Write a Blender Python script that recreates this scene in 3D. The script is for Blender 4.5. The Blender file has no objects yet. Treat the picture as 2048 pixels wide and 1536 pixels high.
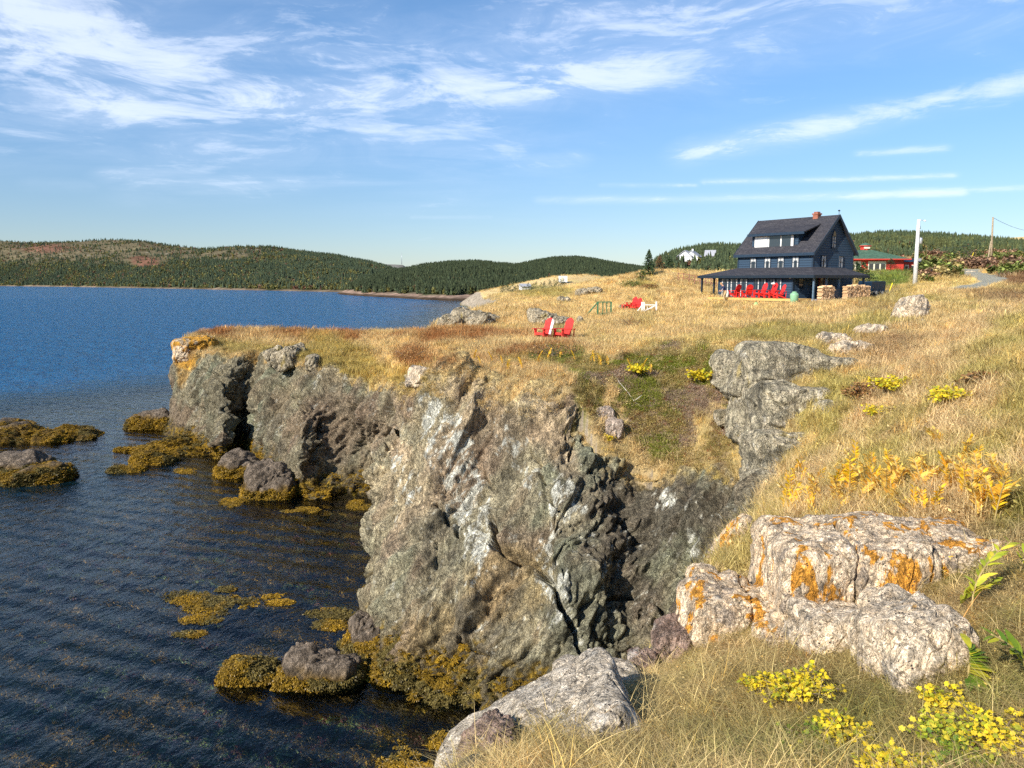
import bpy, bmesh, math, random
import numpy as np
from mathutils import Vector, Matrix
PI = math.pi
random.seed(7); RNG = np.random.default_rng(11)
SC = bpy.context.scene
COL = SC.collection
EYE = 9.0
PITCH = math.radians(7.6)
FPX = 1547.0
SA, CA = math.sin(PITCH), math.cos(PITCH)
SUN_AZ = (-0.71, -0.70)
SUN_EL = math.radians(34)

# ------------------------------------------------------------ survey helpers (photo pixel + distance -> world)
def P(px, py, Y):
    u, v = (px-1024)/FPX, (768-py)/FPX
    t = Y/(CA+v*SA)
    return (u*t, Y, EYE+t*(-SA+v*CA))
def W(px, py, z=0.0):
    u, v = (px-1024)/FPX, (768-py)/FPX
    dz = -SA+v*CA
    t = (z-EYE)/dz
    return (u*t, t*(CA+v*SA), z)
def V(*a): return Vector(P(*a))

# ------------------------------------------------------------ numpy noise
def _h(ix, iy, iz, s):
    n = (ix.astype(np.int64)*374761393 + iy.astype(np.int64)*668265263 + iz.astype(np.int64)*2147483647 + s*974634777) & 0xffffffff
    n = ((n ^ (n >> 13))*1274126177) & 0xffffffff
    n = (n ^ (n >> 16)); n = (n*2246822519) & 0xffffffff
    return ((n ^ (n >> 15)) & 0xffffff)/float(0xffffff)
def vnoise(p, s=0):
    if len(p) > 60000: return np.concatenate([vnoise(p[k:k+40000], s) for k in range(0, len(p), 40000)])
    i = np.floor(p).astype(np.int64); f = p-i; f = f*f*(3-2*f)
    r = 0
    for dx in (0, 1):
        wx = f[:, 0] if dx else 1-f[:, 0]
        for dy in (0, 1):
            wy = f[:, 1] if dy else 1-f[:, 1]
            for dz in (0, 1):
                wz = f[:, 2] if dz else 1-f[:, 2]
                r = r+wx*wy*wz*_h(i[:, 0]+dx, i[:, 1]+dy, i[:, 2]+dz, s)
    return r*2-1
def fbm(p, o=4, s=0, g=.5):
    r = 0; a = 1; t = 0
    for k in range(o):
        r = r+a*vnoise(p*(2.03**k)+17.3*k, s+k); t += a; a *= g
    return r/t
def cells(p, s=0):
    """random tilted plane per voronoi cell: value, F1, F2"""
    if len(p) > 60000: return tuple(np.concatenate(c) for c in zip(*[cells(p[k:k+30000], s) for k in range(0, len(p), 30000)]))
    i = np.floor(p).astype(np.int64)
    F1 = np.full(len(p), 9.); F2 = np.full(len(p), 9.); val = np.zeros(len(p)); rid = np.zeros(len(p))
    for dx in (-1, 0, 1):
        for dy in (-1, 0, 1):
            for dz in (-1, 0, 1):
                c = i+np.array([dx, dy, dz])
                hx, hy, hz = _h(c[:, 0], c[:, 1], c[:, 2], s), _h(c[:, 0], c[:, 1], c[:, 2], s+1), _h(c[:, 0], c[:, 1], c[:, 2], s+2)
                d = p-(c+np.stack([hx, hy, hz], 1))
                dd = (d*d).sum(1)
                r1 = _h(c[:, 0], c[:, 1], c[:, 2], s+3)
                v = (r1*2-1)+1.1*(d[:, 0]*(hy*2-1)+d[:, 1]*(hz*2-1)+d[:, 2]*(hx*2-1))
                m = dd < F1
                F2 = np.where(m, F1, np.minimum(F2, dd))
                val = np.where(m, v, val); rid = np.where(m, r1, rid); F1 = np.where(m, dd, F1)
    return val, np.sqrt(F1), np.sqrt(F2), rid
def facets(p, s=0):
    """continuous crystalline relief: lower envelope of randomly skewed polyhedral cones, about -.4 .. .4"""
    if len(p) > 60000: return np.concatenate([facets(p[k:k+30000], s) for k in range(0, len(p), 30000)])
    i = np.floor(p).astype(np.int64); F = np.full(len(p), 9.)
    for dx in (-1, 0, 1):
        for dy in (-1, 0, 1):
            for dz in (-1, 0, 1):
                c = i+np.array([dx, dy, dz])
                hx, hy, hz = _h(c[:, 0], c[:, 1], c[:, 2], s), _h(c[:, 0], c[:, 1], c[:, 2], s+1), _h(c[:, 0], c[:, 1], c[:, 2], s+2)
                d = p-(c+.5+.8*(np.stack([hx, hy, hz], 1)-.5)); X, Y, Z = d[:, 0], d[:, 1], d[:, 2]; r = (hx*7.3+hy*3.1+hz*5.7) % 1.
                a = np.maximum(np.abs(X+1.2*(hy-.5)*Z+.5*(r-.5)*Y), np.abs(Y+1.2*(hz-.5)*X)); a = np.maximum(a, .85*np.abs(Z+1.2*(hx-.5)*Y)); a = np.maximum(a, .72*np.abs(X+Y*(2*r-1)*1.5))
                F = np.minimum(F, a+.45*r)
    return .55-F
def sstep(a, b, x):
    t = np.clip((x-a)/(b-a), 0, 1); return t*t*(3-2*t)

# ------------------------------------------------------------ object helpers
def tag(o, label=None, cat=None, group=None, kind=None):
    if label: o['label'] = label
    if cat: o['category'] = cat
    if group: o['group'] = group
    if kind: o['kind'] = kind
    return o
def link(o, parent=None):
    COL.objects.link(o)
    if parent is not None: o.parent = parent
    return o
def empty(name, loc=(0, 0, 0), rz=0., label=None, cat=None, group=None):
    o = bpy.data.objects.new(name, None); o.location = loc; o.rotation_euler = (0, 0, rz); o.empty_display_size = .3
    link(o); return tag(o, label, cat, group)
def npmesh(name, verts, quads, mat=None, smooth=True, tris=None):
    me = bpy.data.meshes.new(name)
    verts = np.asarray(verts, dtype=np.float32)
    me.vertices.add(len(verts)); me.vertices.foreach_set('co', verts.ravel())
    fs = []
    if quads is not None and len(quads): fs.append((np.asarray(quads, dtype=np.int32), 4))
    if tris is not None and len(tris): fs.append((np.asarray(tris, dtype=np.int32), 3))
    nl = sum(a.size for a, k in fs); nf = sum(len(a) for a, k in fs)
    me.loops.add(nl); me.loops.foreach_set('vertex_index', np.concatenate([a.ravel() for a, k in fs]))
    me.polygons.add(nf)
    tot = np.concatenate([np.full(len(a), k) for a, k in fs]); st = np.concatenate([[0], np.cumsum(tot)[:-1]])
    me.polygons.foreach_set('loop_start', st.astype(np.int32)); me.polygons.foreach_set('loop_total', tot.astype(np.int32))
    me.update(calc_edges=True)
    if smooth: me.polygons.foreach_set('use_smooth', np.ones(nf, dtype=bool))
    if mat: me.materials.append(mat)
    return me
def addcol(me, name, rgb):
    rgb = np.asarray(rgb, dtype=np.float32)
    if rgb.shape[1] == 3: rgb = np.concatenate([rgb, np.ones((len(rgb), 1), np.float32)], 1)
    a = me.attributes.new(name, 'FLOAT_COLOR', 'POINT'); a.data.foreach_set('color', rgb.ravel())
def addflt(me, name, v):
    a = me.attributes.new(name, 'FLOAT', 'POINT'); a.data.foreach_set('value', np.asarray(v, dtype=np.float32))
def gridq(nu, nv, wrap=False):
    i = np.arange(nu if wrap else nu-1)[:, None]; j = np.arange(nv-1)[None, :]
    i2 = (i+1) % nu
    return np.stack([i*nv+j, i2*nv+j, i2*nv+j+1, i*nv+j+1], -1).reshape(-1, 4)
class MB:
    """collects simple solids, then links them as ONE mesh object"""
    def __init__(s): s.v = []; s.f = []; s.mi = []
    def add(s, vs, fs, m=0):
        n = len(s.v); s.v += [tuple(v) for v in vs]; s.f += [tuple(i+n for i in f) for f in fs]; s.mi += [m]*len(fs); return s
    def box(s, a, b, M=None, m=0):
        x0, y0, z0 = a; x1, y1, z1 = b
        vs = [Vector(p) for p in ((x0, y0, z0), (x1, y0, z0), (x1, y1, z0), (x0, y1, z0), (x0, y0, z1), (x1, y0, z1), (x1, y1, z1), (x0, y1, z1))]
        if M is not None: vs = [M @ v for v in vs]
        return s.add(vs, [(0, 3, 2, 1), (4, 5, 6, 7), (0, 1, 5, 4), (1, 2, 6, 5), (2, 3, 7, 6), (3, 0, 4, 7)], m)
    def bar(s, p, q, w, h=None, up=(0, 0, 1), m=0):
        p, q = Vector(p), Vector(q); h = h or w; d = (q-p).normalized(); u = Vector(up)
        if abs(d.dot(u)) > .98: u = Vector((1, 0, 0))
        a = d.cross(u).normalized(); b = a.cross(d).normalized()
        vs = []
        for e in (p, q): vs += [e-a*w/2-b*h/2, e+a*w/2-b*h/2, e+a*w/2+b*h/2, e-a*w/2+b*h/2]
        return s.add(vs, [(0, 1, 2, 3), (7, 6, 5, 4), (0, 4, 5, 1), (1, 5, 6, 2), (2, 6, 7, 3), (3, 7, 4, 0)], m)
    def tube(s, pts, rad, n=8, m=0, cap=True):
        pts = [Vector(p) for p in pts]; rad = rad if hasattr(rad, '__len__') else [rad]*len(pts)
        vs = []; fs = []
        for i, p in enumerate(pts):
            d = (pts[min(i+1, len(pts)-1)]-pts[max(i-1, 0)]).normalized()
            u = Vector((0, 0, 1)) if abs(d.z) < .9 else Vector((1, 0, 0))
            a = d.cross(u).normalized(); b = a.cross(d)
            for k in range(n):
                t = 2*PI*k/n; vs.append(p+(a*math.cos(t)+b*math.sin(t))*rad[i])
        for i in range(len(pts)-1):
            for k in range(n):
                k2 = (k+1) % n; fs.append((i*n+k, i*n+k2, (i+1)*n+k2, (i+1)*n+k))
        if cap: fs += [tuple(range(n))[::-1], tuple((len(pts)-1)*n+k for k in range(n))]
        return s.add(vs, fs, m)
    def lathe(s, prof, c=(0, 0, 0), n=20, m=0):
        c = Vector(c); vs = []; fs = []
        for r, z in prof:
            for k in range(n):
                t = 2*PI*k/n; vs.append(c+Vector((r*math.cos(t), r*math.sin(t), z)))
        for i in range(len(prof)-1):
            for k in range(n):
                k2 = (k+1) % n; fs.append((i*n+k, i*n+k2, (i+1)*n+k2, (i+1)*n+k))
        fs += [tuple(range(n))[::-1], tuple((len(prof)-1)*n+k for k in range(n))]
        return s.add(vs, fs, m)
    def prism(s, poly, ax, t0, t1, m=0):
        """poly of 2D pts extruded along axis ax (0,1,2) from t0 to t1"""
        def mk(p, t):
            if ax == 0: return (t, p[0], p[1])
            if ax == 1: return (p[0], t, p[1])
            return (p[0], p[1], t)
        n = len(poly); vs = [mk(p, t0) for p in poly]+[mk(p, t1) for p in poly]
        fs = [tuple(range(n))[::-1], tuple(range(n, 2*n))]+[(i, (i+1) % n, (i+1) % n+n, i+n) for i in range(n)]
        return s.add(vs, fs, m)
    def build(s, name, mats, parent=None, smooth=False, bevel=0):
        me = bpy.data.meshes.new(name); me.from_pydata([tuple(v) for v in s.v], [], s.f)
        mats = mats if isinstance(mats, (list, tuple)) else [mats]
        for q in mats: me.materials.append(q)
        for p, mi in zip(me.polygons, s.mi): p.material_index = mi; p.use_smooth = smooth
        bm = bmesh.new(); bm.from_mesh(me); bmesh.ops.recalc_face_normals(bm, faces=bm.faces)
        if bevel: bmesh.ops.bevel(bm, geom=bm.edges[:], offset=bevel, segments=1, affect='EDGES', clamp_overlap=True)
        bm.to_mesh(me); bm.free(); me.update()
        o = bpy.data.objects.new(name, me); return link(o, parent)
def copy_tree(o, parent=None):
    c = o.copy(); COL.objects.link(c); c.parent = parent
    for ch in list(o.children): copy_tree(ch, c)
    return c

# ------------------------------------------------------------ node helpers
class NT:
    def __init__(s, tree): s.t = tree; s.n = tree.nodes; s.l = tree.links
    def node(s, ty, **kw):
        n = s.n.new(ty)
        for k, v in kw.items(): setattr(n, k, v)
        return n
    def set(s, sock, v):
        if hasattr(v, 'is_output') or isinstance(v, bpy.types.NodeSocket): s.l.new(v, sock)
        elif isinstance(v, (tuple, list)) and len(v) == 3 and sock.type == 'RGBA': sock.default_value = (*v, 1)
        else: sock.default_value = v
    def math(s, op, a, b=None, c=None, clamp=False):
        n = s.node('ShaderNodeMath', operation=op, use_clamp=clamp)
        s.set(n.inputs[0], a)
        if b is not None: s.set(n.inputs[1], b)
        if c is not None: s.set(n.inputs[2], c)
        return n.outputs[0]
    def vmath(s, op, a, b=None):
        n = s.node('ShaderNodeVectorMath', operation=op); s.set(n.inputs[0], a)
        if b is not None: s.set(n.inputs[3] if op == 'SCALE' else n.inputs[1], b)
        return n.outputs[1] if op in ('LENGTH', 'DOT_PRODUCT', 'DISTANCE') else n.outputs[0]
    def mix(s, f, a, b, bt='MIX'):
        n = s.node('ShaderNodeMix', data_type='RGBA', blend_type=bt); s.set(n.inputs[0], f); s.set(n.inputs[6], a); s.set(n.inputs[7], b); return n.outputs[2]
    def ramp(s, f, a, b, lo=0., hi=1.):
        n = s.node('ShaderNodeMapRange', interpolation_type='SMOOTHSTEP'); s.set(n.inputs[0], f)
        n.inputs[1].default_value = a; n.inputs[2].default_value = b; n.inputs[3].default_value = lo; n.inputs[4].default_value = hi; return n.outputs[0]
    def noise(s, vec, scale, detail=4., rough=.55, dist=0.):
        n = s.node('ShaderNodeTexNoise'); s.set(n.inputs['Vector'], vec); n.inputs['Scale'].default_value = scale
        n.inputs['Detail'].default_value = detail; n.inputs['Roughness'].default_value = rough; n.inputs['Distortion'].default_value = dist; return n.outputs[0]
    def voro(s, vec, scale, feature='F1', rand=1.):
        n = s.node('ShaderNodeTexVoronoi', feature=feature); s.set(n.inputs['Vector'], vec); n.inputs['Scale'].default_value = scale; return n
    def mapping(s, vec, scale=(1, 1, 1), rot=(0, 0, 0), loc=(0, 0, 0)):
        n = s.node('ShaderNodeMapping'); s.set(n.inputs[0], vec); n.inputs['Location'].default_value = loc; n.inputs['Rotation'].default_value = rot; n.inputs['Scale'].default_value = scale; return n.outputs[0]
    def pos(s): return s.node('ShaderNodeNewGeometry').outputs['Position']
    def obj(s): return s.node('ShaderNodeTexCoord').outputs['Object']
    def attr(s, name, ty='GEOMETRY'):
        n = s.node('ShaderNodeAttribute', attribute_name=name, attribute_type=ty); return n
    def bump(s, h, strength=.5, dist=.1, nrm=None):
        n = s.node('ShaderNodeBump'); n.inputs['Strength'].default_value = strength; n.inputs['Distance'].default_value = dist; s.set(n.inputs['Height'], h)
        if nrm is not None: s.set(n.inputs['Normal'], nrm)
        return n.outputs[0]
def newmat(name):
    m = bpy.data.materials.new(name); m.use_nodes = True; t = NT(m.node_tree); t.b = m.node_tree.nodes['Principled BSDF']; t.out = m.node_tree.nodes['Material Output']
    t.b.inputs['Specular IOR Level'].default_value = .25
    return m, t
def simple(name, col, rough=.6, var=.12, scale=6., metal=0., bump=0., spec=.3):
    m, t = newmat(name); o = t.obj()
    n = t.noise(o, scale, 5., .6)
    c2 = tuple(max(0, c*(1-var*2)) for c in col); c3 = tuple(min(1, c*(1+var)) for c in col)
    t.set(t.b.inputs['Base Color'], t.mix(t.ramp(n, .3, .7), c2, c3))
    t.b.inputs['Roughness'].default_value = rough; t.b.inputs['Metallic'].default_value = metal; t.b.inputs['Specular IOR Level'].default_value = spec
    if bump: t.set(t.b.inputs['Normal'], t.bump(n, bump, .02))
    return m
# ================================================================ LAND FORM
# cliff sections: rows from below water to the turf edge.  Each point is P(px,py,Y)
def sec(*rows): return [P(*r) for r in rows]
SECS = [
 # far side of the promontory tip (hidden behind it)
 sec((470, 842, 51), (460, 805, 52), (455, 770, 52.5), (450, 735, 53), (445, 700, 53.5), (440, 668, 54)),
 sec((372, 850, 49.3), (368, 812, 49.8), (368, 775, 50.2), (370, 735, 50.4), (375, 700, 50.6), (385, 672, 51)),
 sec((334, 868, 45.5), (340, 830, 46), (346, 790, 46.3), (345, 755, 46.4), (349, 720, 46.5), (356, 695, 47)),
 sec((395, 905, 40.3), (392, 872, 41.8), (395, 820, 43.2), (392, 780, 44), (400, 735, 45), (412, 706, 46)),
 sec((440, 917, 38.6), (447, 882, 38.2), (445, 838, 38.8), (442, 790, 40), (452, 740, 42), (478, 704, 44)),
 sec((478, 895, 42.0), (480, 868, 43.2), (486, 830, 42.8), (492, 790, 42), (502, 745, 42.4), (522, 706, 43.5)),
 sec((515, 932, 37.0), (519, 895, 37.2), (522, 845, 37.8), (528, 790, 38.8), (538, 745, 40.5), (560, 708, 42)),
 sec((560, 975, 33.6), (560, 925, 35.0), (562, 870, 36.5), (565, 810, 37.5), (570, 755, 38.8), (585, 706, 40.5)),
 sec((605, 1004, 31.3), (596, 945, 31.8), (596, 885, 32.8), (600, 820, 34.4), (606, 760, 36.2), (612, 712, 38.2)),
 sec((655, 990, 32.0), (655, 935, 33.2), (660, 880, 33.8), (665, 825, 34.4), (672, 775, 35.2), (680, 738, 36)),
 sec((730, 985, 32.2), (728, 940, 33.0), (730, 895, 33.2), (735, 845, 33.4), (742, 800, 33.8), (750, 762, 34.5)),
 sec((800, 985, 31.6), (800, 950, 31.8), (805, 905, 32.0), (808, 860, 32.0), (810, 810, 32.0), (815, 768, 32.4)),
 sec((800, 1035, 28.5), (805, 990, 28.5), (815, 940, 28.5), (822, 890, 28.3), (832, 830, 28.2), (836, 775, 28.6)),
 sec((768, 1130, 23.8), (752, 1040, 24.0), (744, 965, 23.8), (752, 903, 23.6), (820, 868, 24.6), (834, 768, 25.5)),
 sec((704, 1287, 18.4), (742, 1205, 19.2), (765, 1100, 20.3), (775, 985, 21.4), (815, 870, 22.6), (868, 746, 23.8)),
 sec((772, 1392, 15.9), (790, 1290, 16.8), (815, 1160, 18.0), (850, 1010, 19.6), (885, 860, 21.4), (915, 738, 23)),
 sec((885, 1418, 15.4), (890, 1305, 16.3), (905, 1180, 17.4), (935, 1040, 19.0), (965, 885, 20.9), (985, 762, 22.4)),
 sec((1005, 1428, 15.2), (1010, 1315, 15.9), (1020, 1195, 16.9), (1032, 1060, 18.2), (1048, 915, 19.8), (1060, 772, 21.4)),
 sec((1112, 1415, 15.0), (1135, 1320, 15.6), (1118, 1215, 16.3), (1108, 1075, 17.5), (1112, 920, 19.3), (1150, 775, 21.2)),
 sec((1215, 1400, 15.2), (1230, 1310, 16.0), (1215, 1195, 16.9), (1205, 1080, 17.8), (1200, 960, 19.0), (1198, 885, 20.2)),
 sec((1300, 1400, 15.3), (1302, 1300, 16.2), (1300, 1195, 17.2), (1295, 1095, 18.1), (1290, 1000, 19.1), (1285, 935, 20.2)),
 sec((1400, 1350, 15.2), (1402, 1270, 16.0), (1400, 1180, 16.9), (1395, 1085, 17.7), (1388, 1000, 18.6), (1380, 935, 19.5)),
 sec((1478, 1260, 14.6), (1480, 1180, 15.6), (1482, 1110, 16.4), (1482, 1050, 17.0), (1480, 1000, 17.8), (1476, 950, 18.5)),
 sec((1560, 1190, 12.6), (1555, 1130, 13.2), (1548, 1080, 13.8), (1540, 1040, 14.4), (1530, 1015, 15.0), (1520, 985, 15.9)),
 sec((1500, 1330, 11.4), (1512, 1250, 11.6), (1520, 1170, 11.8), (1524, 1100, 12.0), (1524, 1050, 12.1), (1524, 1010, 12.3)),
]
def secw(ed, px, out=1.6, side=(-.9, .45)):
    """hidden near-side sections: edge point, falling steeply away from the camera"""
    e = Vector(ed); s = Vector((*side, 0)).normalized()*out
    r = []
    for k, f in ((0, 1.0), (1, .82), (2, .62), (3, .42), (4, .2), (5, 0.)):
        zz = 0.05+(e.z-.05)*(1-f)**.8 if f < 1 else .05
        r.append(tuple((e.x+s.x*f, e.y+s.y*f, zz)))
    r[5] = tuple(e); return r
NEAR_EDGE = [((1446, 1108), 8.8), ((1362, 1215), 7.4), ((1296, 1325), 6.2), ((1180, 1345), 5.6), ((1085, 1392), 5.1), ((1000, 1452), 4.5), ((925, 1536), 3.8), ((800, 1700), 2.9)]
for (q, Y) in NEAR_EDGE:
    SECS.append(secw(P(q[0], q[1]+6, Y), q[0], out=min(2.2, .35*Y), side=(-.8, .6)))
SECS.append(secw((-1.6, 1.2, 6.6), 0, 1.8, (-1, .1)))
SECS.append(secw((-2.2, -2.0, 6.8), 0, 1.8, (-1, .0)))
SECS.append(secw((-3.5, -9.0, 6.8), 0, 1.8, (-1, .0)))
EDGE = [s[5] for s in SECS]

def inpoly(x, y, poly):
    c = np.zeros(len(x), bool); n = len(poly)
    for i in range(n):
        x0, y0 = poly[i]; x1, y1 = poly[(i+1) % n]
        if y0 == y1: continue
        m = ((y0 > y) != (y1 > y)) & (x < (x1-x0)*(y-y0)/(y1-y0)+x0)
        c ^= m
    return c
def polydist(x, y, poly, closed=True):
    d = np.full(len(x), 1e9); n = len(poly)
    for i in range(n if closed else n-1):
        ax, ay = poly[i]; bx, by = poly[(i+1) % n]
        ex, ey = bx-ax, by-ay; L = ex*ex+ey*ey+1e-9
        t = np.clip(((x-ax)*ex+(y-ay)*ey)/L, 0, 1)
        d = np.minimum(d, (x-ax-t*ex)**2+(y-ay-t*ey)**2)
    return np.sqrt(d)
def ribbon():
    S = np.array(SECS)                       # (ns, 6, 3)
    ns = len(S)
    # outward direction from base to top (horizontal)
    inl = S[:, 5, :2]-S[:, 0, :2]; L = np.linalg.norm(inl, axis=1)[:, None]+1e-6
    # use the normal of the base polyline (water side is to the left when walking SECS order? decide by inl)
    tan = np.gradient(S[:, 5, :2], axis=0); nrm = np.stack([-tan[:, 1], tan[:, 0]], 1); nrm /= np.linalg.norm(nrm, axis=1)[:, None]+1e-6
    sgn = np.sign((nrm*inl).sum(1)); sgn[sgn == 0] = 1
    nrm = nrm*sgn[:, None]
    dirn = inl/L*.5+nrm*.5; dirn /= np.linalg.norm(dirn, axis=1)[:, None]+1e-6
    under = S[:, 0].copy(); under[:, :2] -= dirn*.8; under[:, 2] = -1.6
    under0 = under.copy(); under0[:, :2] -= dirn*.7; under0[:, 2] = -3.2
    a1 = S[:, 5].copy(); a1[:, :2] += dirn*.7; a1[:, 2] -= .12
    a2 = S[:, 5].copy(); a2[:, :2] += dirn*1.5; a2[:, 2] -= .7
    a1[20:, 2] -= .6; a2[20:, 2] -= 1.2
    C = np.concatenate([under0[:, None], under[:, None], S, a1[:, None], a2[:, None]], 1)   # ns x 10 x 3
    def cr(A, per):
        """catmull-rom resample along axis 0, per[i] samples for span i"""
        n = len(A); out = []
        for i in range(n-1):
            p0, p1, p2, p3 = A[max(i-1, 0)], A[i], A[i+1], A[min(i+2, n-1)]
            t = np.arange(per[i])/per[i]; t = t.reshape((-1,)+(1,)*(A.ndim-1))
            m1 = (p2-p0)*.4; m2 = (p3-p1)*.4
            out.append((2*t**3-3*t**2+1)*p1+(t**3-2*t**2+t)*m1+(-2*t**3+3*t**2)*p2+(t**3-t**2)*m2)
        out.append(A[-1][None]); return np.concatenate(out, 0)
    dist = np.linalg.norm(C[:, 3], axis=1)
    spanl = np.linalg.norm(np.diff(C[:, 4], axis=0), axis=1)
    seg = []
    for i in range(ns-1):
        d = max(3, .5*(dist[i]+dist[i+1])); res = max(.03, d*.00165)
        if i >= 24: res *= 2.2
        seg.append(int(max(6, min(160, spanl[i]/res))))
    A = cr(C, seg)                            # (NU,10,3)
    A = np.swapaxes(A, 0, 1)                  # rows first
    vseg = [8, 26, 42, 46, 46, 46, 46, 18, 14]
    B = cr(A, vseg)                           # (NV, NU,3)
    B = np.swapaxes(B, 0, 1)
    nu, nv = B.shape[:2]
    N = np.cross(np.gradient(B, axis=0).reshape(-1, 3), np.gradient(B, axis=1).reshape(-1, 3))
    N /= np.linalg.norm(N, axis=1)[:, None]+1e-9
    pts = B.reshape(-1, 3)
    return pts, N, nu, nv
# strata frame: beds dip steeply, trending up-left to down-right as seen from the camera
SF = np.array(Matrix.Rotation(math.radians(-32), 3, 'Y') @ Matrix.Rotation(math.radians(20), 3, 'X'))
def rockdisp(p, amp=1., coarse=True, s=0):
    q = p @ SF.T
    w = np.stack([fbm(p*.7, 3, s+50), fbm(p*.7, 3, s+60), fbm(p*.7, 3, s+70)], 1)*.35
    q = q+w
    v2, f1, f2, r2 = cells(q/np.array([.55, .7, 1.5])+3.3, s+7); v3, f1, f2, r3 = cells(q/np.array([.2, .26, .5])+9.1, s+13)
    d = 1.45*facets(q/np.array([1.9, 2.2, 4.2]), s+1)+.92*facets(q/np.array([.62, .8, 1.7])+3.3, s+3)+.38*facets(q/np.array([.24, .3, .62])+9.1, s+5)+.12*facets(q/np.array([.10, .12, .26])+5.1, s+9)
    rg = 1-2*np.abs(fbm(q*np.array([1.1, 1.1, .33])+4, 4, s+40)); d = d-.15*sstep(.9, 1., rg)
    d = d+.03*fbm(q*np.array([5., 5., 2.]), 4, s+20)+.08*fbm(p*1.1, 3, s+30)
    return d*amp, r2, r3
RPTS, RN, RNU, RNV = ribbon(); print('RIBBON', RNU, RNV, RNU*RNV)
_mid = RPTS.reshape(RNU, RNV, 3)
# outward orientation: faces towards the camera on the promontory section
_t = (RN.reshape(RNU, RNV, 3)[RNU//3, RNV//2]*(-_mid[RNU//3, RNV//2]+np.array([0, 0, 9]))).sum()
if _t < 0: RN = -RN
_d, _r2, _r3 = rockdisp(RPTS, 1.)
_vv = np.tile(np.linspace(0, 1, RNV), RNU)
_uu = np.repeat(np.linspace(0, 1, RNU), RNV)
_nearfade = (.35+.65*sstep(.03, .12, _uu))*.9*sstep(4, 13, np.linalg.norm(RPTS[:, :2], axis=1))*.8+.2
_dn = RN*(_d*_nearfade*(1-.75*sstep(.86, .97, _vv)))[:, None]
_dn[:, 2] *= .8
def _pj(p):
    y, z = p[:, 1], p[:, 2]-EYE; f = np.maximum(y*CA-z*SA, .05); return 1024+p[:, 0]/f*FPX, 768-(y*SA+z*CA)/f*FPX
def clefts(p):
    px, py = _pj(p); n = fbm(p*1.6, 4, 901)*26; n2 = fbm(p*1.6+7, 4, 903)*26; c = np.zeros(len(p))
    for L_, wd, dp in (([(985, 1050), (1000, 1080), (1015, 1105), (1045, 1135), (1085, 1150), (1110, 1178), (1122, 1215), (1138, 1262), (1165, 1320)], 9, .75), ([(1048, 895), (1082, 950), (1100, 985), (1142, 1020)], 5, .35), ([(862, 1000), (905, 1040), (935, 1075)], 5, .3), ([(925, 905), (960, 930), (985, 960)], 4, .25),
        ([(1165, 780), (1185, 830), (1150, 905), (1200, 935)], 5, .3), ([(1240, 1180), (1300, 1215), (1370, 1230)], 5, .3), ([(1190, 1250), (1240, 1290), (1300, 1300)], 4, .25), ([(838, 770), (832, 815), (845, 860)], 5, .3), ([(905, 1275), (950, 1300), (1000, 1290)], 5, .25), ([(1240, 1040), (1300, 1075), (1380, 1060)], 5, .3),
        ([(560, 760), (590, 800), (600, 840)], 4, .4), ([(640, 830), (650, 880), (640, 930)], 4, .4), ([(700, 800), (720, 850), (700, 900)], 4, .35), ([(395, 740), (440, 760), (470, 800)], 4, .4), ([(770, 880), (800, 860), (815, 880)], 5, .5)):
        d = polydist(px+n, py+n2, L_, False); c = np.maximum(c, dp*sstep(wd, wd*.25, d))
    return c
_cl = clefts(RPTS)*(_uu < .72)
RV = RPTS+_dn-RN*_cl[:, None]

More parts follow.
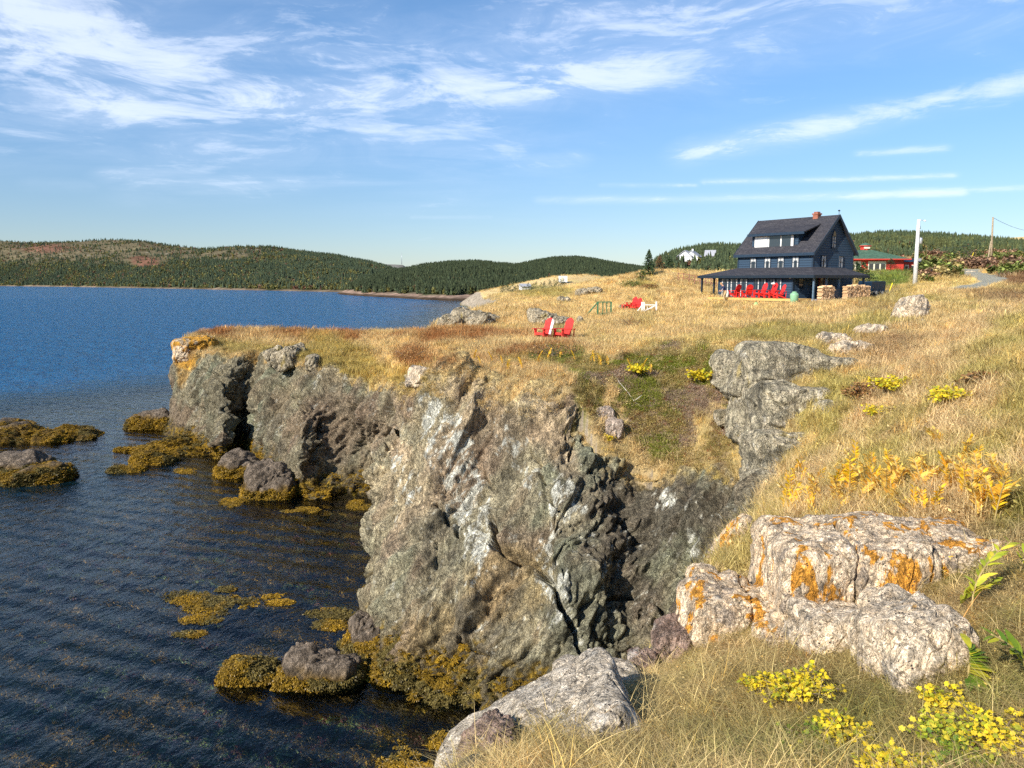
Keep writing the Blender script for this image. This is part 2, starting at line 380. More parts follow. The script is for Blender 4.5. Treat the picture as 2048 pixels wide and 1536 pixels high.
# ---------------------------------------------------------------- ground control points
G = []
def g(px, py, Y): G.append(P(px, py, Y))
for e in EDGE[1:]: G.append((e[0], e[1], e[2]-.05))
for a in [
 # back edge of the promontory
 (432, 664, 55), (520, 666, 53), (620, 668, 51.5), (740, 669, 50), (860, 667, 49.5),
 # middle of the promontory turf
 (440, 690, 49), (560, 688, 46), (660, 700, 41), (760, 706, 39), (850, 700, 36), (900, 690, 37), (870, 680, 41.5),
 (960, 700, 31), (1060, 700, 31), (1160, 698, 29), (1000, 730, 24.5), (1100, 735, 24), (950, 720, 26.5),
 (1080, 680, 39.5), (1140, 680, 39), (1240, 690, 31), (1350, 690, 27), (1440, 695, 22.5), (1250, 660, 43), (1400, 660, 40), (1540, 655, 37),
 # moss bank
 (1200, 730, 23.5), (1300, 725, 23), (1400, 715, 22.5), (1200, 800, 21.6), (1300, 800, 21.7), (1400, 800, 21.2), (1300, 870, 20.9), (1400, 880, 20.4), (1460, 860, 19.8), (1240, 850, 21),
 (1470, 760, 21), (1500, 830, 19), (1520, 900, 17.6),
 # beyond the gully : slab slope
 (1550, 705, 22), (1650, 715, 20.5), (1600, 780, 18.5), (1560, 850, 17), (1560, 930, 15.2), (1640, 860, 15.6), (1700, 800, 16), (1700, 900, 12.8), (1560, 985, 12.4), (1620, 980, 10.8),
 # hill slope on the right
 (1720, 690, 22), (1650, 660, 33), (1800, 660, 25), (1830, 620, 32), (1780, 740, 18), (1900, 700, 17), (2040, 700, 14.5), (2040, 620, 30), (1900, 640, 27), (2200, 640, 20),
 (1850, 800, 12.8), (2040, 800, 10.6), (1800, 900, 10.6), (1950, 900, 9), (2100, 900, 8.2), (2200, 780, 9.6),
 (1600, 1040, 8.6), (1800, 1020, 7.8), (2000, 1000, 7.1), (2150, 1050, 6.0), (1520, 1130, 7.6), (1450, 1250, 6.3), (1400, 1330, 5.5),
 (1700, 1180, 6.3), (1900, 1180, 5.6), (2050, 1200, 4.9), (1550, 1300, 5.4), (1750, 1320, 4.9), (1950, 1350, 4.3), (2150, 1300, 4.1), (1250, 1400, 4.9), (1400, 1450, 4.4), (1600, 1450, 4.2), (1800, 1480, 3.9), (2000, 1500, 3.6),
 (1150, 1480, 4.2), (1100, 1536, 3.8), (1300, 1536, 3.75), (1500, 1560, 3.6), (1800, 1600, 3.2), (2150, 1600, 3.0),
 # meadow
 (950, 662, 50), (1020, 655, 50), (1100, 645, 54), (1060, 620, 62), (1000, 612, 72), (1080, 600, 84), (1180, 581, 90), (1150, 605, 72), (1200, 630, 60), (1265, 622, 65), (1330, 620, 65), (1240, 562, 92), (1250, 590, 76),
 (1285, 552, 92), (1330, 545, 94), (1395, 546, 98), (1330, 580, 78), (1390, 590, 74), (1180, 650, 49), (1320, 640, 53), (1450, 640, 50), (1600, 640, 46), (1700, 632, 42),
 (1420, 606, 66), (1500, 610, 62), (1590, 612, 61), (1660, 608, 63), (1735, 606, 65), (1500, 600, 70), (1620, 600, 70), (1560, 592, 80), (1700, 588, 82), (1450, 590, 84),
 (1740, 585, 84), (1780, 592, 70), (1760, 600, 58), (1700, 615, 50),
 (1830, 569, 100), (1760, 565, 105), (1740, 548, 125), (1820, 545, 130), (1850, 556, 112), (1900, 556, 110), (1860, 590, 60), (1880, 568, 84), (1950, 600, 48), (1960, 572, 84), (1990, 552, 105), (2040, 590, 55), (2040, 560, 85), (2040, 540, 125), (2150, 560, 70),
 (1900, 540, 140), (1982, 526, 160), (1840, 520, 190), (1920, 512, 210), (2040, 515, 210), (2150, 510, 200), (1740, 520, 190), (1600, 540, 170), (1480, 545, 180), (1420, 548, 210),
 # land beyond the crest
 (1000, 598, 120), (1060, 592, 150), (1150, 590, 140), (1250, 566, 150), (1330, 552, 170),
 (1010, 592, 260), (1060, 580, 270), (1100, 572, 280), (1120, 559, 290), (1180, 553, 300), (1215, 556, 305), (1240, 570, 300), (1160, 570, 275), (1330, 560, 320),
 (1030, 585, 360), (1150, 575, 380), (1300, 566, 390), (1400, 552, 360), (1500, 545, 380), (1700, 528, 380), (1900, 510, 380), (2100, 505, 380),
]: g(*a)
G += [(2.0, 0.5, 7.25), (0, 0, 7.35), (0.6, 2.0, 6.9), (3, -3, 7.5), (-1, -4, 7.2), (8, 2, 7.8), (8, -3, 8.2), (25, 2, 9), (60, 20, 10), (14, 8, 7.9)]
GP = np.array(G)
def lp(x, y):
    r = np.sqrt(x*x+y*y)+1.2; th = np.arctan2(x, np.maximum(y, -r*.99)); th = np.clip(th, -1.9, 1.9)
    return np.stack([th*1.35, np.log(r)], -1), r
_A, _R = lp(GP[:, 0], GP[:, 1]); _val = (GP[:, 2]-EYE)/_R
def _k(d2): return .5*d2*np.log(d2+1e-12)
_n = len(GP)
_K = _k(((_A[:, None]-_A[None])**2).sum(-1))+np.eye(_n)*2e-4
_Pm = np.concatenate([np.ones((_n, 1)), _A], 1)
_M = np.block([[_K, _Pm], [_Pm.T, np.zeros((3, 3))]])
_sol = np.linalg.solve(_M, np.concatenate([_val, np.zeros(3)]))
def _tps_raw(q):
    out = np.empty(len(q)); aa = (_A**2).sum(-1)
    for i in range(0, len(q), 40000):
        c = q[i:i+40000]
        d2 = np.maximum((c*c).sum(-1)[:, None]+aa[None]-2*c @ _A.T, 0)
        out[i:i+40000] = _k(d2) @ _sol[:_n]+_sol[_n]+c @ _sol[_n+1:]
    return out
_GT = np.linspace(-1.9*1.35, 1.9*1.35, 500); _GR = np.linspace(math.log(1.19), math.log(1200), 420)
_gg = np.stack(np.meshgrid(_GT, _GR, indexing='ij'), -1).reshape(-1, 2)
_TG = _tps_raw(_gg).reshape(500, 420)
def tps(x, y):
    a, r = lp(x, y)
    u = np.clip((a[:, 0]-_GT[0])/(_GT[1]-_GT[0]), 0, 498.999); v = np.clip((a[:, 1]-_GR[0])/(_GR[1]-_GR[0]), 0, 418.999)
    i = u.astype(int); j = v.astype(int); f = u-i; h = v-j
    o = _TG[i, j]*(1-f)*(1-h)+_TG[i+1, j]*f*(1-h)+_TG[i, j+1]*(1-f)*h+_TG[i+1, j+1]*f*h
    return EYE+np.clip(o, -1.5, .11)*r
# land polygon (turf edge): seaward edge of everything
COAST = [(e[0], e[1]) for e in EDGE[::-1]]      # from behind camera ... to the promontory tip
COAST += [P(*a)[:2] for a in [(405, 668, 55.5), (440, 662, 57), (520, 664, 55), (620, 665, 53.5), (740, 667, 52), (850, 662, 52), (872, 650, 55), (884, 620, 58), (930, 606, 62), (990, 604, 76), (1000, 602, 100), (985, 600, 150), (975, 598, 240), (950, 597, 330), (1040, 585, 420)]]
COAST += [(60, 520), (400, 900), (900, 500), (900, -600), (-3, -600)]
CP = np.array(COAST)
def land(x, y, detail=True):
    """height, inside mask, distance to edge"""
    x = np.asarray(x, float); y = np.asarray(y, float)
    z = tps(x, y); ins = inpoly(x, y, CP); d = polydist(x, y, CP)
    r = np.sqrt(x*x+y*y)
    if detail:
        p = np.stack([x, y, 0*x], 1)
        a = np.clip(r/60, .25, 3)
        z = z+.10*fbm(p*.55, 3, 3)*np.clip(r/14, .4, 1)*sstep(0, 1.5, d)+.5*fbm(p*.06, 3, 5)*sstep(60, 200, r)
        z = z+.035*fbm(p*3., 3, 8)
    out = ~ins
    bed = -.55-.05*np.minimum(d, 20)-.02*np.clip(d-20, 0, 200)
    p = np.stack([x, y, 0*x], 1)
    bed = bed+.28*fbm(p*.45, 4, 31)+.18*np.abs(fbm(p*1.7, 3, 33))
    bed = np.where(d > 120, np.minimum(bed, -4), bed)
    zo = np.maximum(bed, z-9.*d-.05)
    far = r > 90
    zo = np.where(far, np.maximum(bed, np.minimum(z, 60)-(.5+.0*d)*d), zo)
    return np.where(out, zo, z-.0), ins, d
def proj(p):
    p = np.asarray(p, float).reshape(-1, 3)
    y, z = p[:, 1], p[:, 2]-EYE
    f = y*CA-z*SA; v = y*SA+z*CA
    f = np.where(f < .05, .05, f)
    return 1024+p[:, 0]/f*FPX, 768-v/f*FPX
_BC = {}
def blobs(p, L, soft=.35, warp=18., s=91):
    """surveyed vegetation / mineral patches: soft ellipses with a ragged edge. L: (cx,cy,rx,ry,angle,weight)"""
    if _BC.get('p') is not p:
        r = np.linalg.norm(p[:, :2], axis=1)[:, None]
        _BC['p'] = p; _BC['px'] = proj(p); _BC['nz'] = fbm(p*(16/np.clip(r, 3, 200)), 5, s, .6)*.9
    px, py = _BC['px']; nz = _BC['nz']
    w = np.zeros(len(px))
    for (cx, cy, rx, ry, an, wt) in L:
        a = math.radians(an); dx, dy = px-cx, py-cy
        e = np.sqrt(((dx*math.cos(a)+dy*math.sin(a))/rx)**2+((-dx*math.sin(a)+dy*math.cos(a))/ry)**2)
        w = np.maximum(w, wt*sstep(1+soft, 1-soft, e+nz*1.7))
    return w
# colours are albedos
STRAW = np.array([.84, .62, .28]); STRAW2 = np.array([.72, .53, .25]); OLIVE = np.array([.42, .35, .11]); TAN = np.array([.76, .57, .30])
RUST = np.array([.40, .17, .055]); AMBER = np.array([.56, .38, .07]); MOSS = np.array([.22, .23, .04]); HEATH = np.array([.30, .22, .15]); BROWN = np.array([.26, .15, .075]); GREEN = np.array([.17, .24, .045])
TRACK = np.array([.36, .345, .27])
def veg(p):
    n = len(p); r = np.linalg.norm(p[:, :2], axis=1)[:, None]
    k = 10/np.clip(r, 2.5, 120)
    a = fbm(p*k*.5, 4, 41)[:, None]; b = fbm(p*k*1.6+5, 3, 43)[:, None]; c = fbm(p*k*.9+11, 3, 47)[:, None]
    def mx(c0, c1, w):
        w = np.asarray(w).reshape(-1, 1); return c0*(1-w)+c1*w
    col = mx(np.tile(STRAW, (n, 1)), STRAW2, sstep(-.25, .35, a))
    px, py = proj(p)
    # right hand slope and foreground: mixed turf
    mixz = blobs(p, [(1950, 860, 420, 260, 0, 1), (1800, 1000, 420, 200, 0, 1), (1700, 1400, 800, 330, 0, 1), (1450, 1150, 120, 200, 0, .8)], .3)
    t = mx(np.tile(TAN, (n, 1)), OLIVE*1.25, sstep(-.18, .3, b)); t = mx(t, BROWN*1.3, sstep(.15, .45, c)*.7)
    col = mx(col, t, mixz*.85)
    fg = blobs(p, [(1700, 1430, 700, 190, 0, 1), (1300, 1500, 330, 180, 0, .6)], .3)
    t = mx(np.tile(OLIVE*1.0, (n, 1)), TAN*.95, sstep(-.15, .25, b)); t = mx(t, GREEN, sstep(.18, .4, c)*.5)
    col = mx(col, t, fg*.6)
    col = mx(col, mx(np.tile(OLIVE*.75, (n, 1)), GREEN, sstep(0, .3, b)), blobs(p, [(1800, 1490, 330, 120, 0, .8), (1980, 1380, 120, 160, 0, .7), (2000, 1200, 90, 160, 0, .5)], .4)*.75)
    col = mx(col, OLIVE*1.3, sstep(.2, .5, b)*.45)
    # promontory: rust heath with amber edge
    col = mx(col, mx(np.tile(RUST, (n, 1)), STRAW, sstep(-.05, .4, b)*.8), blobs(p, [(640, 672, 300, 16, 1, 1), (930, 668, 150, 9, 2, .7), (830, 712, 50, 25, 10, .8), (1110, 703, 75, 14, 0, .8), (1010, 722, 60, 9, 0, .3)], .3))
    col = mx(col, mx(np.tile(AMBER, (n, 1)), OLIVE, sstep(-.2, .3, a)*.8), blobs(p, [(560, 703, 170, 17, 5, .85), (720, 728, 120, 35, 20, .85), (800, 752, 60, 22, 0, .7)], .3))
    # olive ledges
    col = mx(col, OLIVE*1.15, blobs(p, [(1560, 672, 160, 14, -4, .9), (1250, 722, 160, 10, 0, .6), (1400, 700, 120, 9, 0, .6), (1290, 570, 40, 10, 10, .8), (1080, 585, 60, 12, 0, .8), (1750, 600, 40, 8, 0, .3)], .3))
    # crowberry bank
    bank = blobs(p, [(1320, 820, 175, 105, 18, 1), (1250, 745, 110, 40, 8, 1), (1420, 760, 60, 70, 30, 1)], .22)
    t = mx(np.tile(MOSS*1.1, (n, 1)), HEATH*1.25, sstep(-.1, .2, b)); t = mx(t, np.array([.27, .24, .20]), sstep(.2, .42, c)*.7); t = mx(t, TAN*.75, sstep(850, 905, py)*.7)
    col = mx(col, t, bank)
    col = mx(col, MOSS*1.3, blobs(p, [(1200, 745, 60, 28, 20, .9), (1350, 800, 30, 45, -20, .8), (1462, 815, 16, 12, 0, 1), (1330, 720, 90, 12, 0, .7)], .3))
    # heath on the far right
    col = mx(col, BROWN*1.2, blobs(p, [(1900, 535, 90, 9, -5, .9), (1960, 590, 90, 10, 5, .6), (2040, 556, 60, 10, 0, 1), (1870, 520, 60, 14, 0, .8), (1990, 600, 60, 6, 0, .7), (1920, 556, 40, 6, 0, .6)], .3))
    col = mx(col, GREEN*1.1, blobs(p, [(1760, 553, 60, 16, 0, .9)], .3))
    # gravel track
    tr = [P(*q)[:2] for q in [(1925, 584, 68), (1965, 572, 84), (1990, 563, 95), (1965, 553, 108), (1940, 549, 122), (1945, 545, 140)]]
    d = polydist(p[:, 0], p[:, 1], tr, False); col = mx(col, TRACK, sstep(2.0, 1.4, d+.9*b[:, 0]))
    tr = [P(*q)[:2] for q in [(1735, 600, 70), (1760, 585, 80), (1780, 588, 80)]]
    d = polydist(p[:, 0], p[:, 1], tr, False); col = mx(col, TRACK*.8, sstep(1.6, 1.1, d+.5*b[:, 0]))
    return col
def track_mask(p):
    tr = [P(*q)[:2] for q in [(1925, 584, 68), (1965, 572, 84), (1990, 563, 95), (1965, 553, 108), (1940, 549, 122), (1945, 545, 140)]]
    return polydist(p[:, 0], p[:, 1], tr, False) < 1.9

def make_ground():
    hf = math.radians(46)
    th = np.concatenate([np.linspace(-hf, hf, 1080), np.linspace(hf, 2*PI-hf, 90)[1:-1]])
    r = 1.0*np.exp(np.linspace(0, math.log(760.), 760)); r = np.concatenate([[.02], r])
    T, R = np.meshgrid(th, r, indexing='ij')
    x = (R*np.sin(T)).ravel(); y = (R*np.cos(T)).ravel()
    z, ins, d = land(x, y)
    p = np.stack([x, y, z], 1)
    rr_ = np.linalg.norm(p[:, :2], axis=1)
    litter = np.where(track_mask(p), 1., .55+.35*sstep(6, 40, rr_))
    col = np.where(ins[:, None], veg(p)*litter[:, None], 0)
    n1 = fbm(p*1.3, 4, 61)[:, None]; n2 = fbm(p*5., 3, 63)[:, None]
    bed = np.array([.15, .14, .08])*(1-sstep(.1, .45, n1))+np.array([.36, .22, .04])*sstep(.05, .4, n1)
    bed = bed*(1+.9*n2)
    deep = sstep(9., 30., d)[:, None]
    bed = bed*(1-deep)+np.array([.010, .02, .032])*deep
    col = np.where(ins[:, None], col, np.where(z[:, None] > .25, np.array([.36, .30, .22])*(1+.8*n2), np.clip(bed, .004, 1)))
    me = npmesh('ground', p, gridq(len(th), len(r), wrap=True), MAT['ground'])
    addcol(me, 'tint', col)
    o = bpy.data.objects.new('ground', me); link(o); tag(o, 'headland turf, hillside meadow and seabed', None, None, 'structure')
    return o
def make_ribbon():
    p = RV
    px, py = proj(p)
    nu, nv = RNU, RNV
    me = npmesh('cliff', p, gridq(nu, nv), MAT['cliff'], smooth=False)
    q = p @ SF.T
    n1 = fbm(q*np.array([.7, .7, .28]), 4, 71); n2 = fbm(q*np.array([2.6, 2.6, 1.]), 4, 73); n3 = fbm(p*7, 3, 75); n4 = fbm(q*np.array([.9, .9, .3])+30, 3, 77)
    def mx(c0, c1, w): w = np.asarray(w).reshape(-1, 1); return c0*(1-w)+c1*w
    n = len(p)
    GREY = np.array([.36, .31, .215]); GRN = np.array([.29, .29, .205]); PURP = np.array([.30, .21, .15]); BRN = np.array([.28, .20, .13]); BUFF = np.array([.58, .45, .29]); PINK = np.array([.64, .47, .32]); OCH = np.array([.42, .30, .15])
    c = mx(np.tile(GREY, (n, 1)), GRN, sstep(-.05, .3, n1)); c = mx(c, PURP, sstep(.05, .4, n4)*.75); c = mx(c, BRN, sstep(.1, .45, n2)*.5)
    c = c*(.82+.36*_r2[:, None])*(.9+.2*_r3[:, None])
    c = mx(c, BUFF*.95, blobs(p, [(620, 720, 130, 35, 15, .5), (590, 800, 40, 60, 0, .35), (900, 800, 90, 80, 60, .45), (1090, 800, 80, 60, 30, .5), (760, 950, 40, 60, 90, .6), (800, 1000, 70, 130, -10, .35)], .35))
    c = mx(c, PINK, blobs(p, [(1110, 830, 45, 40, 0, .6), (1180, 800, 25, 30, 0, .5), (1130, 910, 20, 60, -30, .5), (920, 770, 40, 25, 0, .4), (790, 900, 35, 22, 0, .6)], .35))
    c = mx(c, PURP*1.05, blobs(p, [(715, 850, 85, 70, 20, .65), (560, 850, 30, 60, 0, .3), (815, 800, 14, 45, 10, .8), (720, 1270, 30, 60, 20, .8), (770, 1330, 30, 40, 0, .5), (960, 900, 50, 90, 60, .35)], .35))
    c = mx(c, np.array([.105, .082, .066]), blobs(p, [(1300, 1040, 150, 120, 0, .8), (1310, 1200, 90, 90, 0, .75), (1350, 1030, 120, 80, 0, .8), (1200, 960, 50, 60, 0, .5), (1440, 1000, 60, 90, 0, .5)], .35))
    c = mx(c, np.array([.17, .17, .125]), blobs(p, [(1180, 1240, 75, 110, -30, .8), (860, 1080, 80, 60, 0, .5), (930, 1290, 60, 80, 0, .3), (1100, 1330, 60, 50, 0, .6)], .35))
    c = mx(c, OCH, blobs(p, [(1010, 1170, 60, 90, 20, .6), (870, 1290, 50, 70, 10, .55), (830, 1390, 70, 40, 0, .3)], .35))
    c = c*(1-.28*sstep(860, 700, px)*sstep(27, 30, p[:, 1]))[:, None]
    c = mx(c, np.array([.13, .115, .09]), sstep(.16, .42, fbm(q*np.array([1.3, 1.3, .6])+60, 5, 78, .6))*.65)
    # bleached lichen and guano streaks
    wb = blobs(p, [(905, 900, 45, 100, -22, 1), (940, 1010, 45, 120, -15, 1), (960, 1070, 25, 60, -15, 1), (800, 960, 45, 80, -15, .75), (790, 1030, 14, 70, 0, .8), (860, 820, 45, 30, 30, .8), (1130, 1010, 45, 55, -20, 1), (1060, 960, 26, 110, -30, .8), (1090, 1130, 20, 55, -20, .9), (1120, 1160, 30, 30, 0, .9), (1140, 1240, 22, 30, 0, .7),
        (1390, 1110, 26, 85, -15, 1), (1340, 1020, 60, 60, 0, .65), (1230, 1080, 90, 90, 0, .5), (980, 1290, 45, 30, 60, .7), (1090, 1250, 60, 22, 20, .6), (940, 1190, 28, 50, 0, .5), (1000, 1350, 60, 30, 0, .4), (810, 1250, 22, 60, 0, .45), (1160, 1290, 15, 60, -20, .7), (1265, 900, 60, 40, 0, .5), (585, 720, 50, 35, 0, .55), (420, 780, 40, 60, 0, .25)], .5)
    wn = fbm(q*np.array([5.5, 5.5, 2.]), 5, 81, .65); wn2 = fbm(p*15, 3, 83)
    wm = sstep(.50, .64, wb*.60+wn*.75+.16*wn2)*.95
    wm = np.maximum(wm, sstep(.36, .50, wn+.3*wn2+.1*n1)*.5*(p[:, 2] > 1.0))
    c = mx(c, np.array([.68, .66, .60]), wm)
    # orange lichen on the outermost block
    ol = blobs(p, [(375, 715, 30, 25, 0, 1), (430, 690, 40, 20, 0, .6), (365, 760, 14, 40, 0, .5)], .35)
    c = mx(c, np.array([.62, .33, .06]), ol*sstep(-.1, .2, n2+.2))
    # wet, weed-stained foot
    wet = sstep(1.0, .35, p[:, 2]+.5*n2)
    c = mx(c, np.array([.085, .062, .03]), wet*.8)
    c = mx(c, np.array([.30, .19, .02]), wet*sstep(.0, .3, n3+.5*n4)*.9)
    # turf creeping over the lip
    v = _vv; lip = sstep(.80, .93, v+.10*n2+.05*n3)
    lip = lip*(_uu < .70)
    c = mx(c, veg(p)*.9, lip)
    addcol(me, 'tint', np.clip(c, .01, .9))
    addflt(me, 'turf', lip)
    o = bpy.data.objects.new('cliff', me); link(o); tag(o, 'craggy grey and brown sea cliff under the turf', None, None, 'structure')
    return o
MAT = {}
def mats():
    # ---- ground
    m, t = newmat('ground'); MAT['ground'] = m; p = t.pos(); a = t.attr('tint')
    n = t.noise(p, 9., 6., .65); n2 = t.noise(p, 60., 4., .7)
    k = t.math('MULTIPLY', t.ramp(n, .3, .7, .7, 1.15), t.ramp(n2, .3, .7, .72, 1.2))
    t.set(t.b.inputs['Base Color'], t.vmath('SCALE', a.outputs['Color'], k)); t.b.inputs['Roughness'].default_value = .9; t.b.inputs['Specular IOR Level'].default_value = .1
    t.set(t.b.inputs['Normal'], t.bump(t.math('ADD', n, t.math('MULTIPLY', n2, .4)), .8, .12))
    # ---- cliff
    def rock(name, attr=True, base=(.3, .26, .2), base2=(.45, .38, .3), dark=(.08, .07, .06), sc=1., lich=None, coords='pos', spk=.35, bmp=.17, fr=1., gain=(1, 1, 1)):
        m, t = newmat(name); p = t.pos()
        st = t.mapping(p, (2.2*sc, 2.2*sc, 1.15*sc), (math.radians(20), math.radians(-32), 0))
        n1 = t.noise(st, 2.4, 8., .68, .6); n2 = t.noise(p, 34.*sc, 5., .7); n3 = t.noise(p, 7.*sc, 6., .6, .4)
        rn = t.noise(st, 1.7, 5., .6, .9); rg = t.math('ABSOLUTE', t.math('SUBTRACT', rn, .5)); rn2 = t.noise(st, 5.5, 4., .6, 1.2); rg2 = t.math('ABSOLUTE', t.math('SUBTRACT', rn2, .48))
        crack = t.math('MULTIPLY', t.ramp(rg, 0., .012, .30, 1.), t.ramp(rg2, 0., .016, .50, 1.))
        if attr: bc = t.vmath('MULTIPLY', t.attr('tint').outputs['Color'], gain)
        else:
            bc = t.mix(t.ramp(n3, .35, .65), base2, base); bc = t.mix(t.ramp(t.noise(p, 1.7*sc, 7., .68), .53, .62), bc, dark)
            if lich:
                ln = t.noise(t.mapping(p, (1.2*sc, 1.2*sc, .5*sc), loc=(3.3, 1.7, 9)), lich[1], 5., .62, .3)
                bc = t.mix(t.ramp(ln, lich[2], lich[2]+.035), bc, lich[0])
            sp = t.voro(p, 17.*sc); bc = t.mix(t.math('MULTIPLY', t.ramp(sp.outputs[0], .20, .30, 1., 0.), t.ramp(t.noise(p, 5.*sc, 3.), .52, .6)), bc, (.06, .05, .045))
            wl = t.ramp(t.noise(p, 3.2*sc, 8., .72), .58, .63); bc = t.mix(t.math('MULTIPLY', wl, .45), bc, (.70, .66, .58))
        wn_ = t.node('ShaderNodeTexNoise'); t.set(wn_.inputs['Vector'], p); wn_.inputs['Scale'].default_value = 3.*sc; wn_.inputs['Detail'].default_value = 3.
        wst = t.vmath('ADD', st, t.vmath('SCALE', t.vmath('SUBTRACT', wn_.outputs[1], (.5, .5, .5)), .55))
        c1 = t.voro(wst, 1.5); c2 = t.voro(wst, 4.6); c3 = t.voro(wst, 12.)
        s1 = t.node('ShaderNodeSeparateColor'); t.set(s1.inputs[0], c1.outputs[1]); s2_ = t.node('ShaderNodeSeparateColor'); t.set(s2_.inputs[0], c2.outputs[1]); s3 = t.node('ShaderNodeSeparateColor'); t.set(s3.inputs[0], c3.outputs[1])
        cellk = t.math('MULTIPLY', t.math('MULTIPLY_ADD', s1.outputs[0], .30, .85), t.math('MULTIPLY', t.math('MULTIPLY_ADD', s2_.outputs[0], .34, .83), t.math('MULTIPLY_ADD', s3.outputs[0], .24, .88)))
        crack = t.math('MULTIPLY', crack, cellk)
        k = t.math('MULTIPLY', t.math('MULTIPLY', t.ramp(n1, .34, .66, .60, 1.28), t.ramp(n2, .34, .66, .66, 1.28)), crack)
        if spk:
            s2 = t.ramp(t.noise(p, 55*sc, 3., .6), .66, .72)
            bc = t.mix(t.math('MULTIPLY', s2, spk), bc, (.62, .6, .55))
        t.set(t.b.inputs['Base Color'], t.vmath('SCALE', bc, k)); t.b.inputs['Roughness'].default_value = .82; t.b.inputs['Specular IOR Level'].default_value = .22
        h = t.math('ADD', t.math('MULTIPLY', n1, .7), t.math('ADD', t.math('MULTIPLY', n2, .16), t.math('ADD', t.math('MULTIPLY', n3, .3), t.math('ADD', t.math('MULTIPLY', t.ramp(rg, 0, .03), .14), t.math('MULTIPLY', t.ramp(rg2, 0, .03), .06)))))
        h = t.math('ADD', h, t.math('ADD', t.math('MULTIPLY', s1.outputs[1], .45*fr), t.math('ADD', t.math('MULTIPLY', s2_.outputs[1], .30*fr), t.math('MULTIPLY', s3.outputs[1], .14*fr))))
        t.set(t.b.inputs['Normal'], t.bump(h, 1., bmp/sc))
        MAT[name] = m
    rock('cliff', bmp=.22, gain=(1.20, 1.21, 1.12))
    rock('pale_rock', False, (.70, .54, .36), (.82, .68, .50), (.30, .26, .21), 2., ((.62, .36, .12), 1.5, .66), bmp=.13)
    rock('lichen_rock', False, (.74, .54, .34), (.84, .68, .48), (.36, .29, .22), 2.2, ((.74, .34, .05), 1.7, .54), bmp=.13)
    rock('orange_rock', False, (.55, .42, .28), (.60, .48, .33), (.5, .3, .1), .8, ((.75, .38, .05), .8, .42))
    rock('grey_rock', False, (.46, .38, .25), (.58, .49, .34), (.26, .22, .14), 1., ((.46, .36, .15), 1.5, .62))
    rock('slab_rock', False, (.42, .37, .25), (.54, .46, .32), (.27, .24, .17), .9, ((.42, .33, .15), 1.5, .62), spk=.15)
    rock('light_slab', False, (.60, .50, .37), (.74, .64, .50), (.40, .34, .27), 2., ((.22, .15, .03), 2.2, .70))
    rock('purple_rock', False, (.33, .22, .17), (.42, .30, .23), (.2, .15, .12), 1.6)
    rock('pink_rock', False, (.55, .42, .32), (.66, .54, .44), (.35, .28, .22), 1.6, spk=.1)
    rock('sea_rock', True, sc=1.2, spk=.1)
    # ---- instanced vegetation (colour comes with every tuft)
    def vegmat(name, tr=.35, tipk=1.15, rough=.7):
        m, t = newmat(name); a = t.attr('tint', 'INSTANCER').outputs['Color']
        oi = t.node('ShaderNodeObjectInfo').outputs['Random']
        b = t.attr('shade').outputs['Fac']
        col = t.vmath('SCALE', a, t.math('MULTIPLY', t.math('MULTIPLY_ADD', oi, .5, .75), t.math('MULTIPLY_ADD', b, .7, .65)))
        t.set(t.b.inputs['Base Color'], col); t.b.inputs['Roughness'].default_value = rough; t.b.inputs['Specular IOR Level'].default_value = .15
        trn = t.node('ShaderNodeBsdfTranslucent'); t.set(trn.inputs[0], col)
        mx = t.node('ShaderNodeMixShader'); mx.inputs[0].default_value = tr
        t.l.new(t.b.outputs[0], mx.inputs[1]); t.l.new(trn.outputs[0], mx.inputs[2]); t.l.new(mx.outputs[0], t.out.inputs[0]); MAT[name] = m
    vegmat('blade'); vegmat('forest', .12); vegmat('weed', .1, rough=.35)
    def leafmat(name, cols, tr=.35, sc=14., rough=.5):
        m, t = newmat(name); p = t.obj()
        n = t.noise(p, sc, 3., .6); oi = t.node('ShaderNodeObjectInfo').outputs['Random']; b = t.attr('shade').outputs['Fac']
        f = t.math('FRACT', t.math('ADD', b, t.math('MULTIPLY', n, .6)))
        col = t.mix(t.ramp(f, .2, .5), cols[0], cols[1]); col = t.mix(t.ramp(f, .6, .85), col, cols[2])
        t.set(t.b.inputs['Base Color'], col); t.b.inputs['Roughness'].default_value = rough
        trn = t.node('ShaderNodeBsdfTranslucent'); t.set(trn.inputs[0], col)
        mx = t.node('ShaderNodeMixShader'); mx.inputs[0].default_value = tr
        t.l.new(t.b.outputs[0], mx.inputs[1]); t.l.new(trn.outputs[0], mx.inputs[2]); t.l.new(mx.outputs[0], t.out.inputs[0]); MAT[name] = m
    leafmat('gold_leaf', [(.92, .56, .04), (.94, .66, .03), (.88, .46, .05)], .45)
    leafmat('pale_gold_leaf', [(.92, .62, .14), (.94, .70, .16), (.88, .52, .08)], .45)
    leafmat('yellow_leaf', [(.84, .66, .03), (.66, .48, .03), (.34, .36, .03)])
    leafmat('yellow_green_leaf', [(.50, .50, .04), (.30, .36, .03), (.75, .60, .06)])
    leafmat('green_leaf', [(.10, .19, .02), (.20, .28, .025), (.50, .46, .04)])
    leafmat('needles', [(.03, .06, .025), (.05, .09, .03), (.08, .12, .04)], .1)
    leafmat('needles_light', [(.06, .09, .02), (.12, .15, .03), (.16, .17, .04)], .15)
    leafmat('dark_leaf', [(.03, .06, .02), (.05, .08, .02), (.09, .10, .03)], .15)
    leafmat('bronze_leaf', [(.16, .09, .04), (.12, .09, .04), (.22, .12, .05)], .15)
    leafmat('rust_leaf', [(.30, .14, .05), (.22, .12, .05), (.38, .24, .08)], .2)
    MAT['bark'] = simple('bark', (.16, .12, .09), .9, .3, 20, bump=.5)
    MAT['stem'] = simple('stem', (.40, .30, .12), .8, .2, 20)
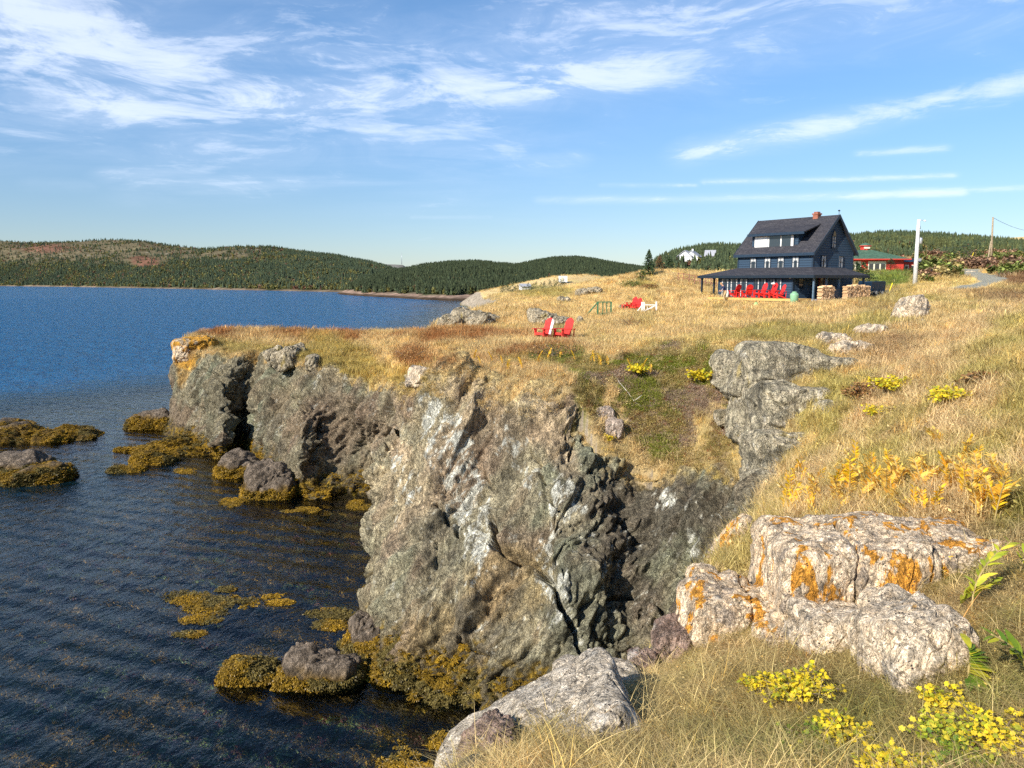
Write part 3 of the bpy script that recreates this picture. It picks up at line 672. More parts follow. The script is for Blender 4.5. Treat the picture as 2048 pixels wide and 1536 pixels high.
    MAT['dead_wood'] = simple('dead_wood', (.55, .5, .42), .8, .2, 10, bump=.4)
    # ---- far hills floor
    m, t = newmat('hill'); MAT['hill'] = m; p = t.pos(); a = t.attr('tint').outputs['Color']
    n = t.noise(p, .05, 6., .7); n2 = t.noise(p, .25, 5., .7)
    t.set(t.b.inputs['Base Color'], t.vmath('SCALE', a, t.math('MULTIPLY', t.ramp(n, .3, .7, .6, 1.3), t.ramp(n2, .3, .7, .6, 1.3)))); t.b.inputs['Roughness'].default_value = 1.; t.b.inputs['Specular IOR Level'].default_value = 0.
    # ---- sea
    m, t = newmat('sea'); MAT['sea'] = m; p = t.pos()
    cam = t.math('LENGTH' if False else 'ABSOLUTE', 0.) 
    fetch = t.attr('fetch').outputs['Fac']                       # 0 sheltered cove .. 1 open water
    p1 = t.mapping(p, (1., .55, 1.), (0, 0, math.radians(20)))
    w1 = t.noise(p1, .55, 3., .55, .3); w2 = t.noise(t.mapping(p, (1., .6, 1.), (0, 0, math.radians(-12))), 2.4, 4., .6, .5); w3 = t.noise(p, 9., 4., .6, .3); w4 = t.noise(t.mapping(p, (.5, 1., 1.), (0, 0, math.radians(10))), .12, 3., .5)
    wv = t.node('ShaderNodeTexWave', wave_type='BANDS', bands_direction='X'); t.set(wv.inputs[0], t.mapping(p, (1, 1, 1), (0, 0, math.radians(-68)))); wv.inputs['Scale'].default_value = .32; wv.inputs['Distortion'].default_value = 5.; wv.inputs['Detail'].default_value = 3.; wv.inputs['Detail Scale'].default_value = .8
    h = t.math('ADD', t.math('MULTIPLY', w1, t.math('MULTIPLY_ADD', fetch, 1.0, .11)), t.math('ADD', t.math('MULTIPLY', w2, t.math('MULTIPLY_ADD', fetch, .30, .065)), t.math('MULTIPLY', w3, t.math('MULTIPLY_ADD', fetch, .03, .013))))
    h = t.math('ADD', h, t.math('MULTIPLY', wv.outputs[1], .026)); h = t.math('ADD', h, t.math('MULTIPLY', w4, t.math('MULTIPLY', fetch, .8)))
    nb = t.bump(h, 1., 1.)
    fr = t.node('ShaderNodeFresnel'); fr.inputs[0].default_value = 1.33; t.set(fr.inputs['Normal'], nb)
    gl = t.node('ShaderNodeBsdfGlossy'); gl.inputs['Roughness'].default_value = .07; t.set(gl.inputs['Normal'], nb); gl.inputs[0].default_value = (1, 1, 1, 1)
    tr = t.node('ShaderNodeBsdfTransparent'); tr.inputs[0].default_value = (.86, .88, .80, 1)
    df = t.node('ShaderNodeBsdfDiffuse'); t.set(df.inputs[0], t.mix(t.ramp(fetch, .05, .7), (.008, .032, .045), (.010, .10, .235))); t.set(df.inputs['Normal'], nb)
    deep = t.attr('deep').outputs['Fac']
    a = t.node('ShaderNodeMixShader'); t.set(a.inputs[0], deep); t.l.new(tr.outputs[0], a.inputs[1]); t.l.new(df.outputs[0], a.inputs[2])
    b = t.node('ShaderNodeMixShader'); t.set(b.inputs[0], fr.outputs[0]); t.l.new(a.outputs[0], b.inputs[1]); t.l.new(gl.outputs[0], b.inputs[2])
    t.l.new(b.outputs[0], t.out.inputs[0])
    # ---- built things
    m, t = newmat('clapboard'); MAT['clapboard'] = m; o = t.obj(); 
    s = t.node('ShaderNodeSeparateXYZ'); t.set(s.inputs[0], o); fr_ = t.math('FRACT', t.math('MULTIPLY', s.outputs[2], 1/.21))
    n = t.noise(t.mapping(o, (1, 1, 12)), 2.5, 4., .6)
    c = t.mix(n, (.026, .052, .088), (.038, .068, .108)); c = t.mix(t.ramp(fr_, .0, .34, .85, 0.), c, (.008, .014, .028))
    t.set(t.b.inputs['Base Color'], c); t.b.inputs['Roughness'].default_value = .6; t.set(t.b.inputs['Normal'], t.bump(t.math('SUBTRACT', 1., fr_), .7, .03))
    MAT['navy_trim'] = simple('navy_trim', (.018, .036, .062), .55, .1)
    MAT['dark_trim'] = simple('dark_trim', (.012, .022, .035), .5, .1)
    MAT['post_blue'] = simple('post_blue', (.10, .16, .22), .6, .1)
    m, t = newmat('shingle'); MAT['shingle'] = m; o = t.obj()
    br = t.node('ShaderNodeTexBrick'); t.set(br.inputs[0], t.mapping(o, (1, 1, 1), (math.radians(90), 0, 0))); br.inputs['Scale'].default_value = 1.; br.inputs['Brick Width'].default_value = .3; br.inputs['Row Height'].default_value = .14; br.inputs['Mortar Size'].default_value = .008
    br.inputs['Color1'].default_value = (.034, .034, .042, 1); br.inputs['Color2'].default_value = (.052, .05, .056, 1); br.inputs['Mortar'].default_value = (.014, .014, .018, 1)
    n = t.noise(o, 7., 4., .6); t.set(t.b.inputs['Base Color'], t.vmath('SCALE', br.outputs[0], t.ramp(n, .3, .7, .75, 1.35))); t.b.inputs['Roughness'].default_value = .85
    m, t = newmat('glass'); MAT['glass'] = m; t.b.inputs['Base Color'].default_value = (.03, .04, .05, 1); t.b.inputs['Roughness'].default_value = .06; t.b.inputs['Specular IOR Level'].default_value = .8
    MAT['curtain'] = simple('curtain', (.50, .50, .49), .9, .08); MAT['shade_blind'] = simple('shade_blind', (.85, .85, .83), .8, .03)
    MAT['brick'] = simple('brick', (.34, .13, .085), .9, .25, 14); MAT['red_paint'] = simple('red_paint', (.70, .030, .025), .45, .12, 5, spec=.4)
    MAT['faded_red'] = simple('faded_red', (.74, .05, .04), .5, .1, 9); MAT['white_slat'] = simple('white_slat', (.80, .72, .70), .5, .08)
    MAT['dark_red'] = simple('dark_red', (.12, .012, .018), .5, .1); MAT['lumber'] = simple('lumber', (.60, .38, .13), .7, .12, 9); MAT['grey_wood'] = simple('grey_wood', (.34, .34, .36), .8, .2, 8)
    MAT['tank_green'] = simple('tank_green', (.22, .42, .25), .45, .06, 3); MAT['lime'] = simple('lime', (.25, .68, .28), .5, .05); MAT['rail_green'] = simple('rail_green', (.05, .15, .075), .6, .15)
    MAT['white_paint'] = simple('white_paint', (.78, .77, .74), .6, .08); MAT['pole_wood'] = simple('pole_wood', (.62, .62, .60), .8, .12, 5); MAT['brown_pole'] = simple('brown_pole', (.36, .28, .18), .8, .2, 5)
    MAT['steel'] = simple('steel', (.5, .52, .54), .35, .1, metal=.6); MAT['wire'] = simple('wire', (.03, .03, .035), .6); MAT['yellow'] = simple('yellow', (.80, .62, .03), .6, .05); MAT['bright_yellow'] = simple('bright_yellow', (.85, .62, .01), .5, .05)
    MAT['roof_green'] = simple('roof_green', (.065, .13, .085), .7, .2, 3); MAT['house_red'] = simple('house_red', (.52, .05, .035), .6, .12, 4); MAT['cream'] = simple('cream', (.72, .68, .52), .7, .06)
    MAT['white_wall'] = simple('white_wall', (.74, .74, .74), .7, .06, 3); MAT['roof_grey'] = simple('roof_grey', (.34, .35, .38), .8, .1, 3)
    MAT['black_plastic'] = simple('black_plastic', (.012, .014, .018), .35, .1); MAT['blue_metal'] = simple('blue_metal', (.012, .03, .06), .3, .1, metal=.2)
    MAT['split_wood'] = simple('split_wood', (.62, .40, .21), .85, .2, 18, bump=.3); MAT['split_end'] = simple('split_end', (.70, .47, .27), .85, .18, 14); MAT['bark_dark'] = simple('bark_dark', (.12, .075, .045), .9, .3, 18)
    MAT['skin'] = simple('skin', (.55, .30, .20), .6, .05); MAT['navy_shirt'] = simple('navy_shirt', (.02, .03, .09), .8, .15); MAT['khaki'] = simple('khaki', (.48, .34, .18), .8, .1); MAT['white_cloth'] = simple('white_cloth', (.75, .78, .70), .8, .05); MAT['hair'] = simple('hair', (.45, .28, .14), .7, .1); MAT['dark_shoe'] = simple('dark_shoe', (.08, .06, .05), .6)
    MAT['stone_wall'] = simple('stone_wall', (.42, .38, .32), .9, .3, 12, bump=.6); MAT['rust_fence'] = simple('rust_fence', (.28, .12, .09), .9, .2)
mats()
ground = make_ground(); cliff = make_ribbon()
def make_sea():
    hf = math.radians(50)
    th = np.concatenate([np.linspace(-hf, hf, 260), np.linspace(hf, 2*PI-hf, 60)[1:-1]])
    r = np.concatenate([[.05], 1.5*np.exp(np.linspace(0, math.log(3400.), 260))])
    T, R = np.meshgrid(th, r, indexing='ij'); x = (R*np.sin(T)).ravel(); y = (R*np.cos(T)).ravel()
    ins = inpoly(x, y, CP); d = polydist(x, y, CP); d = np.where(ins, 0, d)
    p = np.stack([x, y, 0*x], 1)
    me = npmesh('sea', p, gridq(len(th), len(r), wrap=True), MAT['sea'])
    n = fbm(p*.12, 3, 301)
    # sheltered by the promontory: fetch grows seaward
    fe = sstep(2, 40, d+6*n)*sstep(20, 70, R.ravel()+.5*d)
    addflt(me, 'fetch', fe); addflt(me, 'deep', sstep(5, 30, d+8*n)*.97)
    o = bpy.data.objects.new('sea', me); link(o); tag(o, 'dark blue sea water', None, None, 'structure')
make_sea()
# ================================================================ ROCKS
def cubesphere(n):
    vs = []; fs = []; off = 0
    a = np.tan(np.linspace(-PI/4, PI/4, n))
    A, B = np.meshgrid(a, a, indexing='ij'); A = A.ravel(); B = B.ravel(); o = np.ones_like(A)
    for ax, sg in ((0, 1), (0, -1), (1, 1), (1, -1), (2, 1), (2, -1)):
        c = [None]*3; c[ax] = o*sg; c[(ax+1) % 3] = A*sg; c[(ax+2) % 3] = B
        v = np.stack(c, 1); vs.append(v/np.linalg.norm(v, axis=1)[:, None]); q = gridq(n, n)+off
        fs.append(q if True else q[:, ::-1]); off += n*n
    v = np.concatenate(vs); f = np.concatenate(fs)
    # weld seams
    key = np.round(v*1e5).astype(np.int64); _, idx, inv = np.unique(key, axis=0, return_index=True, return_inverse=True)
    return v[idx], inv.ravel()[f]
def rockmesh(c, dim, rz=0., tilt=(0, 0), box=3., n=40, seed=1, d=1., grooves=(), strata=None, flat=0.):
    """one craggy lump: super-ellipsoid with fractured-block displacement. returns verts, quads (world space)"""
    v, f = cubesphere(n)
    k = (np.abs(v)**box).sum(1)**(-1/box)
    nrm = v*1.0
    p = v*k[:, None]*np.array(dim)/2
    S = float(max(dim))
    q = (p/S*2.2+seed*7.7)
    F = SF if strata is None else np.array(Matrix.Rotation(math.radians(strata), 3, 'Y'))
    qq = q @ F.T; qq = qq+.25*np.stack([fbm(q*1.2, 3, seed), fbm(q*1.2, 3, seed+1), fbm(q*1.2, 3, seed+2)], 1)
    D = .21*facets(qq/np.array([1.1, 1.1, 1.7]), seed)+.085*facets(qq/np.array([.36, .40, .8])+2, seed+5)+.032*facets(qq/np.array([.13, .15, .3])+4, seed+9)+.03*fbm(q*1.1, 3, seed+3)+.010*fbm(qq*np.array([6, 6, 3.]), 4, seed+4)+.0045*fbm(q*22, 3, seed+6)
    rg_ = 1-2*np.abs(fbm(qq*np.array([1.6, 1.6, .6])+4, 4, seed+21)); D = D-.03*sstep(.9, 1., rg_)
    for (x0, lean, w, dep) in grooves:
        xx = p[:, 0]-x0*dim[0]-lean*p[:, 2]+.05*dim[0]*fbm(q*2.5, 3, seed+11)
        D = D-dep/S*np.exp(-(xx/w)**2)
    if flat: D = D-flat*np.clip(p[:, 2]/dim[2]-.25, 0, 1)
    p = p+nrm*(D*S*d)[:, None]
    M = np.array(Matrix.Rotation(rz, 3, 'Z') @ Matrix.Rotation(tilt[0], 3, 'X') @ Matrix.Rotation(tilt[1], 3, 'Y'))
    return p @ M.T+np.array(c), f
def joinrocks(L):
    vs = []; fs = []; o = 0
    for v, f in L: vs.append(v); fs.append(f+o); o += len(v)
    return np.concatenate(vs), np.concatenate(fs)
def rockobj(name, vf, mat, label, cat='rock', group=None, parent=None):
    v, f = vf; c = v.mean(0); c[2] = v[:, 2].min()
    me = npmesh(name, v-c, f, MAT[mat], smooth=False); o = bpy.data.objects.new(name, me); o.location = c; link(o, parent)
    if label: tag(o, label, cat, group)
    return o
def at(px, py, Y, w, h, dep, **kw):
    """lump whose visible outline is centred at the pixel, w x h in photo pixels, dep metres deep"""
    s = math.hypot(Y, EYE-P(px, py, Y)[2])/FPX
    c = P(px, py, Y)
    return rockmesh(c, (w*s, dep, h*s), **kw)
ROCKS = []   # (world centre, radius) footprints kept free of grass
def R(name, parts, mat, label, cat='rock', group=None, free=True):
    vf = joinrocks(parts); o = rockobj(name, vf, mat, label, cat, group)
    if free:
        for v, f in parts: ROCKS.append((v[:, 0].mean(), v[:, 1].mean(), (v[:, 0].max()-v[:, 0].min())*.32, (v[:, 1].max()-v[:, 1].min())*.20))
    return o
# ---- foreground formation
R('boulder', [at(1672, 1158, 6.3, 290, 215, 1.15, box=7, n=130, seed=3, d=.62, strata=7, grooves=((-.06, .12, .016, .10), (.22, .2, .010, .05), (.36, .2, .012, .06))),
              at(1850, 1140, 6.35, 250, 165, 1.1, box=6., n=110, seed=13, d=.7, strata=9, tilt=(0, .06), grooves=((-.3, .2, .012, .06), (-.1, .2, .010, .05))),
              at(1545, 1240, 6.15, 120, 100, .7, box=4, n=64, seed=17, d=.9, strata=8), at(1590, 1285, 5.7, 150, 60, .5, box=4, n=60, seed=18, d=.9),
              at(1735, 1062, 6.9, 190, 50, .6, box=4, n=60, seed=15, d=.8)],
  'lichen_rock', 'big fissured pink boulder streaked with orange lichen above the yellow rose bush', 'boulder')
R('boulder', [at(1440, 1232, 6.35, 150, 125, .8, box=5, n=64, seed=21, d=.9, strata=8, grooves=((.2, .3, .02, .04),))], 'lichen_rock', 'lower pink boulder with an orange lichen splash, left of the big fissured boulder', 'boulder')
R('boulder', [at(1345, 1282, 6.2, 80, 85, .5, box=3.0, n=44, seed=24, d=1.)], 'purple_rock', 'small purplish brown boulder on the lip of the dark gully', 'boulder')
R('boulder', [at(1285, 1330, 5.95, 60, 50, .4, box=3.0, n=36, seed=26, d=1.)], 'purple_rock', 'smallest brown stone in the grass at the bottom of the dark gully', 'boulder')
R('boulder', [at(1672, 1262, 5.4, 160, 95, .55, box=5, n=80, seed=29, d=.9, tilt=(-.15, .08))], 'pale_rock', 'rounded pale grey and pink boulder below the fissured boulder', 'boulder')
R('boulder', [at(1820, 1310, 4.75, 175, 180, .8, box=5, n=110, seed=33, d=.85, tilt=(-.28, -.15)), at(1790, 1225, 5.2, 110, 70, .5, box=3.2, n=50, seed=35, d=.9)], 'pale_rock', 'rounded grey speckled boulder beside the dark green leafy rosette', 'boulder')
R('boulder', [at(1462, 1085, 8.9, 42, 120, .4, box=2.8, n=50, seed=38, d=.9, tilt=(0, .5))], 'lichen_rock', 'narrow pink ledge leaning along the brink of the gully', 'ledge')
R('boulder', [at(1408, 1160, 7.6, 66, 60, .4, box=2.8, n=40, seed=39, d=.9)], 'lichen_rock', 'small pink stone on the brink between the narrow ledge and the lichen splashed boulder', 'boulder')
R('rock_slab', [at(1068, 1492, 4.55, 400, 105, 1.1, box=6., n=130, seed=41, d=.42, tilt=(-.05, -.56)), at(1205, 1384, 5.3, 170, 44, .9, box=5, n=80, seed=44, d=.5, tilt=(-.05, .14))],
  'light_slab', 'whitish grey rock slab sloping down at the bottom edge of the photo', 'rock slab')
R('rock_slab', [at(975, 1500, 4.3, 70, 130, .5, box=3.2, n=44, seed=48, d=1.2, tilt=(0, .55)), at(1035, 1445, 4.9, 80, 60, .5, box=3.2, n=40, seed=49, d=1.2)], 'purple_rock', 'reddish brown ledge against the outer side of the whitish slab', 'rock slab')
R('boulder', [at(1830, 905, 11.2, 180, 40, .9, box=2.8, n=50, seed=51, d=1., tilt=(0, -.12)), at(1775, 930, 10.5, 90, 26, .5, box=2.6, n=36, seed=52)], 'pale_rock', 'long low rock half sunk in grass behind the golden plants', 'rock')
# ---- slab beside the crevice, stepping down to the gully head
R('rock_outcrop', [at(1556, 768, 20.9, 250, 105, 4.0, box=6., n=110, seed=55, d=.95, strata=82, tilt=(-.25, .14)), at(1585, 850, 18.3, 215, 115, 3.4, box=6., n=110, seed=58, d=.95, strata=84, tilt=(-.25, .16)), at(1575, 930, 15.8, 165, 115, 2.6, box=6., n=100, seed=61, d=.9, strata=80, tilt=(-.25, .12)), at(1650, 860, 16.8, 85, 120, 2.0, box=5., n=80, seed=64, d=.6, strata=84, tilt=(-.2, .2)), at(1535, 975, 14.6, 80, 70, 1.4, box=5, n=60, seed=65, d=.7, strata=80, tilt=(-.3, 0))],
  'slab_rock', 'grey green rock outcrop split from the crowberry bank by a dark crevice', 'outcrop', free=False)
R('boulder', [at(1207, 835, 21.2, 40, 46, .5, box=4, n=40, seed=66, d=.8), at(1228, 860, 20.8, 38, 46, .4, box=4, n=40, seed=67, d=.8)], 'pink_rock', 'smooth pale pink boulder bedded in the crowberry bank', 'boulder')
R('boulder', [at(1445, 835, 20.0, 32, 34, .4, box=3., n=30, seed=69, d=1.2)], 'grey_rock', 'small grey green stone on the crowberry bank near the crevice', 'rock')
# ---- rocks in the meadow and hillside
R('boulder', [at(1698, 705, 21.0, 100, 42, 1.1, box=2.8, n=60, seed=71, d=1., tilt=(-.3, 0))], 'pale_rock', 'broad grey boulder in hillside grass, nearest of the pair', 'boulder')
R('boulder', [at(1672, 680, 23.0, 66, 28, .9, box=3., n=44, seed=72, d=1.1)], 'pale_rock', 'small angular cream boulder just behind the broad grey one', 'boulder')
R('boulder', [at(1745, 660, 24.5, 60, 18, .8, box=2.8, n=36, seed=73, d=1.1)], 'pale_rock', 'flat grey stone showing behind the cream boulder on the hillside', 'boulder')
R('boulder', [at(1822, 624, 29., 56, 54, 1.6, box=3.2, n=60, seed=75, d=1., tilt=(-.2, .1)), at(1848, 650, 27, 30, 22, .6, box=3, n=30, seed=76)], 'pale_rock', 'tall pale boulder in the grass below the white pole', 'boulder')
R('boulder', [at(1540, 678, 25, 70, 10, 1., box=2.8, n=36, seed=78, d=1.)], 'grey_rock', 'thin flat ledge of grey rock in the grass above the outcrop', 'rock')
R('rock_outcrop', [at(945, 642, 55, 95, 44, 3., box=3.2, n=80, seed=81, d=1.1, tilt=(0, .12)), at(900, 645, 54, 50, 32, 2., box=3., n=50, seed=83, d=1.1), at(960, 645, 53, 60, 32, 1.6, box=3., n=50, seed=84, d=1.3)],
  'grey_rock', 'craggy outcrop with grass on top at the sea edge of the meadow', 'outcrop')
R('rock_outcrop', [at(1090, 638, 51, 70, 34, 2.2, box=2.8, n=60, seed=86, d=1.1, tilt=(0, .2)), at(1118, 644, 50, 40, 18, 1.6, box=2.8, n=40, seed=87, d=1.1)], 'grey_rock', 'grey outcrop capped with moss behind the pair of red chairs', 'outcrop')
R('boulder', [at(1160, 640, 50, 12, 16, .5, box=2.8, n=24, seed=88, d=1.2)], 'grey_rock', 'small grey stone between the mossy outcrop and the green railing', 'rock')
R('boulder', [at(1128, 599, 72, 30, 13, 1.5, box=2.6, n=36, seed=90, d=1.2)], 'grey_rock', 'low grey rock on the meadow crest beyond the mossy outcrop', 'rock')
R('rock_outcrop', [at(1165, 585, 80, 30, 15, 1.6, box=3., n=40, seed=91, d=1.2), at(1188, 581, 80, 32, 15, 1.6, box=3., n=40, seed=93, d=1.2)], 'grey_rock', 'pale rock rib along the crest of the meadow', 'rock')
R('boulder', [at(1245, 615, 66, 16, 9, .6, box=2.8, n=24, seed=94, d=1.2)], 'grey_rock', 'low grey rock beside the distant pair of red chairs', 'rock')
R('boulder', [at(1941, 545, 130, 18, 6, 1.6, box=3., n=24, seed=95, d=1.2)], 'pale_rock', 'white rock beside the bend of the gravel track', 'rock')
R('boulder', [at(2028, 590, 52, 10, 9, .6, box=3., n=24, seed=96, d=1.2)], 'grey_rock', 'small grey stone in the brown heath near the right edge', 'rock')
R('boulder', [at(1875, 543, 128, 26, 7, 1.6, box=3., n=24, seed=97, d=1.2)], 'pink_rock', 'pinkish rock in the heath left of the gravel track', 'rock')
# ---- cap blocks on the promontory tip
R('rock', [at(392, 690, 47.3, 78, 32, 2.4, box=3.4, n=60, seed=101, d=.8)], 'orange_rock', 'orange lichen covered block on top of the promontory tip', 'rock', free=True)
R('rock', [at(368, 706, 46.6, 42, 40, 1.6, box=3., n=44, seed=103, d=.9)], 'lichen_rock', 'cream rock knob with orange streaks at the outer end of the promontory', 'rock')
R('rock', [at(580, 716, 39.3, 60, 44, 1.8, box=5., n=60, seed=105, d=1.4, tilt=(0, -.35))], 'grey_rock', 'whitish lichened crag standing up at the lip of the buttress', 'rock')
R('rock', [at(548, 712, 41.0, 34, 30, 1.2, box=5., n=40, seed=106, d=1.5, tilt=(0, -.4))], 'grey_rock', 'smaller grey crag left of the whitish lichened one', 'rock')
R('rock', [at(626, 726, 37.2, 30, 34, 1., box=3.4, n=36, seed=107, d=1.1)], 'grey_rock', 'upright grey block right of the whitish lichened crag', 'rock')
R('rock', [at(870, 765, 23.2, 96, 50, 1.2, box=5., n=70, seed=108, d=1.3, tilt=(-.3, .2)), at(905, 738, 23.6, 40, 22, .7, box=5, n=40, seed=109, d=1.3)], 'pale_rock', 'jagged buff crag at the top corner of the near headland', 'rock')

# ---- rocks in the sea
def sea_tint(v, bare=.35, gy=.25):
    n = fbm(v*1.7, 4, 401); n2 = fbm(v*5, 3, 402)
    base = (np.array([.21, .175, .125])*(1-gy)+np.array([.27, .18, .145])*gy)*(1+.5*n2[:, None]); h = v[:, 2]
    w = sstep(bare+.25, bare-.15, h+.35*n)[:, None]
    wc = np.array([.16, .095, .015])*(1+.9*n2[:, None])+np.array([.12, .07, 0])*sstep(0, .3, n)[:, None]
    return np.clip(base*(1-w)+wc*w, .01, 1)
SEAROCKS = []
def SR(px, py, h, wpx, hm, dep, label, seed, bare=.35, extra=()):
    """px,py = waterline pixel (front), hm = height above the water"""
    parts = []
    for (x, y, w, hh, dd, sd, tl) in [(px, py, wpx, hm, dep, seed, h)]+list(extra):
        b = W(x, y, 0); s = math.hypot(b[1], EYE)/FPX
        parts.append(rockmesh((b[0], b[1]+dd*.45, -.25), (w*s*1.05, dd, (hh+.25)*2), box=3.4, n=56, seed=sd, d=1.15, tilt=(0, tl)))
    vf = joinrocks(parts); o = rockobj('sea_rock', vf, 'sea_rock', label, 'sea rock'); addcol(o.data, 'tint', sea_tint(vf[0], bare)); SEAROCKS.append((vf[0], bare)); return o
SR(20, 884, 0, 300, .62, 3.4, 'long low weed covered rock farther out at the left edge', 201, .8, [(130, 876, 100, .42, 2., 202, 0)])
SR(20, 970, 0, 175, .8, 2.4, 'purplish weed fringed rock nearer in at the left edge', 204, .7)
SR(292, 860, 0, 105, 1.0, 2.6, 'brown rock leaning on the foot of the promontory tip', 207, .65)
SR(300, 930, 0, 84, .42, 1.4, 'rounded weed covered rock beside the weedy ledge', 209, .6)
SR(245, 946, 0, 60, .26, .9, 'smallest rounded weed covered rock off the weedy ledge', 211, .5)
SR(345, 912, 0, 170, .32, 3.0, 'flat ledge buried in golden weed at the foot of the promontory', 213, .9, [(270, 903, 110, .2, 1.2, 214, 0)])
SR(628, 1380, .25, 165, .80, 1.1, 'pointed grey rock half covered in weed in the cove', 217, .22)
SR(488, 1370, 0, 100, .34, .85, 'low mound of golden weed left of the pointed grey rock', 219, .9)
SR(468, 955, .3, 90, .9, 1.8, 'grey block standing below the cave mouth', 223, .45)
SR(525, 1000, .1, 110, 1.5, 1.7, 'peaked grey block between the cave and the buttress foot', 225, .35)
SR(728, 1310, 0, 70, .9, 1.0, 'reddish block at the outer foot of the near headland', 228, .3)
# ================================================================ VEGETATION
PROTO = {}
def protocol(name): 
    c = bpy.data.collections.new(name); PROTO[name] = c; return c
def blade_geo(rng, n, h, spread, width, bend=.5, segs=3, head=0., lean=(0, 0)):
    vs = []; fs = []; sh = []
    for _ in range(n):
        a = rng.random()*2*PI; r0 = spread*math.sqrt(rng.random()); bx, by = r0*math.cos(a), r0*math.sin(a)
        d = rng.random()*2*PI; hh = h*(.55+.6*rng.random()); bd = bend*(.3+rng.random())*hh
        dx, dy = math.cos(d), math.sin(d); px, py = -dy, dx; w = width*(.6+.8*rng.random()); s = rng.random()
        o = len(vs)
        for k in range(segs+1):
            t = k/segs; zz = hh*(t-.25*bend*t*t); x = bx+dx*bd*t*t+lean[0]*hh*t*t; y = by+dy*bd*t*t+lean[1]*hh*t*t; ww = w*(1-t)**.7*.5
            if head and t > .6: ww = w*head
            if k < segs: vs += [(x-px*ww, y-py*ww, zz), (x+px*ww, y+py*ww, zz)]; sh += [s, s]
            else: vs.append((x, y, zz)); sh.append(s)
        for k in range(segs-1): fs.append((o+2*k, o+2*k+1, o+2*k+3, o+2*k+2))
        fs.append((o+2*segs-2, o+2*segs-1, o+2*segs))
    return vs, fs, sh
def leaf_geo(rng, n, R, H, ls, up=.4, aspect=.5, shape='ball'):
    """loose leaves filling a flattened crown"""
    vs = []; fs = []; sh = []
    for _ in range(n):
        u = rng.random(); a = rng.random()*2*PI
        if shape == 'ball':
            ph = math.acos(1-1.6*rng.random()); rr = (.55+.45*rng.random())*(.82+.3*math.sin(a*3+ph*4))
            c = Vector((R*rr*math.sin(ph)*math.cos(a), R*rr*math.sin(ph)*math.sin(a), H*(.35+.65*rr*math.cos(ph))))
        else:
            rr = math.sqrt(rng.random()); c = Vector((R*rr*math.cos(a), R*rr*math.sin(a), H*rng.random()*(1-.5*rr)))
        d = Vector((rng.random()-.5, rng.random()-.5, (rng.random()-.3)*up)).normalized(); s = d.cross(Vector((rng.random()-.5, rng.random()-.5, rng.random()+.3))).normalized()
        L = ls*(.6+.7*rng.random()); w = L*aspect; o = len(vs)
        vs += [tuple(c), tuple(c+d*L*.5+s*w*.5), tuple(c+d*L), tuple(c+d*L*.5-s*w*.5)]; q = rng.random(); sh += [q]*4; fs.append((o, o+1, o+2, o+3))
    return vs, fs, sh
def mk(name, geo, mat, coll=None, parent=None):
    me = bpy.data.meshes.new(name); me.from_pydata(geo[0], [], geo[1]); me.materials.append(MAT[mat] if isinstance(mat, str) else mat); addflt(me, 'shade', geo[2]); me.update()
    o = bpy.data.objects.new(name, me)
    if coll: coll.objects.link(o)
    else: link(o, parent)
    return o
def strip(vs, fs, sh, pts, wid, s, up=Vector((0, 0, 1))):
    o = len(vs); n = len(pts)
    for i, p in enumerate(pts):
        d = (pts[min(i+1, n-1)]-pts[max(0, i-1)]).normalized(); a = d.cross(up); a = a.normalized() if a.length > .01 else Vector((1, 0, 0))
        vs += [tuple(p-a*wid[i]/2), tuple(p+a*wid[i]/2)]; sh += [s, s]
    for i in range(n-1): fs.append((o+2*i, o+2*i+1, o+2*i+3, o+2*i+2))
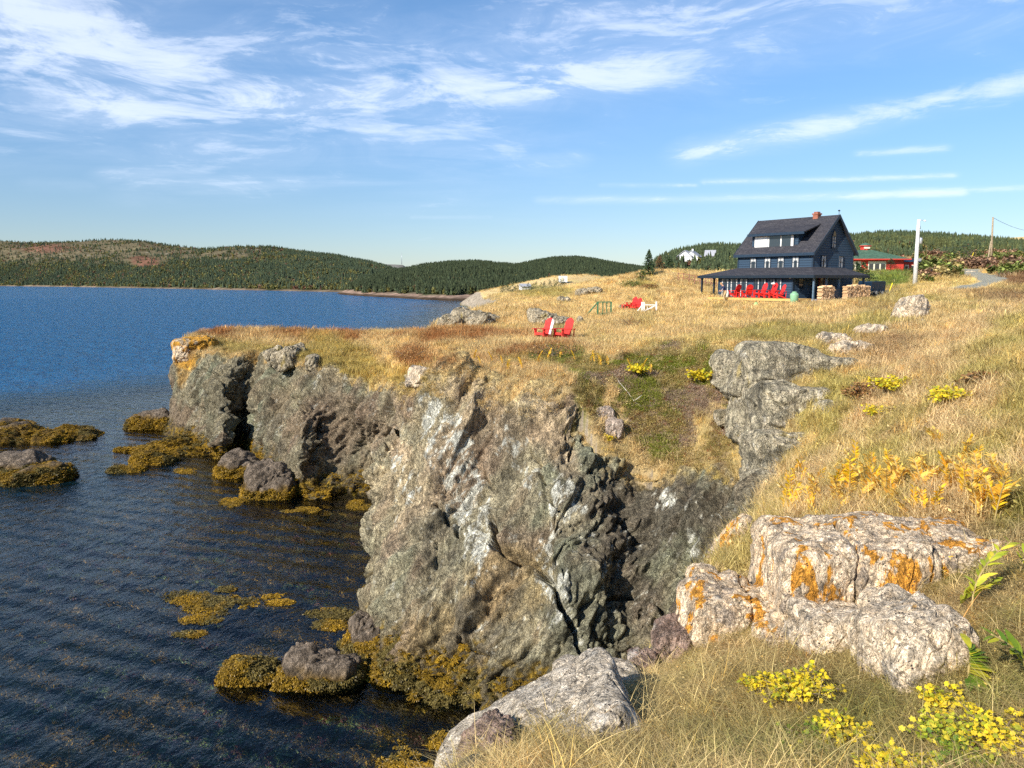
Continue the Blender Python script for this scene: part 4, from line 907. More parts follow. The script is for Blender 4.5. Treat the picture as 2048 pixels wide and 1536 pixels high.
def scatter(name, pts, scl, tint, coll, label, tiltr=.15, kind='stuff', pick=None, zscl=None):
    n = len(pts); me = bpy.data.meshes.new(name+'_points'); me.vertices.add(n); me.vertices.foreach_set('co', np.asarray(pts, np.float32).ravel())
    rot = np.stack([(RNG.random(n)-.5)*2*tiltr, (RNG.random(n)-.5)*2*tiltr, RNG.random(n)*2*PI], 1).astype(np.float32)
    a = me.attributes.new('rot', 'FLOAT_VECTOR', 'POINT'); a.data.foreach_set('vector', rot.ravel())
    sc = np.repeat(np.asarray(scl, np.float32)[:, None], 3, 1)
    if zscl is not None: sc[:, 2] *= zscl
    a = me.attributes.new('scl', 'FLOAT_VECTOR', 'POINT'); a.data.foreach_set('vector', sc.ravel())
    addcol(me, 'tint', tint)
    k = len(coll.objects); pk = RNG.integers(0, k, n) if pick is None else pick
    a = me.attributes.new('pick', 'INT', 'POINT'); a.data.foreach_set('value', pk.astype(np.int32))
    o = bpy.data.objects.new(name, me); link(o); tag(o, label, None, None, kind)
    ng = bpy.data.node_groups.new(name, 'GeometryNodeTree'); ng.interface.new_socket('Geometry', in_out='INPUT', socket_type='NodeSocketGeometry'); ng.interface.new_socket('Geometry', in_out='OUTPUT', socket_type='NodeSocketGeometry')
    gi = ng.nodes.new('NodeGroupInput'); go = ng.nodes.new('NodeGroupOutput'); ip = ng.nodes.new('GeometryNodeInstanceOnPoints'); ci = ng.nodes.new('GeometryNodeCollectionInfo')
    ci.inputs['Collection'].default_value = coll; ci.inputs['Separate Children'].default_value = True; ci.inputs['Reset Children'].default_value = True
    def at_(nm, ty):
        q = ng.nodes.new('GeometryNodeInputNamedAttribute'); q.data_type = ty; q.inputs['Name'].default_value = nm; return [x for x in q.outputs if x.enabled][0]
    ng.links.new(gi.outputs[0], ip.inputs['Points']); ng.links.new(ci.outputs[0], ip.inputs['Instance']); ip.inputs['Pick Instance'].default_value = True
    ng.links.new(at_('pick', 'INT'), ip.inputs['Instance Index']); ng.links.new(at_('rot', 'FLOAT_VECTOR'), ip.inputs['Rotation']); ng.links.new(at_('scl', 'FLOAT_VECTOR'), ip.inputs['Scale'])
    ng.links.new(ip.outputs[0], go.inputs[0])
    md = o.modifiers.new('scatter', 'NODES'); md.node_group = ng
    return o
rr = np.random.default_rng(5); rnd = random.Random(5)
c = protocol('near_tufts')
for i in range(5): mk('tuft', blade_geo(rnd, 40, .10, .11, .0036, 2.2, 4, lean=(.1, .02)), 'blade', c)
for i in range(1): mk('tuft', blade_geo(rnd, 12, .25, .07, .0036, 1.2, 4, lean=(.25, .05)), 'blade', c)
for i in range(3): mk('tuft', leaf_geo(rnd, 34, .11, .09, .019, .5, .40, 'flat'), 'blade', c)
c = protocol('mid_tufts')
for i in range(4): mk('tuft', blade_geo(rnd, 34, .34, .17, .009, .8, 3, lean=(.25, .05)), 'blade', c)
for i in range(2): mk('tuft', blade_geo(rnd, 40, .18, .2, .010, 1.2, 3), 'blade', c)
for i in range(2): mk('tuft', leaf_geo(rnd, 44, .2, .2, .05, .5, .5, 'flat'), 'blade', c)
c = protocol('far_tufts')
for i in range(4): mk('tuft', blade_geo(rnd, 40, .42, .5, .022, .6, 3, lean=(.2, .05)), 'blade', c)
for i in range(2): mk('tuft', blade_geo(rnd, 44, .26, .55, .028, .8, 2), 'blade', c)
def footprint_free(x, y):
    ok = np.ones(len(x), bool)
    for (cx, cy, rx, ry) in ROCKS: ok &= ((x-cx)/rx)**2+((y-cy)/ry)**2 > 1
    return ok
HOUSE_FREE = []
def spread(n, r0, r1, power=0.):
    th = (RNG.random(n)*2-1)*math.radians(39)
    u = RNG.random(n); r = np.sqrt(r0**2+u*(r1**2-r0**2)) if power == 0 else r0*(r1/r0)**u
    x = r*np.sin(th); y = r*np.cos(th); z, ins, d = land(x, y)
    px, py = proj(np.stack([x, y, z], 1))
    ok = ins & footprint_free(x, y) & (px > -120) & (px < 2170) & (py < 1700)
    for f in HOUSE_FREE: ok &= ~inpoly(x, y, f)
    return np.stack([x, y, z], 1)[ok], d[ok]
# ================================================================ NAVY HOUSE
HU = Vector((-.5577, .8300, 0)); HW = Vector((.8300, .5577, 0)); HC = Vector((26.14, 68.0, 7.18))
HM = Matrix(((HU.x, HW.x, 0, HC.x), (HU.y, HW.y, 0, HC.y), (0, 0, 1, HC.z), (0, 0, 0, 1)))   # local (u, w, z): right-handed? u x w = -z
def hw(u, w, z=0): return HC+HU*u+HW*w+Vector((0, 0, z))
def hpoly(u0, w0, u1, w1): return [tuple(hw(u, w))[:2] for u, w in ((u0, w0), (u1, w0), (u1, w1), (u0, w1))]
def locobj(o, lab=None):
    """geometry was written in house-local (u,w,z): place it"""
    me = o.data
    co = np.empty(len(me.vertices)*3, np.float32); me.vertices.foreach_get('co', co); co = co.reshape(-1, 3)
    co = co[:, 0:1]*np.array(HU)+co[:, 1:2]*np.array(HW)+co[:, 2:3]*np.array([0, 0, 1.])
    me.vertices.foreach_set('co', co.astype(np.float32).ravel()); me.flip_normals(); me.update(); return o
house = empty('wooden_house', HC, 0, 'navy clapboard house with a dark shingle roof and wrap around porch', 'house')
def hp(mb, name, mats, parent=house, lab=None, **kw):
    o = locobj(mb.build(name, mats, parent, **kw))
    if lab: o['label'] = lab
    return o
L, Wd, EA, RG, RW = 8.15, 5.9, 4.4, 7.44, 3.1
# upper body with gables (openings are shallow boxes set on the wall)
b = MB(); b.box((0, 0, 0), (L, Wd, EA)); b.prism([(0, EA), (Wd, EA), (RW, RG-.05)], 0, 0, L); hp(b, 'wall', MAT['clapboard'])
b = MB(); b.box((0, -2.63, 0), (L, -.02, 2.2)); hp(b, 'wall', MAT['clapboard'], lab='ground floor clapboard wall under the porch roof')
# corner boards, frieze
for (u, w) in ((-.03, -.03), (L-.1, -.03), (-.03, Wd-.1)): b = MB(); b.box((u, w, 0.1), (u+.14, w+.14, EA)); hp(b, 'corner_board', MAT['navy_trim'])
for u in (-.03, L-.1): b = MB(); b.box((u, -2.66, 0), (u+.14, -2.52, 2.2)); hp(b, 'corner_board', MAT['navy_trim'])
# main roof: two thick slopes with overhang
def slope(b, u0, u1, w0, z0, w1, z1, t=.12):
    b.prism([(w0, z0), (w1, z1), (w1, z1+t*1.3), (w0, z0+t*1.3)], 0, u0, u1)
s = (RG-EA)/RW; b = MB(); oh = .3
slope(b, -.3, L+.3, -oh, EA-oh*s, RW, RG); hp(b, 'roof', MAT['shingle'])
s2 = (RG-EA)/(Wd-RW); b = MB(); slope(b, -.3, L+.3, Wd+oh, EA-oh*s2, RW+.002, RG); hp(b, 'roof', MAT['shingle'])
b = MB()
for u in (-.34, L+.3):
    b.prism([(-oh, EA-oh*s-.12), (RW, RG-.12), (RW, RG+.2), (-oh, EA-oh*s+.18)], 0, u, u+.04); b.prism([(Wd+oh, EA-oh*s2-.12), (RW, RG-.12), (RW, RG+.2), (Wd+oh, EA-oh*s2+.18)], 0, u, u+.04)
b.box((-.3, -oh-.04, EA-oh*s-.1), (L+.3, -oh-.002, EA-oh*s+.16)); hp(b, 'bargeboard', MAT['navy_trim'])
# dormer
d0, d1 = 1.9, 6.95
dm = MB(); dm.prism([(.45, 4.65), (.45, 6.08), (2.55, 6.75), (2.55, 6.6)], 0, d0, d1); dorm = hp(dm, 'dormer', MAT['clapboard'])
b = MB(); slope(b, d0-.9, d1+.2, .0, 6.02, 2.6, 6.86, .08); hp(b, 'dormer_roof', MAT['shingle'], dorm)
b = MB(); b.box((d0-.9, -.06, 5.9), (d1+.2, -.002, 6.13)); hp(b, 'fascia', MAT['navy_trim'], dorm)
def window(u, w, z, wd, ht, face, parent=house, panes=(2, 2), blind=0., cur=0., frame='navy_trim', deep=.0, arch=False, blind_side=None):
    """face 'f': on a wall facing -w ; 's': on a wall facing -u. (u,w) = lower middle of the opening"""
    fr = MB(); gl = MB(); cu = MB(); t = .07
    def bx(m, a0, a1, z0, z1, o0, o1):
        if face == 'f': m.box((u+a0, w-o1, z0), (u+a1, w-o0, z1))
        else: m.box((u-o1, w+a0, z0), (u-o0, w+a1, z1))
    bx(fr, -wd/2-t, -wd/2, z-t, z+ht+t, .0, .06); bx(fr, wd/2, wd/2+t, z-t, z+ht+t, .0, .06); bx(fr, -wd/2, wd/2, z+ht, z+ht+t, .0, .075); bx(fr, -wd/2-.05, wd/2+.05, z-t-.03, z, .0, .10)
    if arch:
        pts = [(-wd/2-t, z+ht), (wd/2+t, z+ht), (wd/2*.55+t*.6, z+ht+.38), (0, z+ht+.62), (-wd/2*.55-t*.6, z+ht+.38)]
        (fr.prism([(w+p[0], p[1]) for p in pts], 0, u-.055, u-.003))
        pts = [(-wd/2, z+ht), (wd/2, z+ht), (wd/2*.55, z+ht+.30), (0, z+ht+.50), (-wd/2*.55, z+ht+.30)]
        gl.prism([(w+p[0], p[1]) for p in pts], 0, u-.06, u-.052)
    nx, nz = panes
    for i in range(1, nx): x = -wd/2+wd*i/nx; bx(fr, x-.02, x+.02, z, z+ht, .032, .05)
    for i in range(1, nz): q = z+ht*i/nz; bx(fr, -wd/2, wd/2, q-.02, q+.02, .032, .048)
    f = hp(fr, 'window', MAT[frame], parent)
    bx(gl, -wd/2, wd/2, z, z+ht, .004, .02); hp(gl, 'pane', MAT['glass'], f) if parent is house else None
    if parent is not house: hp(gl, 'pane', MAT['glass'], f)
    if blind > 0: bx(cu, -wd/2+.02, wd/2-.02, z+ht*(1-blind), z+ht-.02, .021, .026)
    if cur > 0:
        bx(cu, -wd/2+.02, -wd/2+wd*cur, z+.02, z+ht*(1-blind)-.005, .021, .026)
        if blind_side != 'l': bx(cu, wd/2-wd*cur, wd/2-.02, z+.02, z+ht*(1-blind)-.005, .021, .026)
    if cu.v: hp(cu, 'curtain', MAT['curtain'], f)
    return f
for i, u in enumerate((6.35, 4.75, 3.3, 1.75)): window(u, -.003, 3.0, .62, .92, 'f', blind=.34, cur=.22 if i % 2 else .12)
window(-.003, 1.5, 3.0, .62, .98, 's', cur=.30, blind=.25); window(-.003, 4.0, 3.0, .6, .98, 's', cur=.36, blind=.12)
window(-.003, 2.85, 4.75, .50, .95, 's', arch=True, cur=.34, panes=(2, 3))
# dormer lights
dw = MB(); dw.box((d0+.35, .40, 4.80), (d1-.25, .448, 5.95)); wf = hp(dw, 'window', MAT['navy_trim'], dorm)
for i, (a, b_, mt) in enumerate(((5.15, 6.6, 'shade_blind'), (3.75, 4.95, 'glass'), (2.35, 3.6, 'glass'))):
    q = MB(); q.box((a, .375, 4.88), (b_, .398, 5.88)); hp(q, 'pane', MAT[mt], wf)
q = MB(); q.box((2.36, .366, 4.9), (2.62, .374, 5.86)); hp(q, 'curtain', MAT['white_paint'], wf)
for a in (4.97, 3.62): q = MB(); q.box((a, .37, 4.86), (a+.12, .396, 5.9)); hp(q, 'mullion', MAT['white_paint'], wf)
# ground floor front: glazed doors and pairs of windows
for u in (7.35, 6.3, 5.2): window(u, -2.633, .38, .78, 1.6, 'f', panes=(2, 4), cur=.16)
for u in (3.75, 3.05, 2.1, 1.4): window(u, -2.633, 1.05, .52, .88, 'f', panes=(2, 2), cur=.24, blind_side='l')
window(-.003, -1.55, 1.15, .55, .85, 's', blind=.0, cur=.0)
# porch roof: front slope, left end, right-hand wrap
EZ, TZ = 2.28, 3.02
def sheet(b, pts, t=.09):
    n = len(pts); vs = [Vector(p) for p in pts]+[Vector(p)-Vector((0, 0, t)) for p in pts]
    b.add(vs, [tuple(range(n)), tuple(range(2*n-1, n-1, -1))]+[(i, i+n, (i+1) % n+n, (i+1) % n) for i in range(n)])
U0, U1, W0, W1 = -2.35, 10.35, -3.1, 4.85
b = MB(); sheet(b, [(U0, W0, EZ), (0, -.02, TZ), (L, -.02, TZ), (U1, W0, EZ)]); hp(b, 'porch_roof', MAT['shingle'])
b = MB(); sheet(b, [(U0, W0, EZ), (U0, W1, EZ), (-.02, 4.6, TZ-.05), (-.02, -.02, TZ)]); hp(b, 'porch_roof', MAT['shingle'])
b = MB(); sheet(b, [(U1, W0, EZ), (L+.02, -.02, TZ), (L+.02, 2.5, TZ), (U1, 2.5, EZ)]); hp(b, 'porch_roof', MAT['shingle'])
b = MB(); b.box((U0, W0-.04, EZ-.22), (U1, W0-.002, EZ+.02)); b.box((U0-.04, W0, EZ-.22), (U0-.002, W1, EZ+.02)); b.box((U0+.1, W0+.1, EZ-.14), (U1-.1, -2.7, EZ-.10)); hp(b, 'fascia', MAT['dark_trim'])
def hpost(u, w, z0, m='post_blue'):
    b = MB(); b.box((u-.07, w-.07, z0), (u+.07, w+.07, EZ-.1)); b.box((u-.1, w-.1, EZ-.28), (u+.1, w+.1, EZ-.16)); return hp(b, 'porch_post', MAT[m])
for w in (-2.65, -.94, .84, 2.66, 4.5): hpost(-2.05, w, .25)
hpost(10.0, -2.85, .45, 'dark_trim'); hpost(8.9, -2.4, .45, 'dark_trim'); hpost(10.0, .6, .45, 'dark_trim')
# side porch: red door in shade, deck
b = MB(); b.box((-2.3, -2.5, .12), (-.02, 4.8, .26)); b.box((-2.32, -2.5, .0), (-2.24, 4.8, .12)); hp(b, 'porch_deck', MAT['grey_wood'])
b = MB(); b.box((L+.02, -3.0, .28), (10.3, 2.3, .42)); hp(b, 'porch_deck', MAT['dark_trim'])
b = MB(); b.box((-.07, .9, .3), (-.015, 1.85, 2.3)); dr = hp(b, 'door', MAT['dark_red'], lab='dark red side door')
b = MB(); b.box((-.09, 1.1, 1.2), (-.072, 1.65, 2.1)); hp(b, 'door_glass', MAT['glass'], dr)
b = MB(); b.box((-2.2, -.55, .26), (-2.1, 1.3, 1.15)); b.box((-2.2, 1.6, .26), (-2.1, 5.2, .9)); hp(b, 'railing', MAT['navy_trim'])
b = MB(); b.box((L+.0, -2.1, .42), (L+.05, -1.1, 2.2)); hp(b, 'door', MAT['dark_trim'], lab='dark door at the open end of the porch')
# chimney and vane
b = MB(); cu, cw = 2.0, RW; b.box((cu-.25, cw-.25, RG-.35), (cu+.25, cw+.25, RG+.30)); b.box((cu-.31, cw-.31, RG+.30), (cu+.31, cw+.31, RG+.42)); b.box((cu-.2, cw-.2, RG+.42), (cu+.2, cw+.2, RG+.56)); hp(b, 'chimney', MAT['brick'])
b = MB(); b.tube([(-.2, RW, RG+.1), (-.2, RW, RG+.6)], .02, 6); b.bar((-.2, RW-.14, RG+.5), (-.2, RW+.14, RG+.5), .03, .1); hp(b, 'weather_vane', MAT['wire'])
b = MB(); b.lathe([(.02, -.16), (.09, -.14), (.11, -.05), (.06, 0)], (0.1, -2.95, EZ-.1), 10); hp(b, 'porch_lamp', MAT['white_paint'], smooth=True)
# ---- deck in front
DZ = .36
deck = empty('wooden_deck', hw(0, -5.6, 0), 0, 'low yellow lumber deck in front of the navy house', 'deck')
def dk(mb, name, mat, par=deck, **kw):
    o = hp(mb, name, MAT[mat] if isinstance(mat, str) else mat, par, **kw); o.location = HC-par.location; return o
D0, D1, DW0, DW1 = -2.2, 6.6, -5.75, -3.15
b = MB()
for i in range(18):
    w = DW0+.145*i; b.box((D0, w, DZ-.04), (D1, w+.135, DZ))
dk(b, 'deck_boards', 'lumber')
b = MB(); b.box((D0, DW0-.04, DZ-.2), (D1, DW0-.002, DZ-.002)); b.box((D0-.04, DW0, DZ-.2), (D0-.002, DW1, DZ-.002)); dk(b, 'rim_joist', 'lumber')
for u in (5.2, 3.0, .75):
    b = MB(); b.bar((u, DW0+.06, -.5), (u, DW0+.06, DZ-.2), .12); b.bar((u, DW0+.02, -.12), (u-.36, DW0+.02, DZ-.22), .07); b.bar((u, DW0+.02, -.12), (u+.36, DW0+.02, DZ-.22), .07); dk(b, 'support_post', 'lumber')
b = MB(); b.box((-1.75, DW0-.34, .04), (.6, DW0-.05, .1)); b.box((-1.75, DW0-.32, -.15), (.6, DW0-.28, .038)); b.box((-1.75, DW0-.66, -.16), (.6, DW0-.36, -.1)); b.box((-1.75, DW0-.64, -.4), (.6, DW0-.6, -.162)); dk(b, 'step', 'lumber')
for u in (-1.66, .5): b = MB(); b.box((u, DW0-.28, -.3), (u+.06, DW0-.06, .03)); dk(b, 'stringer', 'lumber')
# ---- Adirondack chairs
def adirondack(label, loc, rz, mat='red_paint', stripe=False, group=None, s=1.):
    t = empty('garden_chair', loc, rz, label, 'chair', group); m = MAT[mat]
    # faces local -y ; x across
    b = MB()
    for k in range(6): y = -.32+.088*k; z = .36-.05*k*.36; b.box((-.27, y, z-.01), (.27, y+.078, z+.012))
    b.box((-.28, -.345, .27), (.28, -.325, .37)); b.build('seat', m, t)
    b = MB(); Hs = [.74, .82, .86, .88, .86, .82, .74]
    M = Matrix.Translation((0, .16, .24)) @ Matrix.Rotation(-math.radians(19), 4, 'X')
    for k in range(7):
        x = -.255+k*.085-.037
        if stripe and k in (5, 6): continue
        b.box((x, 0, 0), (x+.074, .022, Hs[k]), M)
    b.box((-.26, .022, .12), (.26, .045, .19), M); b.box((-.27, .022, .50), (.27, .045, .56), M); bk = b.build('backrest', m, t)
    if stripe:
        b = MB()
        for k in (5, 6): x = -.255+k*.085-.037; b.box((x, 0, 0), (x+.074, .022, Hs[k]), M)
        o = b.build('back_slat', MAT['white_slat'], bk); o['label'] = 'white back slats'  # two outer back slats coloured white instead of red
    for sx in (-1, 1):
        b = MB(); b.prism([(-.42, .545), (-.42, .57), (.40, .555), (.40, .53)], 0, sx*.34-.07, sx*.34+.07); b.build('armrest', m, t)
        b = MB(); b.box((sx*.29-.02, -.34, 0), (sx*.29+.02, -.22, .545)); b.bar((sx*.33, -.3, .40), (sx*.37, -.3, .54), .03); b.build('leg', m, t)
        b = MB(); b.prism([(-.34, .25), (-.34, .36), (.1, .20), (.52, .0), (.36, .0), (0, .13)], 0, sx*.27-.02, sx*.27+.02); b.build('leg', m, t)
        b = MB(); b.bar((sx*.30, .38, .10), (sx*.30, .42, .54), .035, .05); b.build('arm_support', m, t)
    if s != 1: t.scale = (s, s, s)
    return t
def gz(x, y):
    z, i, d = land(np.array([x]), np.array([y])); return float(z[0])
def onground(px, py, Y, dz=0.):
    p = P(px, py, Y); return Vector((p[0], p[1], gz(p[0], p[1])+dz))
def yaw_to(dx, dy): return math.atan2(dx, -dy)      # local -y points to (dx,dy)
adirondack('red slatted garden chair with two white back slats in the meadow', onground(1088, 676, 39.3, .03), yaw_to(-.8, -.72), 'faded_red', True, None, 1.05)
adirondack('all red garden chair beside the one with white back slats', onground(1127, 676, 39.3, .03), yaw_to(-.85, -.6), 'faded_red', False, None, 1.05)
adirondack('distant red garden chair behind the green railing, farther from the white gate', onground(1263, 623, 66, .0), yaw_to(-.9, -.5), 'red_paint', False, None, .98)
adirondack('distant red garden chair next to the white gate post', onground(1272, 624, 65, .0), yaw_to(-.9, -.6), 'red_paint', False, None, 1.02)
b = MB(); b.box((-.25, -.25, .40), (.25, .25, .44)); t = empty('side_table', onground(1251, 622, 65.5), .5, 'small red slatted footstool left of the distant red chairs', 'footstool')
b.build('top', MAT['red_paint'], t)
for sx in (-.2, .2):
    for sy in (-.2, .2): q = MB(); q.box((sx-.03, sy-.03, 0), (sx+.03, sy+.03, .398)); q.build('leg', MAT['red_paint'], t)
def ondeck(u, w): return hw(u, w, DZ+.005)
adirondack('red deck chair turned away beside the seated person', ondeck(4.15, -5.0), yaw_to(-.5, .85), 'red_paint', s=1.08)
adirondack('red deck chair with a broad rounded back, second from the seated person', ondeck(2.9, -4.9), yaw_to(-.2, 1), 'red_paint', s=1.08)
adirondack('high backed red deck chair in profile at the middle of the deck', ondeck(1.85, -4.5), yaw_to(-1, -.25), 'red_paint', s=1.2)
adirondack('high backed red deck chair with a white cushion behind its head', ondeck(.85, -4.45), yaw_to(-1, -.3), 'red_paint', s=1.2)
adirondack('red deck chair leaning far back, nearest the green tank', ondeck(-.45, -5.0), yaw_to(-1, -.1), 'red_paint', s=1.1)
b = MB(); b.box((-.22, -.22, .42), (.22, .22, .46)); t = empty('side_table', ondeck(3.5, -5.2), .4, 'small red side table between two red deck chairs', 'side table'); b.build('top', MAT['red_paint'], t)
for sx in (-.18, .18):
    for sy in (-.18, .18): q = MB(); q.box((sx-.025, sy-.025, 0), (sx+.025, sy+.025, .418)); q.build('leg', MAT['red_paint'], t)
# cushion on a chair head
v, f = rockmesh(hw(.68, -4.35, DZ+1.22), (.34, .16, .16), box=2.6, n=12, seed=3, d=.25); me = npmesh('cushion', v, f, MAT['white_cloth']); o = bpy.data.objects.new('cushion', me); link(o); tag(o, 'small white cushion on top of a high backed red deck chair', 'cushion')
# ---- person bending at the deck edge
def person():
    base = hw(4.35, -6.15, 0); bz = gz(base.x, base.y); base.z = bz
    fx = Vector((-.9, -.1, 0)).normalized(); fy = Vector((0, 0, 1)).cross(fx)
    def J(f, s, z): return base+fx*f+fy*s+Vector((0, 0, z))
    J_ = {'pel': J(-.10, 0, .80), 'ch': J(.12, 0, 1.15), 'nk': J(.22, 0, 1.33), 'hd': J(.30, 0, 1.40), 'hd2': J(.36, 0, 1.50)}
    V_ = [J_['pel'], J(.0, 0, .97), J_['ch'], J_['nk'], J_['hd'], J_['hd2']]; E = [(0, 1), (1, 2), (2, 3), (3, 4), (4, 5)]; Rr = [.15, .14, .16, .055, .09, .085]
    for s in (-1, 1):
        n = len(V_); V_ += [J(-.06, s*.1, .72), J(.06+.05*s, s*.13, .44), J(-.02+.1*s, s*.13, .09), J(.10+.1*s, s*.13, .05)]; Rr += [.10, .068, .045, .04]; E += [(0, n), (n, n+1), (n+1, n+2), (n+2, n+3)]
        n = len(V_); V_ += [J(.14, s*.19, 1.18), J(.24, s*.23, .95), J(.42, s*.16, .84), J(.48, s*.14, .80)]; Rr += [.06, .045, .032, .026]; E += [(2, n), (n, n+1), (n+1, n+2), (n+2, n+3)]
    me = bpy.data.meshes.new('person'); me.from_pydata([tuple(v-base) for v in V_], E, []); o = bpy.data.objects.new('person', me); o.location = base; link(o)
    m = o.modifiers.new('s', 'SKIN'); me.skin_vertices[0].data[0].use_root = True
    for i, r in enumerate(Rr): me.skin_vertices[0].data[i].radius = (r, r)
    m2 = o.modifiers.new('ss', 'SUBSURF'); m2.levels = 2; m2.render_levels = 2
    dg = bpy.context.evaluated_depsgraph_get(); ev = o.evaluated_get(dg); nm = bpy.data.meshes.new_from_object(ev); o.modifiers.clear(); o.data = nm
    for k in ('skin', 'navy_shirt', 'khaki', 'dark_shoe'): nm.materials.append(MAT[k])
    for p in nm.polygons:
        z = p.center.z; p.use_smooth = True
        hor = (p.center.x*fx.x+p.center.y*fx.y)
        p.material_index = 3 if z < .1 else 2 if z < .86 and hor < .3 else 1 if (z < 1.28 and hor < .33 and z > .9) else 0
    tag(o, 'person in a navy shirt and tan trousers bending over at the deck edge', 'person')
    h = rockmesh(tuple(J(.33, 0, 1.50)-base), (.21, .2, .18), box=2.2, n=12, seed=5, d=.3); me = npmesh('hair', h[0], h[1], MAT['hair']); q = bpy.data.objects.new('hair', me); link(q, o)
    c = rockmesh(tuple(J(-.22, .0, .60)-base), (.26, .3, .62), box=2.4, n=14, seed=6, d=.4); me = npmesh('white_wrap', c[0], c[1], MAT['white_cloth']); q = bpy.data.objects.new('tied_jacket', me); link(q, o); q['label'] = 'white jacket tied round the waist'
person()
# ---- green tank, canister, bucket, woodpiles, trailer
p = onground(1588, 606, 60.5, 0.); sc = .85
t = empty('gas_tank', p, 0, 'pale green round shouldered gas tank at the end of the deck steps', 'tank')
b = MB(); b.lathe([(.20, 0), (.24, .04), (.30, .5), (.33, .8), (.31, .92), (.2, 1.0), (.16, 1.02)], (0, 0, 0), 20); b.build('body', MAT['tank_green'], t, smooth=True)
b = MB(); b.lathe([(.17, 1.0), (.18, 1.02), (.18, 1.08), (.1, 1.1)], (0, 0, .0), 16); b.build('collar', MAT['tank_green'], t, smooth=True)
p = onground(1598, 607, 60.5); b = MB(); b.lathe([(.1, 0), (.11, .02), (.11, .34), (.09, .38), (.04, .42)], (0, 0, 0), 12); o = b.build('canister', MAT['dark_red'], None, True); o.location = p; tag(o, 'small dark red canister beside the pale green tank', 'canister')
p = onground(1512, 607, 60.5); b = MB(); b.lathe([(.28, 0), (.22, .14), (.12, .26), (.04, .32)], (0, 0, .0), 14); b.tube([(-.25, 0, .04), (-.1, -.05, .34), (.1, -.05, .34), (.25, 0, .04)], .012, 6); o = b.build('upturned_bucket', MAT['lime'], None, True); o.location = p; tag(o, 'bright lime green tub under the deck edge', 'tub')
def woodpile(label, u, w0, w1, h, seed):
    t = empty('firewood_stack', hw(u, (w0+w1)/2, 0), 0, label, 'firewood stack', None); rg = random.Random(seed)
    ends = MB(); z = .14; r = 0
    while z < h:
        w = w0+(.07 if r % 2 else 0); z_ = z
        top = h-.10*math.cos((0)*PI)
        while w < w1:
            rad = rg.uniform(.055, .085); hh = z+rg.uniform(-.02, .02)
            if hh < h-.12*abs((w-(w0+w1)/2)/((w1-w0)/2))**3-rg.random()*.06:
                k = rg.choice((3, 4, 5)); a0 = rg.random()*6; du = rg.uniform(-.05, .05)
                poly = [(w+rad*math.cos(a0+2*PI*i/k), hh+rad*math.sin(a0+2*PI*i/k)) for i in range(k)]
                ends.prism(poly, 0, u-.25+du, u+.2, rg.choice((0, 0, 0, 1)))
            w += rad*1.75
        z += .115; r += 1
    o = dk(ends, 'split_logs', [MAT['split_end'], MAT['split_wood']], t); o['kind'] = 'stuff' if False else o.get('kind', ''); 
    if not o['kind']: del o['kind']
    b = MB(); b.box((u-.3, w0-.05, 0.0), (u+.3, w1+.05, .07)); dk(b, 'pallet', 'grey_wood', t)
    b = MB(); b.box((u-.16, w0+.05, .1), (u+.14, w1-.05, h-.28)); dk(b, 'inner_logs', 'bark_dark', t)
woodpile('narrow stack of split firewood in front of the red side door', -2.6, -2.6, -.85, 1.42, 3)
woodpile('wide stack of split firewood at the right end of the porch', -2.6, .9, 4.3, 1.45, 4)
# weathered bench / boards below the woodpiles
t = empty('plank_bench', hw(-3.3, -1, 0), 0, 'low weathered grey plank bench below the narrow firewood stack', 'bench')
b = MB(); b.box((-3.5, -3.4, .12), (-3.0, 1.6, .17)); dk(b, 'seat', 'grey_wood', t)
for w in (-3.2, -1.4, .2, 1.4): b = MB(); b.bar((-3.25, w, -.3), (-3.25, w, .118), .12, .3); dk(b, 'leg', 'grey_wood', t)
# dark trailer beyond the porch
tp = onground(1742, 598, 72); t = empty('trailer', tp, math.radians(30), 'dark blue utility trailer with a cover parked right of the porch', 'trailer')
b = MB(); b.prism([(-1.0, .45), (1.0, .45), (1.05, 1.25), (.9, 1.35), (-.9, 1.35), (-1.05, 1.25)], 1, -.7, .7); b.build('body', MAT['blue_metal'], t, bevel=.03)
for sx in (-.45, .45):
    b = MB(); b.tube([(sx, -.82, .32), (sx, -.68, .32)], .32, 18); wv_ = b.build('wheel', MAT['black_plastic'], t, True); b = MB(); b.tube([(sx, -.84, .32), (sx, -.825, .32)], .16, 12); b.build('rim', MAT['steel'], wv_)
b = MB(); b.bar((1.0, 0, .42), (1.9, 0, .38), .08); b.build('tow_bar', MAT['black_plastic'], t)
# low stone wall under the open porch end
vf = joinrocks([rockmesh(tuple(hw(7.3+i*.42, -3.35, .05+.06*(i % 2))), (.5, .45, .42), box=3, n=12, seed=300+i, d=1., rz=i) for i in range(9)])
rockobj('retaining_wall', vf, 'grey_rock', 'low dry stone wall below the open end of the porch', 'stone wall')
for i, (u, lab) in enumerate(((9.4, 'white rounded stone at the end of the dry stone wall'), (8.3, 'white rounded stone halfway along the dry stone wall'))):
    rockobj('stone', rockmesh(tuple(hw(u, -3.8, .12)), (.5, .3, .25), box=2.4, n=14, seed=320+i, d=.7), 'white_wall', lab, 'stone')
HOUSE_FREE += [hpoly(-2.9, -7.1, 6.9, 6.2), hpoly(6.5, -3.3, 10.4, 2.8), hpoly(-3.6, -3.6, -2.2, 5.4)]
